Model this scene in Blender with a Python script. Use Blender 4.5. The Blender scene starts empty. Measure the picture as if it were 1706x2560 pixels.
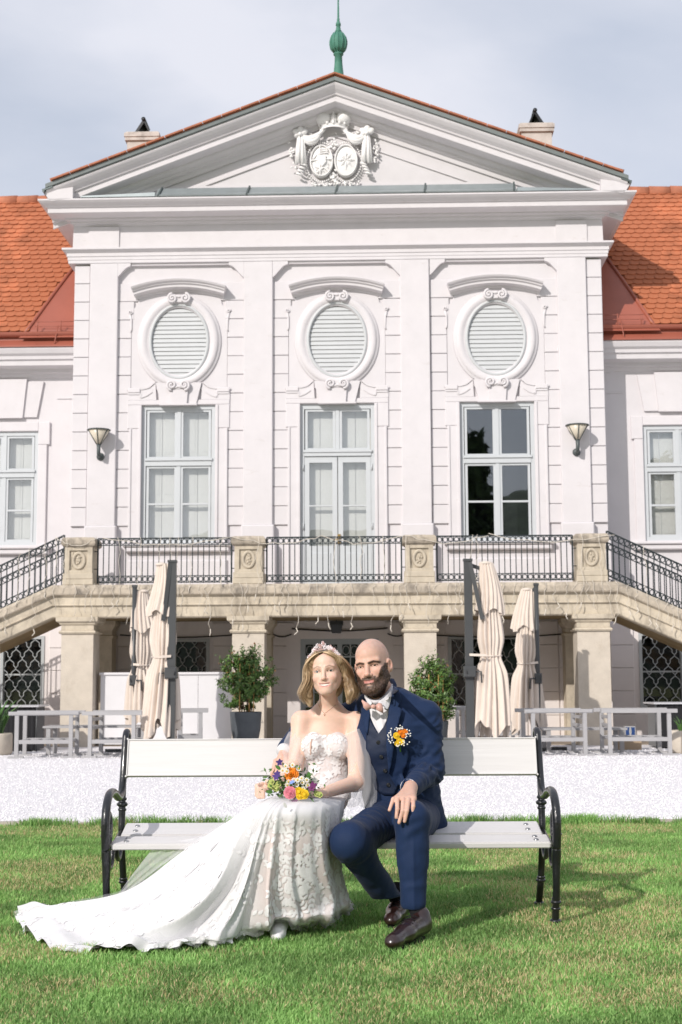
import bpy, bmesh, math, random
import numpy as np
from mathutils import Vector, Matrix
from mathutils.bvhtree import BVHTree
R = math.radians
random.seed(7)
rng = np.random.default_rng(7)
SC = bpy.context.scene
COL = SC.collection

# ---------------------------------------------------------------- camera
cam_d = bpy.data.cameras.new("camera")
cam_d.sensor_fit = 'VERTICAL'; cam_d.sensor_height = 36.0; cam_d.sensor_width = 24.0
cam_d.lens = 3551.0 / 2560.0 * 36.0
cam_d.clip_start = 0.1; cam_d.clip_end = 3000
cam_d.dof.use_dof = True; cam_d.dof.focus_distance = 6.45; cam_d.dof.aperture_fstop = 8.0
cam = bpy.data.objects.new("camera", cam_d); COL.objects.link(cam)
cam.matrix_world = (Matrix.Translation((0, 0, 1.077)) @ Matrix.Rotation(R(96.78), 4, 'X')
                    @ Matrix.Rotation(-0.0046, 4, 'Z'))
SC.camera = cam

# ---------------------------------------------------------------- light
SUNV = Vector((-1.0, -1.5, 1.02)).normalized()          # towards the sun
sun_el = math.asin(SUNV.z); sun_az = math.atan2(SUNV.x, SUNV.y)
sd = bpy.data.lights.new("sun", 'SUN'); sd.energy = 3.4; sd.angle = R(0.55); sd.color = (1.0, 0.945, 0.89)
so = bpy.data.objects.new("sun", sd); COL.objects.link(so)
so.rotation_euler = (-SUNV).to_track_quat('-Z', 'Y').to_euler(); so.location = (-20, -25, 30)
W = bpy.data.worlds.new("World"); SC.world = W; W.use_nodes = True
nt = W.node_tree; nt.nodes.clear()
out = nt.nodes.new('ShaderNodeOutputWorld'); bg = nt.nodes.new('ShaderNodeBackground')
sky = nt.nodes.new('ShaderNodeTexSky'); sky.sky_type = 'NISHITA'; sky.sun_disc = False
sky.sun_elevation = sun_el; sky.sun_rotation = sun_az; sky.air_density = 1.0; sky.dust_density = 2.4; sky.ozone_density = 1.0
tc = nt.nodes.new('ShaderNodeTexCoord'); mp = nt.nodes.new('ShaderNodeMapping'); mp.inputs['Scale'].default_value = (1.5, 1.5, 3.6)
mp.inputs['Location'].default_value = (3.1, 1.3, 0.9)
n1 = nt.nodes.new('ShaderNodeTexNoise'); n1.inputs['Scale'].default_value = 1.6; n1.inputs['Detail'].default_value = 6; n1.inputs['Roughness'].default_value = 0.5
n1.inputs['Distortion'].default_value = 0.25
cr = nt.nodes.new('ShaderNodeValToRGB'); cr.color_ramp.elements[0].position = 0.36; cr.color_ramp.elements[1].position = 0.64
cr.color_ramp.elements[0].color = (0.66, 0.66, 0.66, 1); cr.color_ramp.elements[1].color = (0.93, 0.93, 0.93, 1)
cc = nt.nodes.new('ShaderNodeValToRGB'); cc.color_ramp.elements[0].position = 0.33; cc.color_ramp.elements[1].position = 0.66
cc.color_ramp.elements[0].color = (6.5, 6.9, 7.9, 1); cc.color_ramp.elements[1].color = (7.6, 7.7, 8.4, 1)
e = cc.color_ramp.elements.new(0.25); e.color = (5.9, 6.3, 7.2, 1)
mx = nt.nodes.new('ShaderNodeMixRGB')
L = nt.links.new
L(tc.outputs['Generated'], mp.inputs['Vector']); L(mp.outputs[0], n1.inputs['Vector']); L(n1.outputs['Fac'], cr.inputs['Fac']); L(n1.outputs['Fac'], cc.inputs['Fac'])
L(cr.outputs['Color'], mx.inputs['Fac']); L(sky.outputs[0], mx.inputs['Color1']); L(cc.outputs['Color'], mx.inputs['Color2'])
L(mx.outputs[0], bg.inputs['Color']); L(bg.outputs[0], out.inputs['Surface']); bg.inputs['Strength'].default_value = 0.107
vs = SC.view_settings; vs.view_transform = 'Standard'; vs.look = 'None'; vs.exposure = 0.08; vs.gamma = 1.0; vs.use_curve_mapping = False
SC.cycles.max_bounces = 8; SC.cycles.transparent_max_bounces = 24

# ================================================================ helpers
def mat(name, col, rough=0.7, var=0.0, vscale=8.0, bump=0.0, bscale=60.0, spec=0.4, metal=0.0, col2=None, attr=None, stretch=None,
        detail=6.0, sheen=0.0, sss=0.0, coat=0.0, streak=None):
    m = bpy.data.materials.new(name); m.use_nodes = True
    t = m.node_tree; b = t.nodes['Principled BSDF']; N = t.nodes.new; K = t.links.new
    b.inputs['Roughness'].default_value = rough; b.inputs['Metallic'].default_value = metal
    b.inputs['Specular IOR Level'].default_value = spec
    if sheen: b.inputs['Sheen Weight'].default_value = sheen
    if coat: b.inputs['Coat Weight'].default_value = coat
    if sss:
        b.inputs['Subsurface Weight'].default_value = sss; b.inputs['Subsurface Radius'].default_value = (1.0, 0.35, 0.2); b.inputs['Subsurface Scale'].default_value = 0.006
    c = (*col, 1.0); tcn = N('ShaderNodeTexCoord'); src = tcn.outputs['Object']
    if stretch:
        mpn = N('ShaderNodeMapping'); mpn.inputs['Scale'].default_value = stretch; K(src, mpn.inputs['Vector']); src = mpn.outputs[0]
    base = None
    if attr:
        a = N('ShaderNodeAttribute'); a.attribute_name = attr; base = a.outputs['Color']
    if var > 0 or col2:
        n = N('ShaderNodeTexNoise'); n.inputs['Scale'].default_value = vscale; n.inputs['Detail'].default_value = detail; n.inputs['Roughness'].default_value = 0.62
        K(src, n.inputs['Vector'])
        rp = N('ShaderNodeMapRange'); rp.inputs['From Min'].default_value = 0.32; rp.inputs['From Max'].default_value = 0.68
        K(n.outputs['Fac'], rp.inputs['Value'])
        m2 = N('ShaderNodeMixRGB')
        K(rp.outputs[0], m2.inputs['Fac'])
        if base is not None:
            mu = N('ShaderNodeMixRGB'); mu.blend_type = 'MULTIPLY'; mu.inputs['Fac'].default_value = 1.0
            m2.inputs['Color1'].default_value = (1 - var, 1 - var, 1 - var, 1); m2.inputs['Color2'].default_value = (1 + var, 1 + var, 1 + var, 1)
            K(base, mu.inputs['Color1']); K(m2.outputs[0], mu.inputs['Color2']); base = mu.outputs[0]
        else:
            if col2:
                m2.inputs['Color1'].default_value = c; m2.inputs['Color2'].default_value = (*col2, 1)
            else:
                m2.inputs['Color1'].default_value = tuple(min(1, x * (1 - var)) for x in col) + (1,)
                m2.inputs['Color2'].default_value = tuple(min(1, x * (1 + var)) for x in col) + (1,)
            base = m2.outputs[0]
    if streak:                       # weathering: dark rain streaks / soot with a shape of their own
        sc_, lo, hi, dcol, amt = streak
        mpn = N('ShaderNodeMapping'); mpn.inputs['Scale'].default_value = sc_; K(tcn.outputs['Object'], mpn.inputs['Vector'])
        n = N('ShaderNodeTexNoise'); n.inputs['Scale'].default_value = 1.0; n.inputs['Detail'].default_value = 8; n.inputs['Roughness'].default_value = 0.7
        K(mpn.outputs[0], n.inputs['Vector'])
        rp = N('ShaderNodeMapRange'); rp.inputs['From Min'].default_value = lo; rp.inputs['From Max'].default_value = hi; rp.inputs['To Max'].default_value = amt
        K(n.outputs['Fac'], rp.inputs['Value'])
        m3 = N('ShaderNodeMixRGB'); K(rp.outputs[0], m3.inputs['Fac'])
        if base is not None: K(base, m3.inputs['Color1'])
        else: m3.inputs['Color1'].default_value = c
        m3.inputs['Color2'].default_value = (*dcol, 1); base = m3.outputs[0]
    if base is not None: K(base, b.inputs['Base Color'])
    else: b.inputs['Base Color'].default_value = c
    if bump > 0:
        n = N('ShaderNodeTexNoise'); n.inputs['Scale'].default_value = bscale; n.inputs['Detail'].default_value = 4
        K(src, n.inputs['Vector'])
        bp = N('ShaderNodeBump'); bp.inputs['Strength'].default_value = bump; bp.inputs['Distance'].default_value = 0.01
        K(n.outputs['Fac'], bp.inputs['Height']); K(bp.outputs[0], b.inputs['Normal'])
    return m

def mixmat(m, fac, noise=None):
    """mix the material with transparency (tulle, netting)"""
    t = m.node_tree; o = t.nodes['Material Output']; b = t.nodes['Principled BSDF']
    tr = t.nodes.new('ShaderNodeBsdfTransparent'); tl = t.nodes.new('ShaderNodeBsdfTranslucent'); tl.inputs['Color'].default_value = (0.9, 0.9, 0.9, 1)
    m1 = t.nodes.new('ShaderNodeMixShader'); m1.inputs[0].default_value = 0.4
    m2 = t.nodes.new('ShaderNodeMixShader'); m2.inputs[0].default_value = fac
    t.links.new(b.outputs[0], m1.inputs[1]); t.links.new(tl.outputs[0], m1.inputs[2])
    t.links.new(tr.outputs[0], m2.inputs[1]); t.links.new(m1.outputs[0], m2.inputs[2]); t.links.new(m2.outputs[0], o.inputs['Surface'])
    return m

def tag(o, label=None, cat=None, group=None, kind=None):
    if label: o['label'] = label
    if cat: o['category'] = cat
    if group: o['group'] = group
    if kind: o['kind'] = kind
    return o

def empty(name, mw=None, label=None, cat=None, group=None):
    o = bpy.data.objects.new(name, None); COL.objects.link(o); o.empty_display_size = 0.1
    if mw is not None: o.matrix_world = mw
    return tag(o, label, cat, group)

def link(name, me, parent=None, m=None, mw=None):
    o = bpy.data.objects.new(name, me); COL.objects.link(o)
    if parent is not None: o.parent = parent
    if mw is not None: o.matrix_local = mw
    return o

class MB:
    """collects shapes into ONE mesh"""
    def __init__(s): s.v = []; s.f = []; s.sm = []
    def add(s, vs, fs, smooth=False):
        b = len(s.v); s.v.extend([tuple(float(c) for c in p) for p in vs])
        for f in fs: s.f.append(tuple(i + b for i in f)); s.sm.append(smooth)
        return s
    def box(s, x0, x1, y0, y1, z0, z1, ch=0.0):
        if ch > 0:      # chamfered front edges (towards -y)
            vs = [(x0, y1, z0), (x1, y1, z0), (x1, y1, z1), (x0, y1, z1), (x0, y0 + ch, z0), (x1, y0 + ch, z0), (x1, y0 + ch, z1), (x0, y0 + ch, z1),
                  (x0 + ch, y0, z0 + ch), (x1 - ch, y0, z0 + ch), (x1 - ch, y0, z1 - ch), (x0 + ch, y0, z1 - ch)]
            fs = [(8, 9, 10, 11), (4, 5, 9, 8), (5, 6, 10, 9), (6, 7, 11, 10), (7, 4, 8, 11), (0, 1, 5, 4), (1, 2, 6, 5), (2, 3, 7, 6), (3, 0, 4, 7), (3, 2, 1, 0)]
            return s.add(vs, fs)
        vs = [(x, y, z) for z in (z0, z1) for y in (y0, y1) for x in (x0, x1)]
        return s.add(vs, [(0, 2, 3, 1), (4, 5, 7, 6), (0, 1, 5, 4), (2, 6, 7, 3), (0, 4, 6, 2), (1, 3, 7, 5)])
    def obox(s, c, ax, hx, hy, hz):
        """oriented box; ax = 3x3 columns"""
        c = np.array(c); A = np.array(ax)
        vs = [c + A[:, 0] * hx * i + A[:, 1] * hy * j + A[:, 2] * hz * k for k in (-1, 1) for j in (-1, 1) for i in (-1, 1)]
        return s.add(vs, [(0, 2, 3, 1), (4, 5, 7, 6), (0, 1, 5, 4), (2, 6, 7, 3), (0, 4, 6, 2), (1, 3, 7, 5)])
    def bar(s, a, b, w, h=None, up=(0, 0, 1)):
        """rectangular bar from a to b"""
        a = np.array(a, float); b = np.array(b, float); d = b - a; l = np.linalg.norm(d); d = d / l
        u = np.array(up, float); x = np.cross(d, u)
        if np.linalg.norm(x) < 1e-6: x = np.cross(d, (1, 0, 0))
        x /= np.linalg.norm(x); z = np.cross(x, d)
        return s.obox((a + b) / 2, np.stack([x, d, z], 1), w / 2, l / 2, (h or w) / 2)
    def prism(s, poly, y0, y1):
        """polygon in (x,z), extruded from y0 (front) to y1"""
        n = len(poly)
        vs = [(x, y0, z) for x, z in poly] + [(x, y1, z) for x, z in poly]
        fs = [tuple(range(n)), tuple(range(2 * n - 1, n - 1, -1))] + [(i, i + n, (i + 1) % n + n, (i + 1) % n) for i in range(n)]
        return s.add(vs, fs)
    def sweep(s, P, A, B, prof, closed=False, cprof=False, caps=True, smooth=False):
        n = len(P); k = len(prof); vs = []
        for p, a, b in zip(P, A, B):
            p = np.array(p, float); a = np.array(a, float); b = np.array(b, float)
            vs += [p + a * q[0] + b * q[1] for q in prof]
        fs = []
        for i in range(n if closed else n - 1):
            j = (i + 1) % n
            for q in range(k if cprof else k - 1):
                r = (q + 1) % k
                fs.append((i * k + q, i * k + r, j * k + r, j * k + q))
        if caps and not closed:
            fs.append(tuple(range(k))); fs.append(tuple((n - 1) * k + q for q in range(k - 1, -1, -1)))
        return s.add(vs, fs, smooth)
    def molding(s, path, prof, closed=False):
        """horizontal molding: path = plan points (x,y,z0); prof = (out, up); out is to the right of travel"""
        n = len(path); P = []; A = []; B = []
        for i in range(n):
            p = np.array(path[i][:2], float)
            def dirn(a, b):
                d = np.array(b[:2], float) - np.array(a[:2], float); return d / np.linalg.norm(d)
            ds = []
            if i > 0 or closed: ds.append(dirn(path[i - 1], path[i]))
            if i < n - 1 or closed: ds.append(dirn(path[i], path[(i + 1) % n]))
            nn = [np.array((d[1], -d[0])) for d in ds]
            if len(nn) == 2:
                m_ = nn[0] + nn[1]; m_ = m_ / (np.dot(m_, nn[0]))
            else: m_ = nn[0]
            P.append(path[i]); A.append((m_[0], m_[1], 0)); B.append((0, 0, 1))
        return s.sweep(P, A, B, prof, closed, cprof=True)
    def tube(s, pts, r, n=8, closed=False, caps=True, sx=1.0):
        pts = [np.array(p, float) for p in pts]; m = len(pts)
        rs = r if hasattr(r, '__len__') else [r] * m
        P = []; prev = None; vs = []
        for i in range(m):
            if closed: d = pts[(i + 1) % m] - pts[i - 1]
            else: d = pts[min(i + 1, m - 1)] - pts[max(i - 1, 0)]
            l = np.linalg.norm(d); d = d / l if l > 1e-9 else np.array((0, 0, 1.0))
            if prev is None:
                u = np.array((0, 0, 1.0)) if abs(d[2]) < 0.9 else np.array((1.0, 0, 0))
                x = np.cross(d, u)
            else: x = prev - d * np.dot(prev, d)
            x /= max(np.linalg.norm(x), 1e-9); prev = x; y = np.cross(d, x)
            for k in range(n):
                a = 2 * math.pi * k / n; vs.append(pts[i] + rs[i] * (x * math.cos(a) * sx + y * math.sin(a)))
        fs = []
        for i in range(m if closed else m - 1):
            j = (i + 1) % m
            for k in range(n): fs.append((i * n + k, i * n + (k + 1) % n, j * n + (k + 1) % n, j * n + k))
        if caps and not closed: fs.append(tuple(range(n - 1, -1, -1))); fs.append(tuple((m - 1) * n + k for k in range(n)))
        return s.add(vs, fs, True)
    def lathe(s, prof, c=(0, 0, 0), n=20, flute=0, amp=0.0):
        vs = []; k = len(prof)
        for i in range(n):
            a = 2 * math.pi * i / n
            for r, z in prof:
                rr = r * (1 + (amp * abs(math.sin(a * flute / 2)) if flute else 0)); vs.append((c[0] + rr * math.cos(a), c[1] + rr * math.sin(a), c[2] + z))
        fs = [(i * k + q, ((i + 1) % n) * k + q, ((i + 1) % n) * k + q + 1, i * k + q + 1) for i in range(n) for q in range(k - 1)]
        fs.append(tuple(i * k for i in range(n - 1, -1, -1))); fs.append(tuple(i * k + k - 1 for i in range(n)))
        return s.add(vs, fs, True)
    def ball(s, c, r, n=8, m=6, ax=None):
        r = r if hasattr(r, '__len__') else (r, r, r); vs = []; fs = []
        A = np.eye(3) if ax is None else np.array(ax)
        for j in range(1, m):
            t = math.pi * j / m
            for i in range(n):
                a = 2 * math.pi * i / n; q = np.array((r[0] * math.sin(t) * math.cos(a), r[1] * math.sin(t) * math.sin(a), r[2] * math.cos(t)))
                vs.append(np.array(c) + A @ q)
        b = len(vs); vs.append(np.array(c) + A @ np.array((0, 0, r[2]))); vs.append(np.array(c) - A @ np.array((0, 0, r[2])))
        for j in range(m - 2):
            for i in range(n): fs.append((j * n + i, (j + 1) * n + i, (j + 1) * n + (i + 1) % n, j * n + (i + 1) % n))
        for i in range(n): fs.append((b, i, (i + 1) % n)); fs.append((b + 1, (m - 2) * n + (i + 1) % n, (m - 2) * n + i))
        return s.add(vs, fs, True)
    def mesh(s, name, m=None):
        me = bpy.data.meshes.new(name); me.from_pydata(s.v, [], s.f)
        me.polygons.foreach_set('use_smooth', s.sm)
        if m: me.materials.append(m)
        me.update(); return me
    def build(s, name, m, parent=None, kind=None):
        me = s.mesh(name, m)
        bm = bmesh.new(); bm.from_mesh(me); bmesh.ops.recalc_face_normals(bm, faces=bm.faces); bm.to_mesh(me); bm.free()
        o = link(name, me, parent)
        if kind: o['kind'] = kind
        return o

def big_mesh(name, V, Fq, m, parent=None, kind=None, smooth=False, cols=None, tri=False):
    """fast mesh from numpy arrays; Fq (n,3) or (n,4)"""
    me = bpy.data.meshes.new(name); k = Fq.shape[1]
    me.vertices.add(len(V)); me.vertices.foreach_set('co', np.asarray(V, np.float32).ravel())
    me.loops.add(Fq.size); me.loops.foreach_set('vertex_index', Fq.astype(np.int32).ravel())
    me.polygons.add(len(Fq)); me.polygons.foreach_set('loop_start', np.arange(0, Fq.size, k, dtype=np.int32))
    me.polygons.foreach_set('loop_total', np.full(len(Fq), k, np.int32))
    me.polygons.foreach_set('use_smooth', np.full(len(Fq), smooth))
    me.update(calc_edges=True)
    if cols is not None:
        at_ = me.color_attributes.new('col', 'FLOAT_COLOR', 'POINT')
        c4 = np.ones((len(V), 4), np.float32); c4[:, :3] = cols; at_.data.foreach_set('color', c4.ravel())
    if m: me.materials.append(m)
    o = link(name, me, parent)
    if kind: o['kind'] = kind
    return o

def ellipse(cx, cz, rx, rz, n=48):
    return [(cx + rx * math.cos(2 * math.pi * i / n), cz + rz * math.sin(2 * math.pi * i / n)) for i in range(n)]

def ell_ring(mb, cx, cz, rx, rz, prof, n=56, y=0.0, smooth=True):
    P = []; A = []; B = []
    for i in range(n):
        a = 2 * math.pi * i / n; P.append((cx + rx * math.cos(a), y, cz + rz * math.sin(a))); A.append((0, -1, 0))
        nn = np.array((math.cos(a) / rx, math.sin(a) / rz)); nn /= np.linalg.norm(nn); B.append((nn[0], 0, nn[1]))
    mb.sweep(P, A, B, prof, closed=True, cprof=True, smooth=smooth)

def spiral(mb, cx, cz, y, r, turns, hand=1, t0=0.0, tk=0.012):
    pts = []; n = int(turns * 14)
    for i in range(n + 1):
        t = i / n; a = t0 + hand * turns * 2 * math.pi * t; q = r * (1 - 0.8 * t); pts.append((cx + q * math.cos(a), y - 0.02 * t, cz + q * math.sin(a)))
    mb.tube(pts, [tk * (1.1 - 0.3 * i / n) for i in range(n + 1)], 6)

# ================================================================ materials of the place
M_wall = mat('white_plaster', (0.635, 0.61, 0.625), 0.85, 0.035, 1.7, 0.12, 35, 0.25, streak=((1.2, 1.2, 0.5), 0.60, 0.9, (0.62, 0.58, 0.57), 0.45))
M_trim = mat('white_trim_plaster', (0.645, 0.62, 0.635), 0.8, 0.03, 3, 0.08, 50, 0.25, streak=((3.0, 3.0, 9.0), 0.61, 0.86, (0.42, 0.37, 0.33), 0.55))
M_groundwall = mat('ground_floor_plaster', (0.71, 0.66, 0.64), 0.9, 0.03, 2.5, 0.15, 30, 0.2, streak=((2, 2, 0.8), 0.58, 0.9, (0.5, 0.44, 0.4), 0.5))
M_tile = mat('terracotta_tile', (0.43, 0.145, 0.07), 0.8, 0.30, 2.6, 0.2, 90, 0.3)
M_tileedge = mat('terracotta_ridge', (0.40, 0.15, 0.085), 0.75, 0.2, 5, 0.2, 60, 0.3)
M_redmetal = mat('red_painted_sheet', (0.33, 0.10, 0.065), 0.45, 0.06, 2, 0.05, 10, 0.5)
M_zinc = mat('grey_zinc', (0.33, 0.37, 0.38), 0.4, 0.08, 4, 0, 1, 0.5, metal=0.4)
M_rakezinc = mat('rake_zinc', (0.19, 0.215, 0.215), 0.5, 0.1, 4, 0, 1, 0.5, metal=0.2)
M_darkzinc = mat('dark_zinc', (0.10, 0.125, 0.125), 0.5, 0.1, 4, 0, 1, 0.5, metal=0.3)
M_copper = mat('green_copper', (0.05, 0.175, 0.125), 0.65, 0.3, 9, 0.2, 30, 0.4, col2=(0.08, 0.23, 0.17))
M_frame = mat('grey_white_window_paint', (0.53, 0.555, 0.575), 0.4, 0.02, 5, 0, 1, 0.5)
M_louvre = mat('grey_louvre_paint', (0.52, 0.535, 0.545), 0.5, 0.03, 5, 0, 1, 0.4)
M_shutter = mat('white_inner_shutter', (0.74, 0.74, 0.72), 0.6, 0.02, 4, 0, 1, 0.3)
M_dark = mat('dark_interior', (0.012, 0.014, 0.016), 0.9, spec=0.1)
M_chim = mat('chimney_render', (0.55, 0.50, 0.46), 0.9, 0.12, 5, 0.4, 25, 0.2, streak=((3, 3, 3), 0.5, 0.8, (0.2, 0.17, 0.15), 0.8))
M_black = mat('black_iron', (0.012, 0.013, 0.015), 0.38, 0, spec=0.5)
M_brass = mat('brass', (0.55, 0.36, 0.13), 0.3, metal=1.0)

def glass(name, refl=0.12, tint=(0.95, 0.955, 0.95)):
    m = bpy.data.materials.new(name); m.use_nodes = True; t = m.node_tree; t.nodes.remove(t.nodes['Principled BSDF'])
    g = t.nodes.new('ShaderNodeBsdfGlossy'); g.inputs['Roughness'].default_value = 0.012; g.inputs['Color'].default_value = (0.92, 0.96, 1.0, 1)
    tr = t.nodes.new('ShaderNodeBsdfTransparent'); tr.inputs['Color'].default_value = (*tint, 1)
    mx_ = t.nodes.new('ShaderNodeMixShader'); mx_.inputs[0].default_value = refl
    n = t.nodes.new('ShaderNodeTexNoise'); n.inputs['Scale'].default_value = 1.3; bp = t.nodes.new('ShaderNodeBump'); bp.inputs['Strength'].default_value = 0.05; bp.inputs['Distance'].default_value = 0.02
    tcn = t.nodes.new('ShaderNodeTexCoord'); t.links.new(tcn.outputs['Object'], n.inputs['Vector']); t.links.new(n.outputs['Fac'], bp.inputs['Height']); t.links.new(bp.outputs[0], g.inputs['Normal'])
    t.links.new(tr.outputs[0], mx_.inputs[1]); t.links.new(g.outputs[0], mx_.inputs[2]); t.links.new(mx_.outputs[0], t.nodes['Material Output'].inputs['Surface'])
    return m
M_glass = glass('window_glass', 0.13); M_glass2 = glass('shaded_pane_glass', 0.04)

FW = Matrix.Translation((-0.06, 26.05, 0)) @ Matrix.Rotation(R(-1.7), 4, 'Z')     # the palace stands slightly turned
PAL = empty('palace', FW, 'white baroque palace with orange tiled roofs, pediment and oval louvred windows', 'building')
HW = 4.955                 # half width of the middle block
PC = (-2.96, 0.0, 2.96)    # centres of the three bays
ZF = 2.70                  # balcony floor

def wall_holes(mb, x0, x1, z0, z1, holes, y0, y1):
    """wall slab with rectangular openings (x0,x1,z0,z1)"""
    xs = sorted({x0, x1, *[h[0] for h in holes], *[h[1] for h in holes]}); zs = sorted({z0, z1, *[h[2] for h in holes], *[h[3] for h in holes]})
    for i in range(len(xs) - 1):
        run = None
        for j in range(len(zs) - 1):
            cx, cz = (xs[i] + xs[i + 1]) / 2, (zs[j] + zs[j + 1]) / 2
            solid = not any(h[0] < cx < h[1] and h[2] < cz < h[3] for h in holes)
            if solid:
                if run is None: run = [zs[j], zs[j + 1]]
                else: run[1] = zs[j + 1]
            if (not solid or j == len(zs) - 2) and run: mb.box(xs[i], xs[i + 1], y0, y1, run[0], run[1]); run = None

# ---- walls
OW = 0.69                                  # half width of the big openings
holes = [(c - OW, c + OW, ZF if abs(c) < .1 else 3.60, 6.20) for c in PC]
gholes = [(-3.56, -2.36, 0.0, 1.86), (-0.69, 0.74, 0.0, 1.84), (2.72, 3.40, 0.55, 1.88), (2.0, 2.66, 0.55, 1.88)]
mb = MB(); wall_holes(mb, -HW, HW, ZF - 0.3, 10.2, holes, 0.0, 0.35); mb.build('wall', M_wall, PAL)
mb = MB(); wall_holes(mb, -HW, HW, -0.3, ZF - 0.3, gholes, 0.0, 0.35); mb.build('ground_floor_wall', M_groundwall, PAL)
mb = MB(); mb.box(-HW, -HW + .3, .35, 8, -.3, 10.2); mb.box(HW - .3, HW, .35, 8, -.3, 10.2); mb.box(-HW + .3, HW - .3, 7.7, 8, -.3, 10.2); mb.build('side_wall', M_wall, PAL)
# ---- tympanum
mb = MB(); mb.prism([(-HW, 10.0), (HW, 10.0), (0, 12.0)], 0.02, 0.4); mb.build('tympanum', M_wall, PAL)
mb = MB(); t = .3706
def tri_ring(mb, w, z0, h, wd, y0, y1):
    """triangular raised frame"""
    o = [(-w, z0), (w, z0), (0, z0 + h)]; k = wd
    s_ = h / w; L_ = math.hypot(1, s_); iw = w - wd * (L_ + 1) / s_; i_ = [(-iw, z0 + wd), (iw, z0 + wd), (0, z0 + wd + iw * s_)]
    for a in range(3):
        b = (a + 1) % 3; mb.prism([o[a], o[b], i_[b], i_[a]], y0, y1)
mb = MB(); tri_ring(mb, 2.75, 10.40, 2.75 * t, .045, -0.012, 0.03); mb.build('tympanum_moulding', M_trim, PAL)
# ---- raking cornice
prof_r = [(0.0, 0.02), (.62, 0.02), (.64, -.02), (.62, -.05), (.57, -.10), (.50, -.15), (.49, -.18), (.45, -.185), (.45, -.30), (.42, -.315), (.20, -.325), (.19, -.36), (.15, -.40), (.10, -.42), (.09, -.46), (.03, -.48), (.02, -.56), (0.0, -.57)]
mb = MB(); TX, TZ, AZ = 5.39, 10.20, 12.20
mb.sweep([(-TX, 0, TZ), (0, 0, AZ), (TX, 0, TZ)], [(0, -1, 0)] * 3, [(0, 0, 1)] * 3, prof_r, cprof=True); mb.build('raking_cornice', M_trim, PAL)
mb = MB(); mb.sweep([(-TX - .01, 0, TZ + .02), (0, 0, AZ + .02), (TX + .01, 0, TZ + .02)], [(0, -1, 0)] * 3, [(0, 0, 1)] * 3, [(-.2, 0), (.67, 0), (.68, .07), (-.2, .07)], cprof=True); mb.build('rake_flashing', M_rakezinc, PAL)
# ---- horizontal cornice, architrave (with returns along the sides)
side = [(-HW, 3.2, 0), (-HW, 0, 0), (HW, 0, 0), (HW, 3.2, 0)]
prof_c = [(0, 9.64), (.03, 9.66), (.05, 9.70), (.09, 9.715), (.10, 9.75), (.17, 9.765), (.18, 9.79), (.42, 9.80), (.445, 9.81), (.445, 9.90), (.48, 9.91), (.50, 9.93), (.56, 9.965), (.60, 10.0), (.60, 10.03), (0, 10.1)]
mb = MB(); mb.molding(side, prof_c); mb.build('cornice', M_trim, PAL)
prof_a = [(0, 8.93), (.115, 8.93), (.115, 8.985), (.125, 8.99), (.125, 9.05), (.14, 9.055), (.14, 9.12), (.16, 9.13), (.20, 9.165), (.22, 9.17), (.22, 9.205), (.05, 9.22), (.04, 9.66), (0, 9.66)]
mb = MB(); mb.molding(side, prof_a); mb.build('architrave', M_trim, PAL)
# corner ressauts of the frieze
for sx in (-1, 1):
    mb = MB(); a, b = sorted((sx * 4.12, sx * 4.70)); mb.box(a, b, -.075, 0, 9.215, 9.645); mb.build('frieze_block', M_trim, PAL)
# ---- zinc flashing on the cornice
mb = MB(); mb.sweep([(-3.35, 0, 0), (3.35, 0, 0)], [(0, -1, 0)] * 2, [(0, 0, 1)] * 2, [(.0, 10.04), (.615, 10.04), (.625, 10.06), (.50, 10.13), (.30, 10.30), (.26, 10.31), (.05, 10.25), (0, 10.2)], cprof=True)
mb.build('gutter', M_zinc, PAL)
mb = MB()
for x in (-3.3, -1.65, 0, 1.65, 3.3): mb.bar((x, -.63, 10.05), (x + .03, -.30, 10.325), .03, .02)
mb.build('gutter_seam', M_darkzinc, PAL)
mb = MB()
for sx in (-1, 1): mb.prism([(sx * 3.36, 10.045), (sx * 4.75, 10.045), (sx * 4.75, 10.07), (sx * 3.36, 10.12)], -.61, 0.02)
mb.build('cornice_cover', M_zinc, PAL)
# ---- pilasters
for a, b in ((-4.65, -4.12), (-1.745, -1.20), (1.19, 1.735), (4.12, 4.66)):
    mb = MB(); mb.box(a, b, -.11, 0, 3.93, 8.93, .012); mb.box(a - .03, b + .03, -.15, 0, 3.60, 3.935, .02); mb.box(a - .06, b + .06, -.19, 0, ZF, 3.602, .015)
    mb.build('pilaster', M_trim, PAL)
# ogee corner pieces at the head of each bay
for c in PC:
    for sx in (-1, 1):
        x0 = c + sx * 1.215 if abs(c) > .1 else sx * 1.20
        pts = [(x0, 8.93), (x0 - sx * .285, 8.93), (x0 - sx * .285, 8.875)]
        for i in range(11):
            a = i / 10; e_ = a * a * (3 - 2 * a); pts.append((x0 - sx * (.27 * (1 - a)), 8.86 - .24 * (e_ * .6 + .4 * a * a)))
        mb = MB(); mb.prism(pts, -.105, 0); mb.build('panel_corner', M_trim, PAL)
    mb = MB(); mb.box(c - .94, c + .94, -.07, 0, 8.885, 8.935); mb.build('panel_head', M_trim, PAL)
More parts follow.
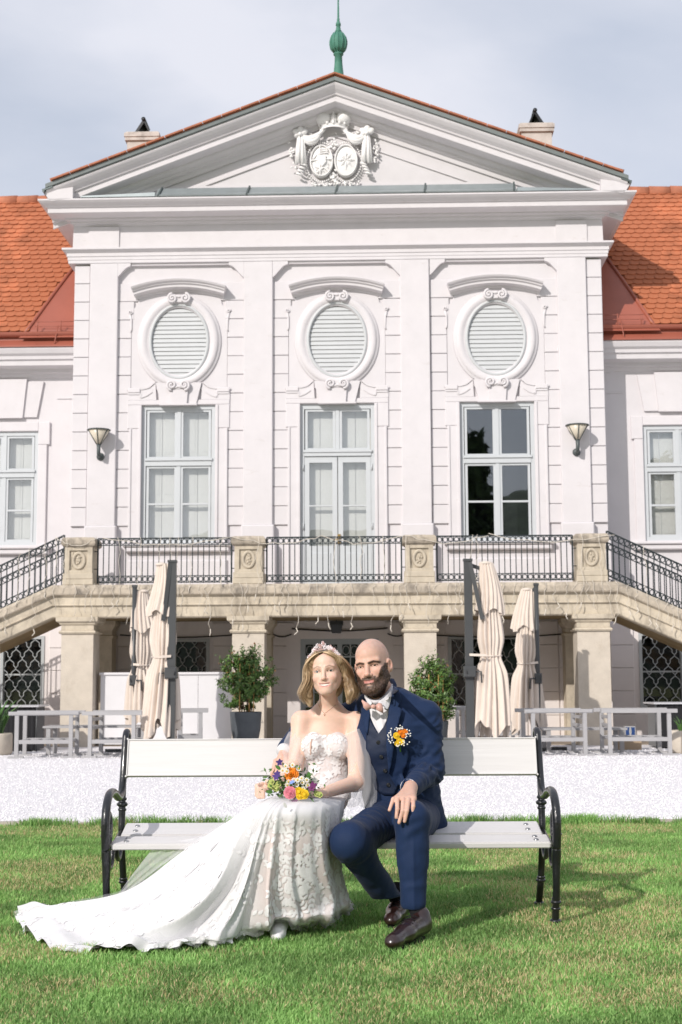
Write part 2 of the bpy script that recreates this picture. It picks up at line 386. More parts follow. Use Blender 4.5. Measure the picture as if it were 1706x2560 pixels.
# ---- rusticated blocks
blk = {}
def block(x0, x1, z0, z1, proud, m_, parent=PAL):
    k = (round(x1 - x0, 3), round(z1 - z0, 3), m_.name)
    if k not in blk:
        b_ = MB(); b_.box(-k[0] / 2, k[0] / 2, -.022, .02, -k[1] / 2, k[1] / 2, .008); blk[k] = b_.mesh('wall_block', m_)
        bm = bmesh.new(); bm.from_mesh(blk[k]); bmesh.ops.recalc_face_normals(bm, faces=bm.faces); bm.to_mesh(blk[k]); bm.free()
    o = link('wall_block', blk[k], parent); o.location = ((x0 + x1) / 2, proud, (z0 + z1) / 2)
for c in PC:
    for sx in (-1, 1):
        for i in range(16):
            z1 = 8.90 - .355 * i + .002; z0 = z1 - .345
            if z0 < 3.6: break
            if i == 0: continue
            inner = .78 if i == 1 else .905
            if i == 2: inner = .86
            a, b = sorted((c + sx * inner, c + sx * (1.215 if i else .90)))
            block(a, b, z0, z1, -.02 + .003 * ((i * 7 + int(c)) % 3), M_wall)
for sx in (-1, 1):
    for i in range(15):
        z1 = 8.90 - .355 * i; z0 = z1 - .345
        if z0 < 3.6: break
        a, b = sorted((sx * 4.665, sx * 4.955)); block(a, b, z0, z1, -.03, M_wall)
    mb = MB(); a, b = sorted((sx * 4.655, sx * 4.985)); mb.box(a, b, -.09, 0.01, ZF, 3.62); mb.build('corner_base', M_trim, PAL)

# ---- oval louvred windows with hoods
for ci, c in enumerate(PC):
    W_ = empty('oval_window'); W_.parent = PAL
    mb = MB(); mb.box(c - .90, c + .90, -.035, .005, 6.5, 7.75)          # plain field behind the ring
    mb.prism([(c - .90, 7.75), (c + .90, 7.75), (c + .95, 8.0), (c + .80, 8.12), (c + .72, 8.44), (c - .72, 8.44), (c - .80, 8.12), (c - .95, 8.0)], -.035, .005); mb.build('field_panel', M_wall, W_)
    mb = MB(); ell_ring(mb, c, 7.41, .67, .79, [(.0, -.14), (.04, -.145), (.055, -.11), (.042, -.085), (.07, -.055), (.088, .0), (.08, .045), (.055, .07), (.04, .075), (.045, .105), (.025, .12), (.0, .125)], y=-.03); mb.build('ring_moulding', M_trim, W_)
    mb = MB(); ell_ring(mb, c, 7.41, .545, .705, [(.0, -.03), (.065, -.03), (.07, .0), (.05, .03), (0, .03)], y=-.03); mb.build('louvre_frame', M_louvre, W_)
    mb = MB(); mb.prism(ellipse(c, 7.41, .56, .72, 40), -.03, .0); mb.build('louvre_back', M_louvre, W_)
    z = 6.74
    while z < 8.08:
        zc = z + .041; dz = (zc - 7.41) / .70
        if abs(dz) < .985:
            hw = .545 * math.sqrt(1 - dz * dz); h = .082
            b_ = MB(); b_.add([(c - hw, -.04, z + h), (c + hw, -.04, z + h), (c + hw, -.060, z), (c - hw, -.060, z), (c - hw, -.038, z + h * .2), (c + hw, -.038, z + h * .2)], [(0, 1, 2, 3), (3, 2, 5, 4)])
            b_.build('louvre_slat', M_louvre, W_)
        z += .082
    # volutes top and bottom
    for zz, sg in ((8.22, 1), (6.56, -1)):
        mb = MB()
        for sx in (-1, 1):
            spiral(mb, c + sx * .12, zz, -.155, .095, 1.6, hand=-sx * sg, t0=math.pi / 2 * sg, tk=.025); mb.ball((c + sx * .115, -.15, zz), (.03, .03, .03), 8, 6)
            mb.ball((c + sx * .11, -.10, zz), (.095, .05, .08), 10, 6)
        mb.tube([(c - .11, -.14, zz + .06 * sg), (c, -.15, zz + .025 * sg), (c + .11, -.14, zz + .06 * sg)], .025, 6); mb.box(c - .05, c + .05, -.15, -.03, zz - .07, zz + .05)
        mb.build('volute', M_trim, W_)
    # hood mould
    P = []; A = []; B = []; n = 22; hwid = .89; rise = .15; rad = (hwid ** 2 + rise ** 2) / (2 * rise)
    for i in range(n + 1):
        a = math.asin(hwid / rad) * (2 * i / n - 1); P.append((c + rad * math.sin(a), 0, 8.56 - rad + rad * math.cos(a))); A.append((0, -1, 0)); B.append((math.sin(a), 0, math.cos(a)))
    mb = MB(); mb.sweep(P, A, B, [(0, .03), (.28, .015), (.30, 0), (.28, -.03), (.24, -.045), (.235, -.07), (.20, -.08), (.195, -.13), (.16, -.145), (.08, -.15), (.06, -.19), (0, -.2)], cprof=True); mb.build('hood_mould', M_trim, W_)
    for sx in (-1, 1):    # little scroll
        mb = MB()
        spiral(mb, c + sx * .93, 7.99, -.05, .04, 1.3, hand=sx, t0=0, tk=.014)
        mb.tube([(c + sx * .935, -.045, 7.95), (c + sx * .91, -.045, 7.85), (c + sx * .905, -.045, 7.66), (c + sx * .92, -.045, 7.6)], [.018, .02, .014, .012], 6); mb.build('console', M_trim, W_)

# ---- big windows and balcony door
def pane_set(par, rects, y, m_=None):
    for x0, x1, z0, z1 in rects:
        b_ = MB(); b_.box(x0, x1, y, y + .006, z0, z1); b_.build('pane', m_ or M_glass, par)

def surround(c, z0, z1, par, hw=.80):
    # profiled frame with ears, shouldered head and keystone
    mb = MB()
    for sx in (-1, 1):
        a, b = sorted((c + sx * .70, c + sx * .92)); mb.box(a, b, -.06, 0, z0, 5.76, .01)
        a, b = sorted((c + sx * .70, c + sx * .955)); mb.box(a, b, -.065, 0, 5.762, 6.205, .01)
        a, b = sorted((c + sx * .69, c + sx * .745)); mb.box(a, b, -.085, -.05, z0, 6.2, .008)
        a, b = sorted((c + sx * .875, c + sx * .92)); mb.box(a, b, -.08, -.05, z0, 5.76, .008)
    mb.box(c - .955, c + .955, -.065, 0, 6.206, 6.30, .01)
    mb.build('window_surround', M_trim, par)
    for sx in (-1, 1):
        mb = MB()
        pts = [(c + sx * .955, 6.302), (c + sx * .955, 6.50), (c + sx * .70, 6.50), (c + sx * .69, 6.50)]
        for i in range(7):
            a = i / 6 * math.pi / 2; pts.append((c + sx * (.68 - .24 * math.sin(a)), 6.50 + .16 * (1 - math.cos(a))))
        pts += [(c + sx * .42, 6.302)]
        mb.prism(pts, -.06, 0)
        for (p, q) in (((.97, 6.50), (.69, 6.515)), ((.69, 6.51), (.56, 6.54)), ((.56, 6.54), (.46, 6.63)), ((.94, 6.42), (.72, 6.42)), ((.72, 6.42), (.71, 6.35)), ((.71, 6.35), (.60, 6.39)), ((.60, 6.39), (.5, 6.46))):
            mb.bar((c + sx * p[0], -.06, p[1]), (c + sx * q[0], -.06, q[1]), .03, .03, up=(0, 1, 0))
        a, b = sorted((c + sx * .72, c + sx * .95)); mb.box(a, b, -.085, -.05, 6.44, 6.53, .01); mb.build('window_head', M_trim, par)
    mb = MB(); mb.prism([(c - .33, 6.21), (c + .33, 6.21), (c + .43, 6.62), (c - .43, 6.62)], -.095, 0)
    mb.prism([(c - .13, 6.20), (c + .16, 6.20), (c + .19, 6.60), (c - .16, 6.60)], -.14, -.02); mb.box(c - .35, c + .35, -.15, -.02, 6.185, 6.215); mb.build('keystone', M_trim, par)

def casement(c, z0, z1, par, hw=.69, top=1.07, mid=True, y=.05, glassm=None, inner='shutter'):
    """two-light window: transom at `top` below head; mid = extra glazing bar in the lower lights"""
    zt = z1 - top
    f = MB(); f.box(c - hw, c - hw + .075, y - .05, y + .08, z0, z1); f.box(c + hw - .075, c + hw, y - .05, y + .08, z0, z1); f.box(c - hw + .075, c + hw - .075, y - .05, y + .08, z1 - .075, z1); f.box(c - hw + .075, c + hw - .075, y - .05, y + .08, z0, z0 + .07)
    f.build('window_frame', M_frame, par)
    f = MB(); f.box(c - hw + .075, c + hw - .075, y - .06, y + .06, zt - .065, zt + .065); f.box(c - hw + .06, c + hw - .06, y - .085, y - .055, zt + .03, zt + .075); f.build('transom', M_frame, par)
    rects = []
    for sx in (-1, 1):
        x0, x1 = sorted((c + sx * .035, c + sx * (hw - .09)))
        for za, zb, split in ((zt + .065, z1 - .075, False), (z0 + .07, zt - .065, mid)):
            s_ = MB(); k = .045
            s_.box(x0, x0 + k, y - .03, y + .03, za, zb); s_.box(x1 - k, x1, y - .03, y + .03, za, zb); s_.box(x0 + k, x1 - k, y - .03, y + .03, zb - k, zb); s_.box(x0 + k, x1 - k, y - .03, y + .03, za, za + k)
            if split:
                zm = (za + zb) / 2 - .02; s_.box(x0 + k, x1 - k, y - .03, y + .03, zm - .015, zm + .02); rects += [(x0 + k, x1 - k, za + k, zm - .015), (x0 + k, x1 - k, zm + .02, zb - k)]
            else: rects.append((x0 + k, x1 - k, za + k, zb - k))
            s_.build('sash', M_frame, par)
    f = MB(); f.box(c - .035, c + .035, y - .045, y + .04, z0 + .07, zt - .065); f.box(c - .035, c + .035, y - .045, y + .04, zt + .065, z1 - .075); f.build('mullion', M_frame, par)
    pane_set(par, rects, y, glassm)
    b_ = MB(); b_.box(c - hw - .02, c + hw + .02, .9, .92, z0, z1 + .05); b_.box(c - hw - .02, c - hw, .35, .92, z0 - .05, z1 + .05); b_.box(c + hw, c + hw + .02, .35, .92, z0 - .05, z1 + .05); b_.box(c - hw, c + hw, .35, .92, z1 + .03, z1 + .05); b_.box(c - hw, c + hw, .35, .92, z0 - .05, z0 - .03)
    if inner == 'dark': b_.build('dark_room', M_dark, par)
    if inner == 'shutter':
        n = 4; w = 2 * (hw - .02) / n
        for i in range(n):
            x0 = c - hw + .02 + i * w
            s_ = MB(); s_.box(x0 + .004, x0 + w - .004, y + .13, y + .16, z0, z1)
            for q in range(3):
                zz = z0 + .15 + q * (z1 - z0 - .2) / 3; s_.box(x0 + .05, x0 + w - .05, y + .124, y + .131, zz, zz + (z1 - z0 - .2) / 3 - .12)
            s_.build('inner_shutter', M_shutter, par)

for c, inner in ((PC[0], 'shutter'), (PC[2], 'dark')):
    w = empty('tall_window'); w.parent = PAL
    surround(c, 3.62, 6.2, w); casement(c, 3.60, 6.20, w, inner=inner)
    s_ = MB(); s_.box(c - 1.0, c + 1.0, -.16, .1, 3.545, 3.60, .015); s_.box(c - .96, c + .96, -.12, .02, 3.45, 3.546, .02); s_.build('sill', M_trim, w)
    s_ = MB(); s_.box(c - .92, c + .92, -.05, .0, 2.75, 3.3, .02); s_.build('apron_panel', M_trim, w)
# door onto the balcony
D = empty('balcony_door'); D.parent = PAL; surround(0, ZF, 6.2, D)
f = MB(); y = .05
f.box(-.69, -.62, y - .05, y + .08, ZF, 6.2); f.box(.62, .69, y - .05, y + .08, ZF, 6.2); f.box(-.62, .62, y - .05, y + .08, 6.11, 6.2); f.box(-.62, .62, y - .07, y + .06, 5.22, 5.33); f.box(-.64, .64, y - .09, y - .065, 5.29, 5.335); f.box(-.035, .035, y - .04, y + .04, 5.33, 6.11)
f.build('door_frame', M_frame, D)
rects = []
for sx in (-1, 1):
    x0, x1 = sorted((sx * .04, sx * .60)); k = .045; f = MB()
    f.box(x0, x0 + k, y - .03, y + .03, 5.33, 6.11); f.box(x1 - k, x1, y - .03, y + .03, 5.33, 6.11); f.box(x0 + k, x1 - k, y - .03, y + .03, 6.065, 6.11); f.box(x0 + k, x1 - k, y - .03, y + .03, 5.33, 5.375); f.build('sash', M_frame, D); rects.append((x0 + k, x1 - k, 5.375, 6.065))
    x0, x1 = sorted((sx * .008, sx * .615)); g = .09; f = MB()
    f.box(x0, x0 + g, y - .04, y + .02, ZF, 5.215); f.box(x1 - g, x1, y - .04, y + .02, ZF, 5.215); f.box(x0 + g, x1 - g, y - .04, y + .02, 5.10, 5.215); f.box(x0 + g, x1 - g, y - .04, y + .02, 4.28, 4.305); f.box(x0 + g, x1 - g, y - .04, y + .02, ZF, 3.55)
    f.box(x0 + g + .03, x1 - g - .03, y - .055, y - .03, ZF + .2, 3.42, .012); f.build('door_leaf', M_frame, D); rects += [(x0 + g, x1 - g, 3.55, 4.28), (x0 + g, x1 - g, 4.305, 5.10)]
pane_set(D, rects, y - .005)
for i in range(4):
    x0 = -.66 + i * .33; s_ = MB(); s_.box(x0 + .004, x0 + .326, y + .13, y + .16, ZF, 6.2); s_.build('inner_shutter', M_shutter, D)
s_ = MB(); s_.box(-.005, .05, y - .075, y - .04, 3.58, 3.76); s_.tube([(.02, y - .08, 3.66), (.02, y - .12, 3.66), (-.08, y - .12, 3.66)], .012, 6); s_.build('door_handle', M_brass, D)
s_ = MB()
for sx in (-1, 1):
    for z in (3.85, 4.95): s_.tube([(sx * .635, y - .06, z), (sx * .635, y - .06, z + .12)], .014, 6)
s_.build('hinge', M_frame, D)

# ---- ground floor: blocks, windows with ornamental grilles, glazed door
for x0, x1 in ((-1.72, -.80), (.85, 1.72), (1.75, 1.95), (3.46, 4.0), (-2.3, -1.75), (-4.05, -3.66), (-4.6, -4.06), (4.01, 4.6)):
    for i in range(5):
        z1 = 2.14 - .425 * i; block(x0 + .004, x1 - .004, z1 - .418, z1, -.012, M_groundwall)

M_grille = mat('grey_grille', (0.42, 0.44, 0.44), 0.55, spec=0.3)
def grille(mb, x0, x1, z0, z1, y, cell=.24):
    nx = max(2, round((x1 - x0) / cell)); cw = (x1 - x0) / nx; ch = cw * 1.55
    for i in range(nx + 1):
        for s in (-1, 1):
            pts = []; z = z0; first = True
            while z <= z1 + 1e-6:
                t_ = (z - z0) / ch * math.pi * 2
                u_ = (t_ / (2 * math.pi)) % 1.0; off = cw * .5 * (2 * u_ if u_ < .5 else 2 - 2 * u_) + .016 * math.sin(3 * t_)
                x = x0 + i * cw + s * off
                if x0 - .005 <= x <= x1 + .005: pts.append((x, y + .004 * s, z))
                elif len(pts) > 1: mb.tube(pts, .0085, 4); pts = []
                else: pts = []
                z += .018
            if len(pts) > 1: mb.tube(pts, .0085, 4)

def grille_window(x0, x1, z0, z1, par, y=.0):
    w = empty('grilled_window'); w.parent = par
    f = MB(); k = .06
    f.box(x0, x0 + k, y - .02, y + .12, z0, z1); f.box(x1 - k, x1, y - .02, y + .12, z0, z1); f.box(x0 + k, x1 - k, y - .02, y + .12, z1 - k, z1); f.box(x0 + k, x1 - k, y - .02, y + .12, z0, z0 + k)
    zm = z0 + (z1 - z0) * .47; f.box(x0 + k, x1 - k, y + .03, y + .06, zm, zm + .03); f.build('window_frame', M_grille, w)
    g = MB(); grille(g, x0 + k, x1 - k, z0 + k, z1 - k, y + .0); g.build('grille', M_grille, w)
    p_ = MB(); p_.box(x0 + k, x1 - k, y + .09, y + .1, z0 + k, z1 - k); p_.build('pane', M_glass2, w)
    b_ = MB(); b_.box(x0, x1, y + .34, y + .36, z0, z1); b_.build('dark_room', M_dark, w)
grille_window(-3.56, -2.36, 0.35, 1.86, PAL); grille_window(2.72, 3.40, .55, 1.88, PAL); grille_window(2.0, 2.66, .55, 1.88, PAL)
mb = MB(); mb.box(1.93, 3.47, -.05, .0, .45, .55); mb.box(1.97, 3.43, -.03, .01, .0, .45, .02); mb.build('window_sill', M_groundwall, PAL)
d = empty('terrace_door'); d.parent = PAL
M_doorgrey = mat('grey_door_paint', (0.36, 0.39, 0.40), 0.5, spec=0.4)
mb = MB(); mb.box(-.95, -.69, -.04, .05, 0, 2.0); mb.box(.74, 1.0, -.04, .05, 0, 2.0); mb.box(-.69, .74, -.04, .05, 1.84, 2.0); mb.build('door_surround', M_groundwall, d)
mb = MB(); mb.box(-.69, -.60, -.02, .1, 0, 1.84); mb.box(.65, .74, -.02, .1, 0, 1.84); mb.box(-.60, .65, -.02, .1, 1.74, 1.84); mb.box(-.02, .07, -.02, .1, 0, 1.74); mb.build('door_frame', M_doorgrey, d)
mb = MB()
for x in (-.45, -.3, -.15, .22, .37, .52): mb.box(x - .012, x + .012, 0, .02, 0, 1.74)
mb.box(-.6, .65, 0.0, .022, 1.50, 1.53); mb.box(-.6, .65, 0, .022, .6, .63)
for x in (-.52, -.37, -.22, -.08, .14, .29, .44, .58): ell_ring(mb, x, 1.63, .06, .08, [(0, -.01), (.012, 0), (0, .01)], 14, .01)
for x in (-.40, -.12, .2, .48):
    for z in (.95, 1.25): spiral(mb, x, z, .012, .10, 1.4, 1 if z > 1 else -1, 0, .01)
mb.build('door_grille', M_grille, d)
mb = MB(); mb.box(-.6, .65, .06, .066, 0, 1.74); mb.build('pane', M_glass2, d)
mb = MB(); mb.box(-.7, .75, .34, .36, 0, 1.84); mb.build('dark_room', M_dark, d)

# ---- wings: walls, cornice, windows
for sx in (-1, 1):
    a, b = sorted((sx * HW, sx * 16)); wx = sx * 6.45
    hl = [(wx - .66, wx + .66, 3.68, 5.88)] + [(sx * q - .6, sx * q + .6, 3.68, 5.88) for q in (9.2, 12)]
    mb = MB(); wall_holes(mb, a, b, ZF - .3, 7.2, hl, .83, 1.15); mb.build('wing_wall', M_wall, PAL)
    gx = sx * 6.02
    mb = MB(); wall_holes(mb, a, b, -.3, ZF - .3, [(gx - .42, gx + .42, .55, 1.95)], .83, 1.15); mb.build('wing_ground_wall', M_groundwall, PAL)
    grille_window(gx - .42, gx + .42, .55, 1.95, PAL, .83)
    x0, x1 = sorted((sx * 5.02, sx * 5.5))
    for i in range(5): block(x0, x1, 2.14 - .425 * i - .418, 2.14 - .425 * i, .815, M_groundwall)
    w = empty('wing_window'); w.parent = PAL; w.location = (0, .83, 0)
    mb = MB()
    for s in (-1, 1):
        p, q = sorted((wx + s * .66, wx + s * .83)); mb.box(p, q, -.05, 0, 3.66, 5.62, .01)
        p, q = sorted((wx + s * .66, wx + s * .88)); mb.box(p, q, -.055, 0, 5.622, 6.06, .01)
    mb.box(wx - .659, wx + .659, -.05, 0, 5.885, 6.06, .01); mb.build('window_surround', M_trim, w)
    casement(wx, 3.68, 5.88, w, hw=.66, top=.82)
    for q in (9.2, 12):
        w2 = empty('wing_window'); w2.parent = PAL; w2.location = (0, .83, 0); casement(sx * q, 3.68, 5.88, w2, hw=.6, top=.82)
        s_ = MB(); s_.box(sx * q - .85, sx * q + .85, -.14, .05, 3.60, 3.66, .015); s_.build('sill', M_trim, w2)
    s_ = MB(); s_.box(wx - .95, wx + .95, -.14, .05, 3.60, 3.66, .015); s_.box(wx - .9, wx + .9, -.10, .0, 3.5, 3.605, .02); s_.build('sill', M_trim, w)
    s_ = MB(); s_.prism([(wx - .62, 6.16), (wx + .62, 6.16), (wx + .74, 6.86), (wx - .74, 6.86)], -.05, 0); s_.prism([(wx - .35, 6.14), (wx + .35, 6.14), (wx + .42, 6.9), (wx - .42, 6.9)], -.09, -.01); s_.build('keystone', M_trim, w)
    s_ = MB(); p, q = sorted((sx * 5.0, sx * 5.45)); s_.box(p, q, .81, .84, 6.52, 6.54); s_.build('wall_groove_edge', M_trim, PAL)
    prof_w = [(0, 6.93), (.03, 6.95), (.05, 7.0), (.12, 7.02), (.13, 7.08), (.17, 7.10), (.35, 7.11), (.36, 7.20), (.40, 7.22), (.41, 7.28), (.46, 7.32), (.50, 7.40), (.50, 7.43), (0, 7.43)]
    mb = MB(); path = [(-16, .83, 0), (-HW, .83, 0)] if sx < 0 else [(HW, .83, 0), (16, .83, 0)]; mb.molding(path, prof_w); mb.build('wing_cornice', M_trim, PAL)
    # sheet-metal eave and half-round gutter
    ey, ez, ry, rz = .48, 7.60, 3.45, 11.40
    mb = MB(); mb.sweep([(a, 0, 0), (b, 0, 0)], [(0, 1, 0)] * 2, [(0, 0, 1)] * 2, [(.30, 7.435), (.30, 7.455), (.455, 7.60), (.475, 7.79), (.9, 7.80), (.9, 7.43)], cprof=True); mb.build('eave_sheet', M_redmetal, PAL)
    mb = MB(); n = 8; mb.sweep([(a, 0, 0), (b, 0, 0)], [(0, 1, 0)] * 2, [(0, 0, 1)] * 2, [(.42 + .075 * math.cos(math.pi + math.pi * i / n), 7.735 + .085 * math.sin(math.pi + math.pi * i / n)) for i in range(n + 1)] + [(.475, 7.735), (.465, 7.70), (.375, 7.70), (.365, 7.735)], cprof=True); mb.build('eave_gutter', M_redmetal, PAL)
    mb = MB()
    for q in (5.75, 6.6, 7.5): mb.bar((sx * q, .32, 7.47), (sx * (q + .06), .47, 7.605), .015, .015)
    for q in (5.3, 5.75): mb.tube([(sx * q, .38, 7.66), (sx * q, .36, 7.90), (sx * q, .38, 7.96)], .012, 5)
    for z in (7.84, 7.93): mb.tube([(sx * 5.0, .36, z), (sx * 5.8, .36, z)], .006, 4)
    mb.tube([(sx * 5.35, .37, 7.86), (sx * 5.42, .33, 7.44), (sx * 5.2, .8, 7.0)], .012, 5)
    mb.build('snow_guard', M_redmetal, PAL, kind='stuff')
    # roof plane with beaver-tail tiles
    RF = empty('wing_roof'); RF.parent = PAL
    sl = math.atan2(rz - 7.74, ry - ey); Ls = math.hypot(rz - 7.74, ry - ey); ca, sa = math.cos(sl), math.sin(sl)
    def onroof(u, s, h): return (u, ey + s * ca - h * sa, 7.74 + s * sa + h * ca)
    mb = MB(); vs_ = [onroof(a, -.02, -.05), onroof(b, -.02, -.05), onroof(b, Ls, -.05), onroof(a, Ls, -.05)]; mb.add(vs_ + [(p[0], 8, p[2]) for p in (vs_[3], vs_[2])], [(0, 1, 2, 3), (3, 2, 5, 4)]); mb.build('roof_deck', M_redmetal, RF)
    tw, ex = .192, Ls / 29.0; tl = ex * 2.1
    tb = MB(); nseg = 8; outl = [(-tw / 2 + .002, tl), (-tw / 2 + .002, .035)] + [(-math.cos(math.pi * i / nseg) * (tw / 2 - .002), .035 - .045 * math.sin(math.pi * i / nseg)) for i in range(1, nseg)] + [(tw / 2 - .002, .035), (tw / 2 - .002, tl)]
    k = len(outl); vv = [(x, s * ca - (.062 - .046 * s / tl) * sa, s * sa + (.062 - .046 * s / tl) * ca) for x, s in outl] + [(x, s * ca - (.040 - .040 * s / tl) * sa, s * sa + (.040 - .040 * s / tl) * ca) for x, s in outl]
    tb.add(vv, [tuple(range(k))] + [(i, i + k, (i + 1) % k + k, (i + 1) % k) for i in range(k)])
    tmesh = tb.mesh('roof_tile', M_tile); bm = bmesh.new(); bm.from_mesh(tmesh); bmesh.ops.recalc_face_normals(bm, faces=bm.faces); bm.to_mesh(tmesh); bm.free()
    cand = []
    for r_ in range(29):
        s0 = r_ * ex; z = 7.74 + s0 * sa
        # boundary with the metal apron beside the middle block
        tt = (z - 7.80) / (9.55 - 7.80)
        ub = 5.93 - .62 * max(0, min(1.2, tt)) - .10 * max(0, 1 - tt * 4) * 0
        i = 0
        while True:
            u = ub + tw * .5 + i * tw + (tw / 2 if r_ % 2 else 0) * .999 - (tw * .5 if r_ % 2 else 0) * 0
            if u > 15.5: break
            cand.append((u, s0)); i += 1
    cand.sort(key=lambda c_: c_[0])
    near = [c_ for c_ in cand if c_[0] < 7.25]; near.sort(key=lambda c_: (c_[0] > 6.9, -0)); near = near[:150]; nset = set(near)
    for u, s0 in near:
        o = link('roof_tile', tmesh, RF); o.location = onroof(sx * u, s0, random.uniform(0, .006)); o.rotation_euler = (random.uniform(-.012, .012), random.uniform(-.01, .01), 0)
    rest = [c_ for c_ in cand if c_ not in nset]; tv = np.array([v.co for v in tmesh.vertices]); VV = []; FF = []
    mb = MB(); fl = [tuple(p.vertices) for p in tmesh.polygons]
    for u, s0 in rest:
        o3 = np.array(onroof(sx * u, s0, random.uniform(0, .006))); mb.add(tv + o3, fl)
    mb.build('roof_tile_field', M_tile, RF, kind='stuff')
    # ridge caps
    mb = MB(); q = HW - .2
    for i in range(24):
        u0 = sx * (q + i * .45); mb.tube([onroof(u0, Ls - .02, -.02), onroof(u0 + sx * .46, Ls - .02, -.02)], [.16, .145], 10)
    mb.build('ridge_tile', M_tileedge, RF)
    # metal apron between tile edge and middle block
    mb = MB(); P4 = [(HW + .0, 7.6), (6.10, 7.6), (5.98, 7.86), (5.30, 9.6), (HW, 9.95)]
    q = [onroof(sx * u, (z - 7.74) / sa, .03) for u, z in P4]; mb.add(q, [(0, 1, 2, 3, 4)])
    mb.build('valley_sheet', M_redmetal, RF)
    mb = MB(); mb.tube([onroof(sx * u, (z - 7.74) / sa, .035) for u, z in ((6.0, 7.72), (5.93, 7.9), (5.62, 8.8), (5.31, 9.62))], .036, 6); mb.build('verge_trim', M_redmetal, RF)

# ---- side eaves of the middle block
for sx in (-1, 1):
    mb = MB(); mb.sweep([(0, -.60, 0), (0, 3.3, 0)], [(sx, 0, 0)] * 2, [(0, 0, 1)] * 2, [(5.30, 9.985), (5.35, 10.02), (5.42, 10.12), (5.43, 10.17), (4.9, 10.25), (4.9, 10.03)], cprof=True); mb.build('side_eave', M_trim, PAL)
    mb = MB(); mb.sweep([(0, -.66, 0), (0, 3.3, 0)], [(sx, 0, 0)] * 2, [(0, 0, 1)] * 2, [(5.425, 10.13), (5.455, 10.15), (5.465, 10.195), (5.27, 10.26), (5.27, 10.23), (5.42, 10.175)], cprof=True); mb.build('side_gutter', M_darkzinc, PAL)
# ---- main roof, ridge, finial, chimneys
mb = MB()
for sx in (-1, 1):
    q = [(0, -.66, 12.33), (sx * 5.28, -.66, 10.345), (sx * 5.28, 9, 10.345), (0, 9, 12.33)]
    mb.add(q + [(x, y_, z - .05) for x, y_, z in q], [(0, 1, 2, 3), (7, 6, 5, 4), (0, 4, 5, 1), (1, 5, 6, 2)])
mb.build('main_roof', M_tile, PAL)
RFm = PAL.children[-1] if False else [o for o in PAL.children if o.name.startswith('main_roof')][0]
mb = MB()
for i in range(15):
    for sx in (-1, 1):
        t0 = i / 15; t1 = (i + .97) / 15; za = 12.34 - 1.98 * t0; zb = 12.34 - 1.98 * t1
        mb.bar((sx * 5.30 * t0, -.655, za), (sx * 5.30 * t1, -.655, zb), .14, .03)
mb.build('verge_tile', M_tileedge, RFm)
mb = MB()
for sx in (-1, 1):
    for t0 in (.12, .2, .31, .5, .66, .9): x = sx * 5.5 * t0; z = 12.36 - 2.06 * t0; mb.tube([(x, -.5, z), (x, -.5, z + .06), (x + .04, -.5, z + .05)], .007, 4)
    mb.tube([(sx * 5.5 * t0, -.5, 12.405 - 2.06 * t0) for t0 in (0, .3, .6, .95)], .005, 4)
mb.build('lightning_wire', M_darkzinc, RFm, kind='stuff')
for sx in (-1, 1):    # terracotta end of the verge
    mb = MB(); mb.tube([(sx * 5.05, -.5, 10.49), (sx * 5.33, -.5, 10.385)], [.06, .075], 10); mb.build('end_tile', M_tileedge, RFm)
mb = MB(); cx = .06
mb.lathe([(.13, 12.20), (.125, 12.42), (.10, 12.46), (.075, 12.70), (.07, 12.86), (.095, 12.875), (.095, 12.895), (.06, 12.91), (.10, 12.94), (.14, 12.99), (.158, 13.08), (.158, 13.14), (.14, 13.22), (.10, 13.29), (.055, 13.32), (.07, 13.335), (.05, 13.37), (.035, 13.45), (.05, 13.46), (.045, 13.50), (.022, 13.56), (.03, 13.575), (.02, 13.6), (.012, 14.2), (.004, 14.9)], (cx, -.3, 0), 24)
fin = mb.build('finial', M_copper, RFm)
mb = MB()
for i in range(12):
    a = 2 * math.pi * i / 12; mb.tube([(cx + r * math.cos(a), -.3 + r * math.sin(a), z) for r, z in ((.085, 12.93), (.142, 12.99), (.16, 13.08), (.16, 13.14), (.142, 13.22), (.09, 13.30))], .014, 5)
mb.build('finial_rib', M_copper, RFm)
for cx, zt in ((-4.575, 13.50), (4.37, 13.56)):
    mb = MB(); mb.box(cx - .34, cx + .34, 4.9, 5.6, 9.5, zt - .2); mb.box(cx - .385, cx + .385, 4.85, 5.65, zt - .2, zt - .12); mb.box(cx - .40, cx + .40, 4.83, 5.67, zt - .12, zt - .03); mb.box(cx - .37, cx + .37, 4.86, 5.64, zt - .03, zt); ch = mb.build('chimney', M_chim, RFm)
    s = 1 if cx < 0 else -1
    mb = MB(); mb.obox((cx - s * .06, 5.25, zt + .16), np.array(Matrix.Rotation(R(-s * 58 + 0), 3, 'Y')), .20, .3, .03); mb.obox((cx + s * .10, 5.25, zt + .15), np.array(Matrix.Rotation(R(s * 66), 3, 'Y')), .18, .3, .015); mb.tube([(cx + s * .02, 4.93, zt + .33), (cx + s * .02, 5.57, zt + .33)], .05, 8); mb.build('chimney_cowl', M_black, RFm)

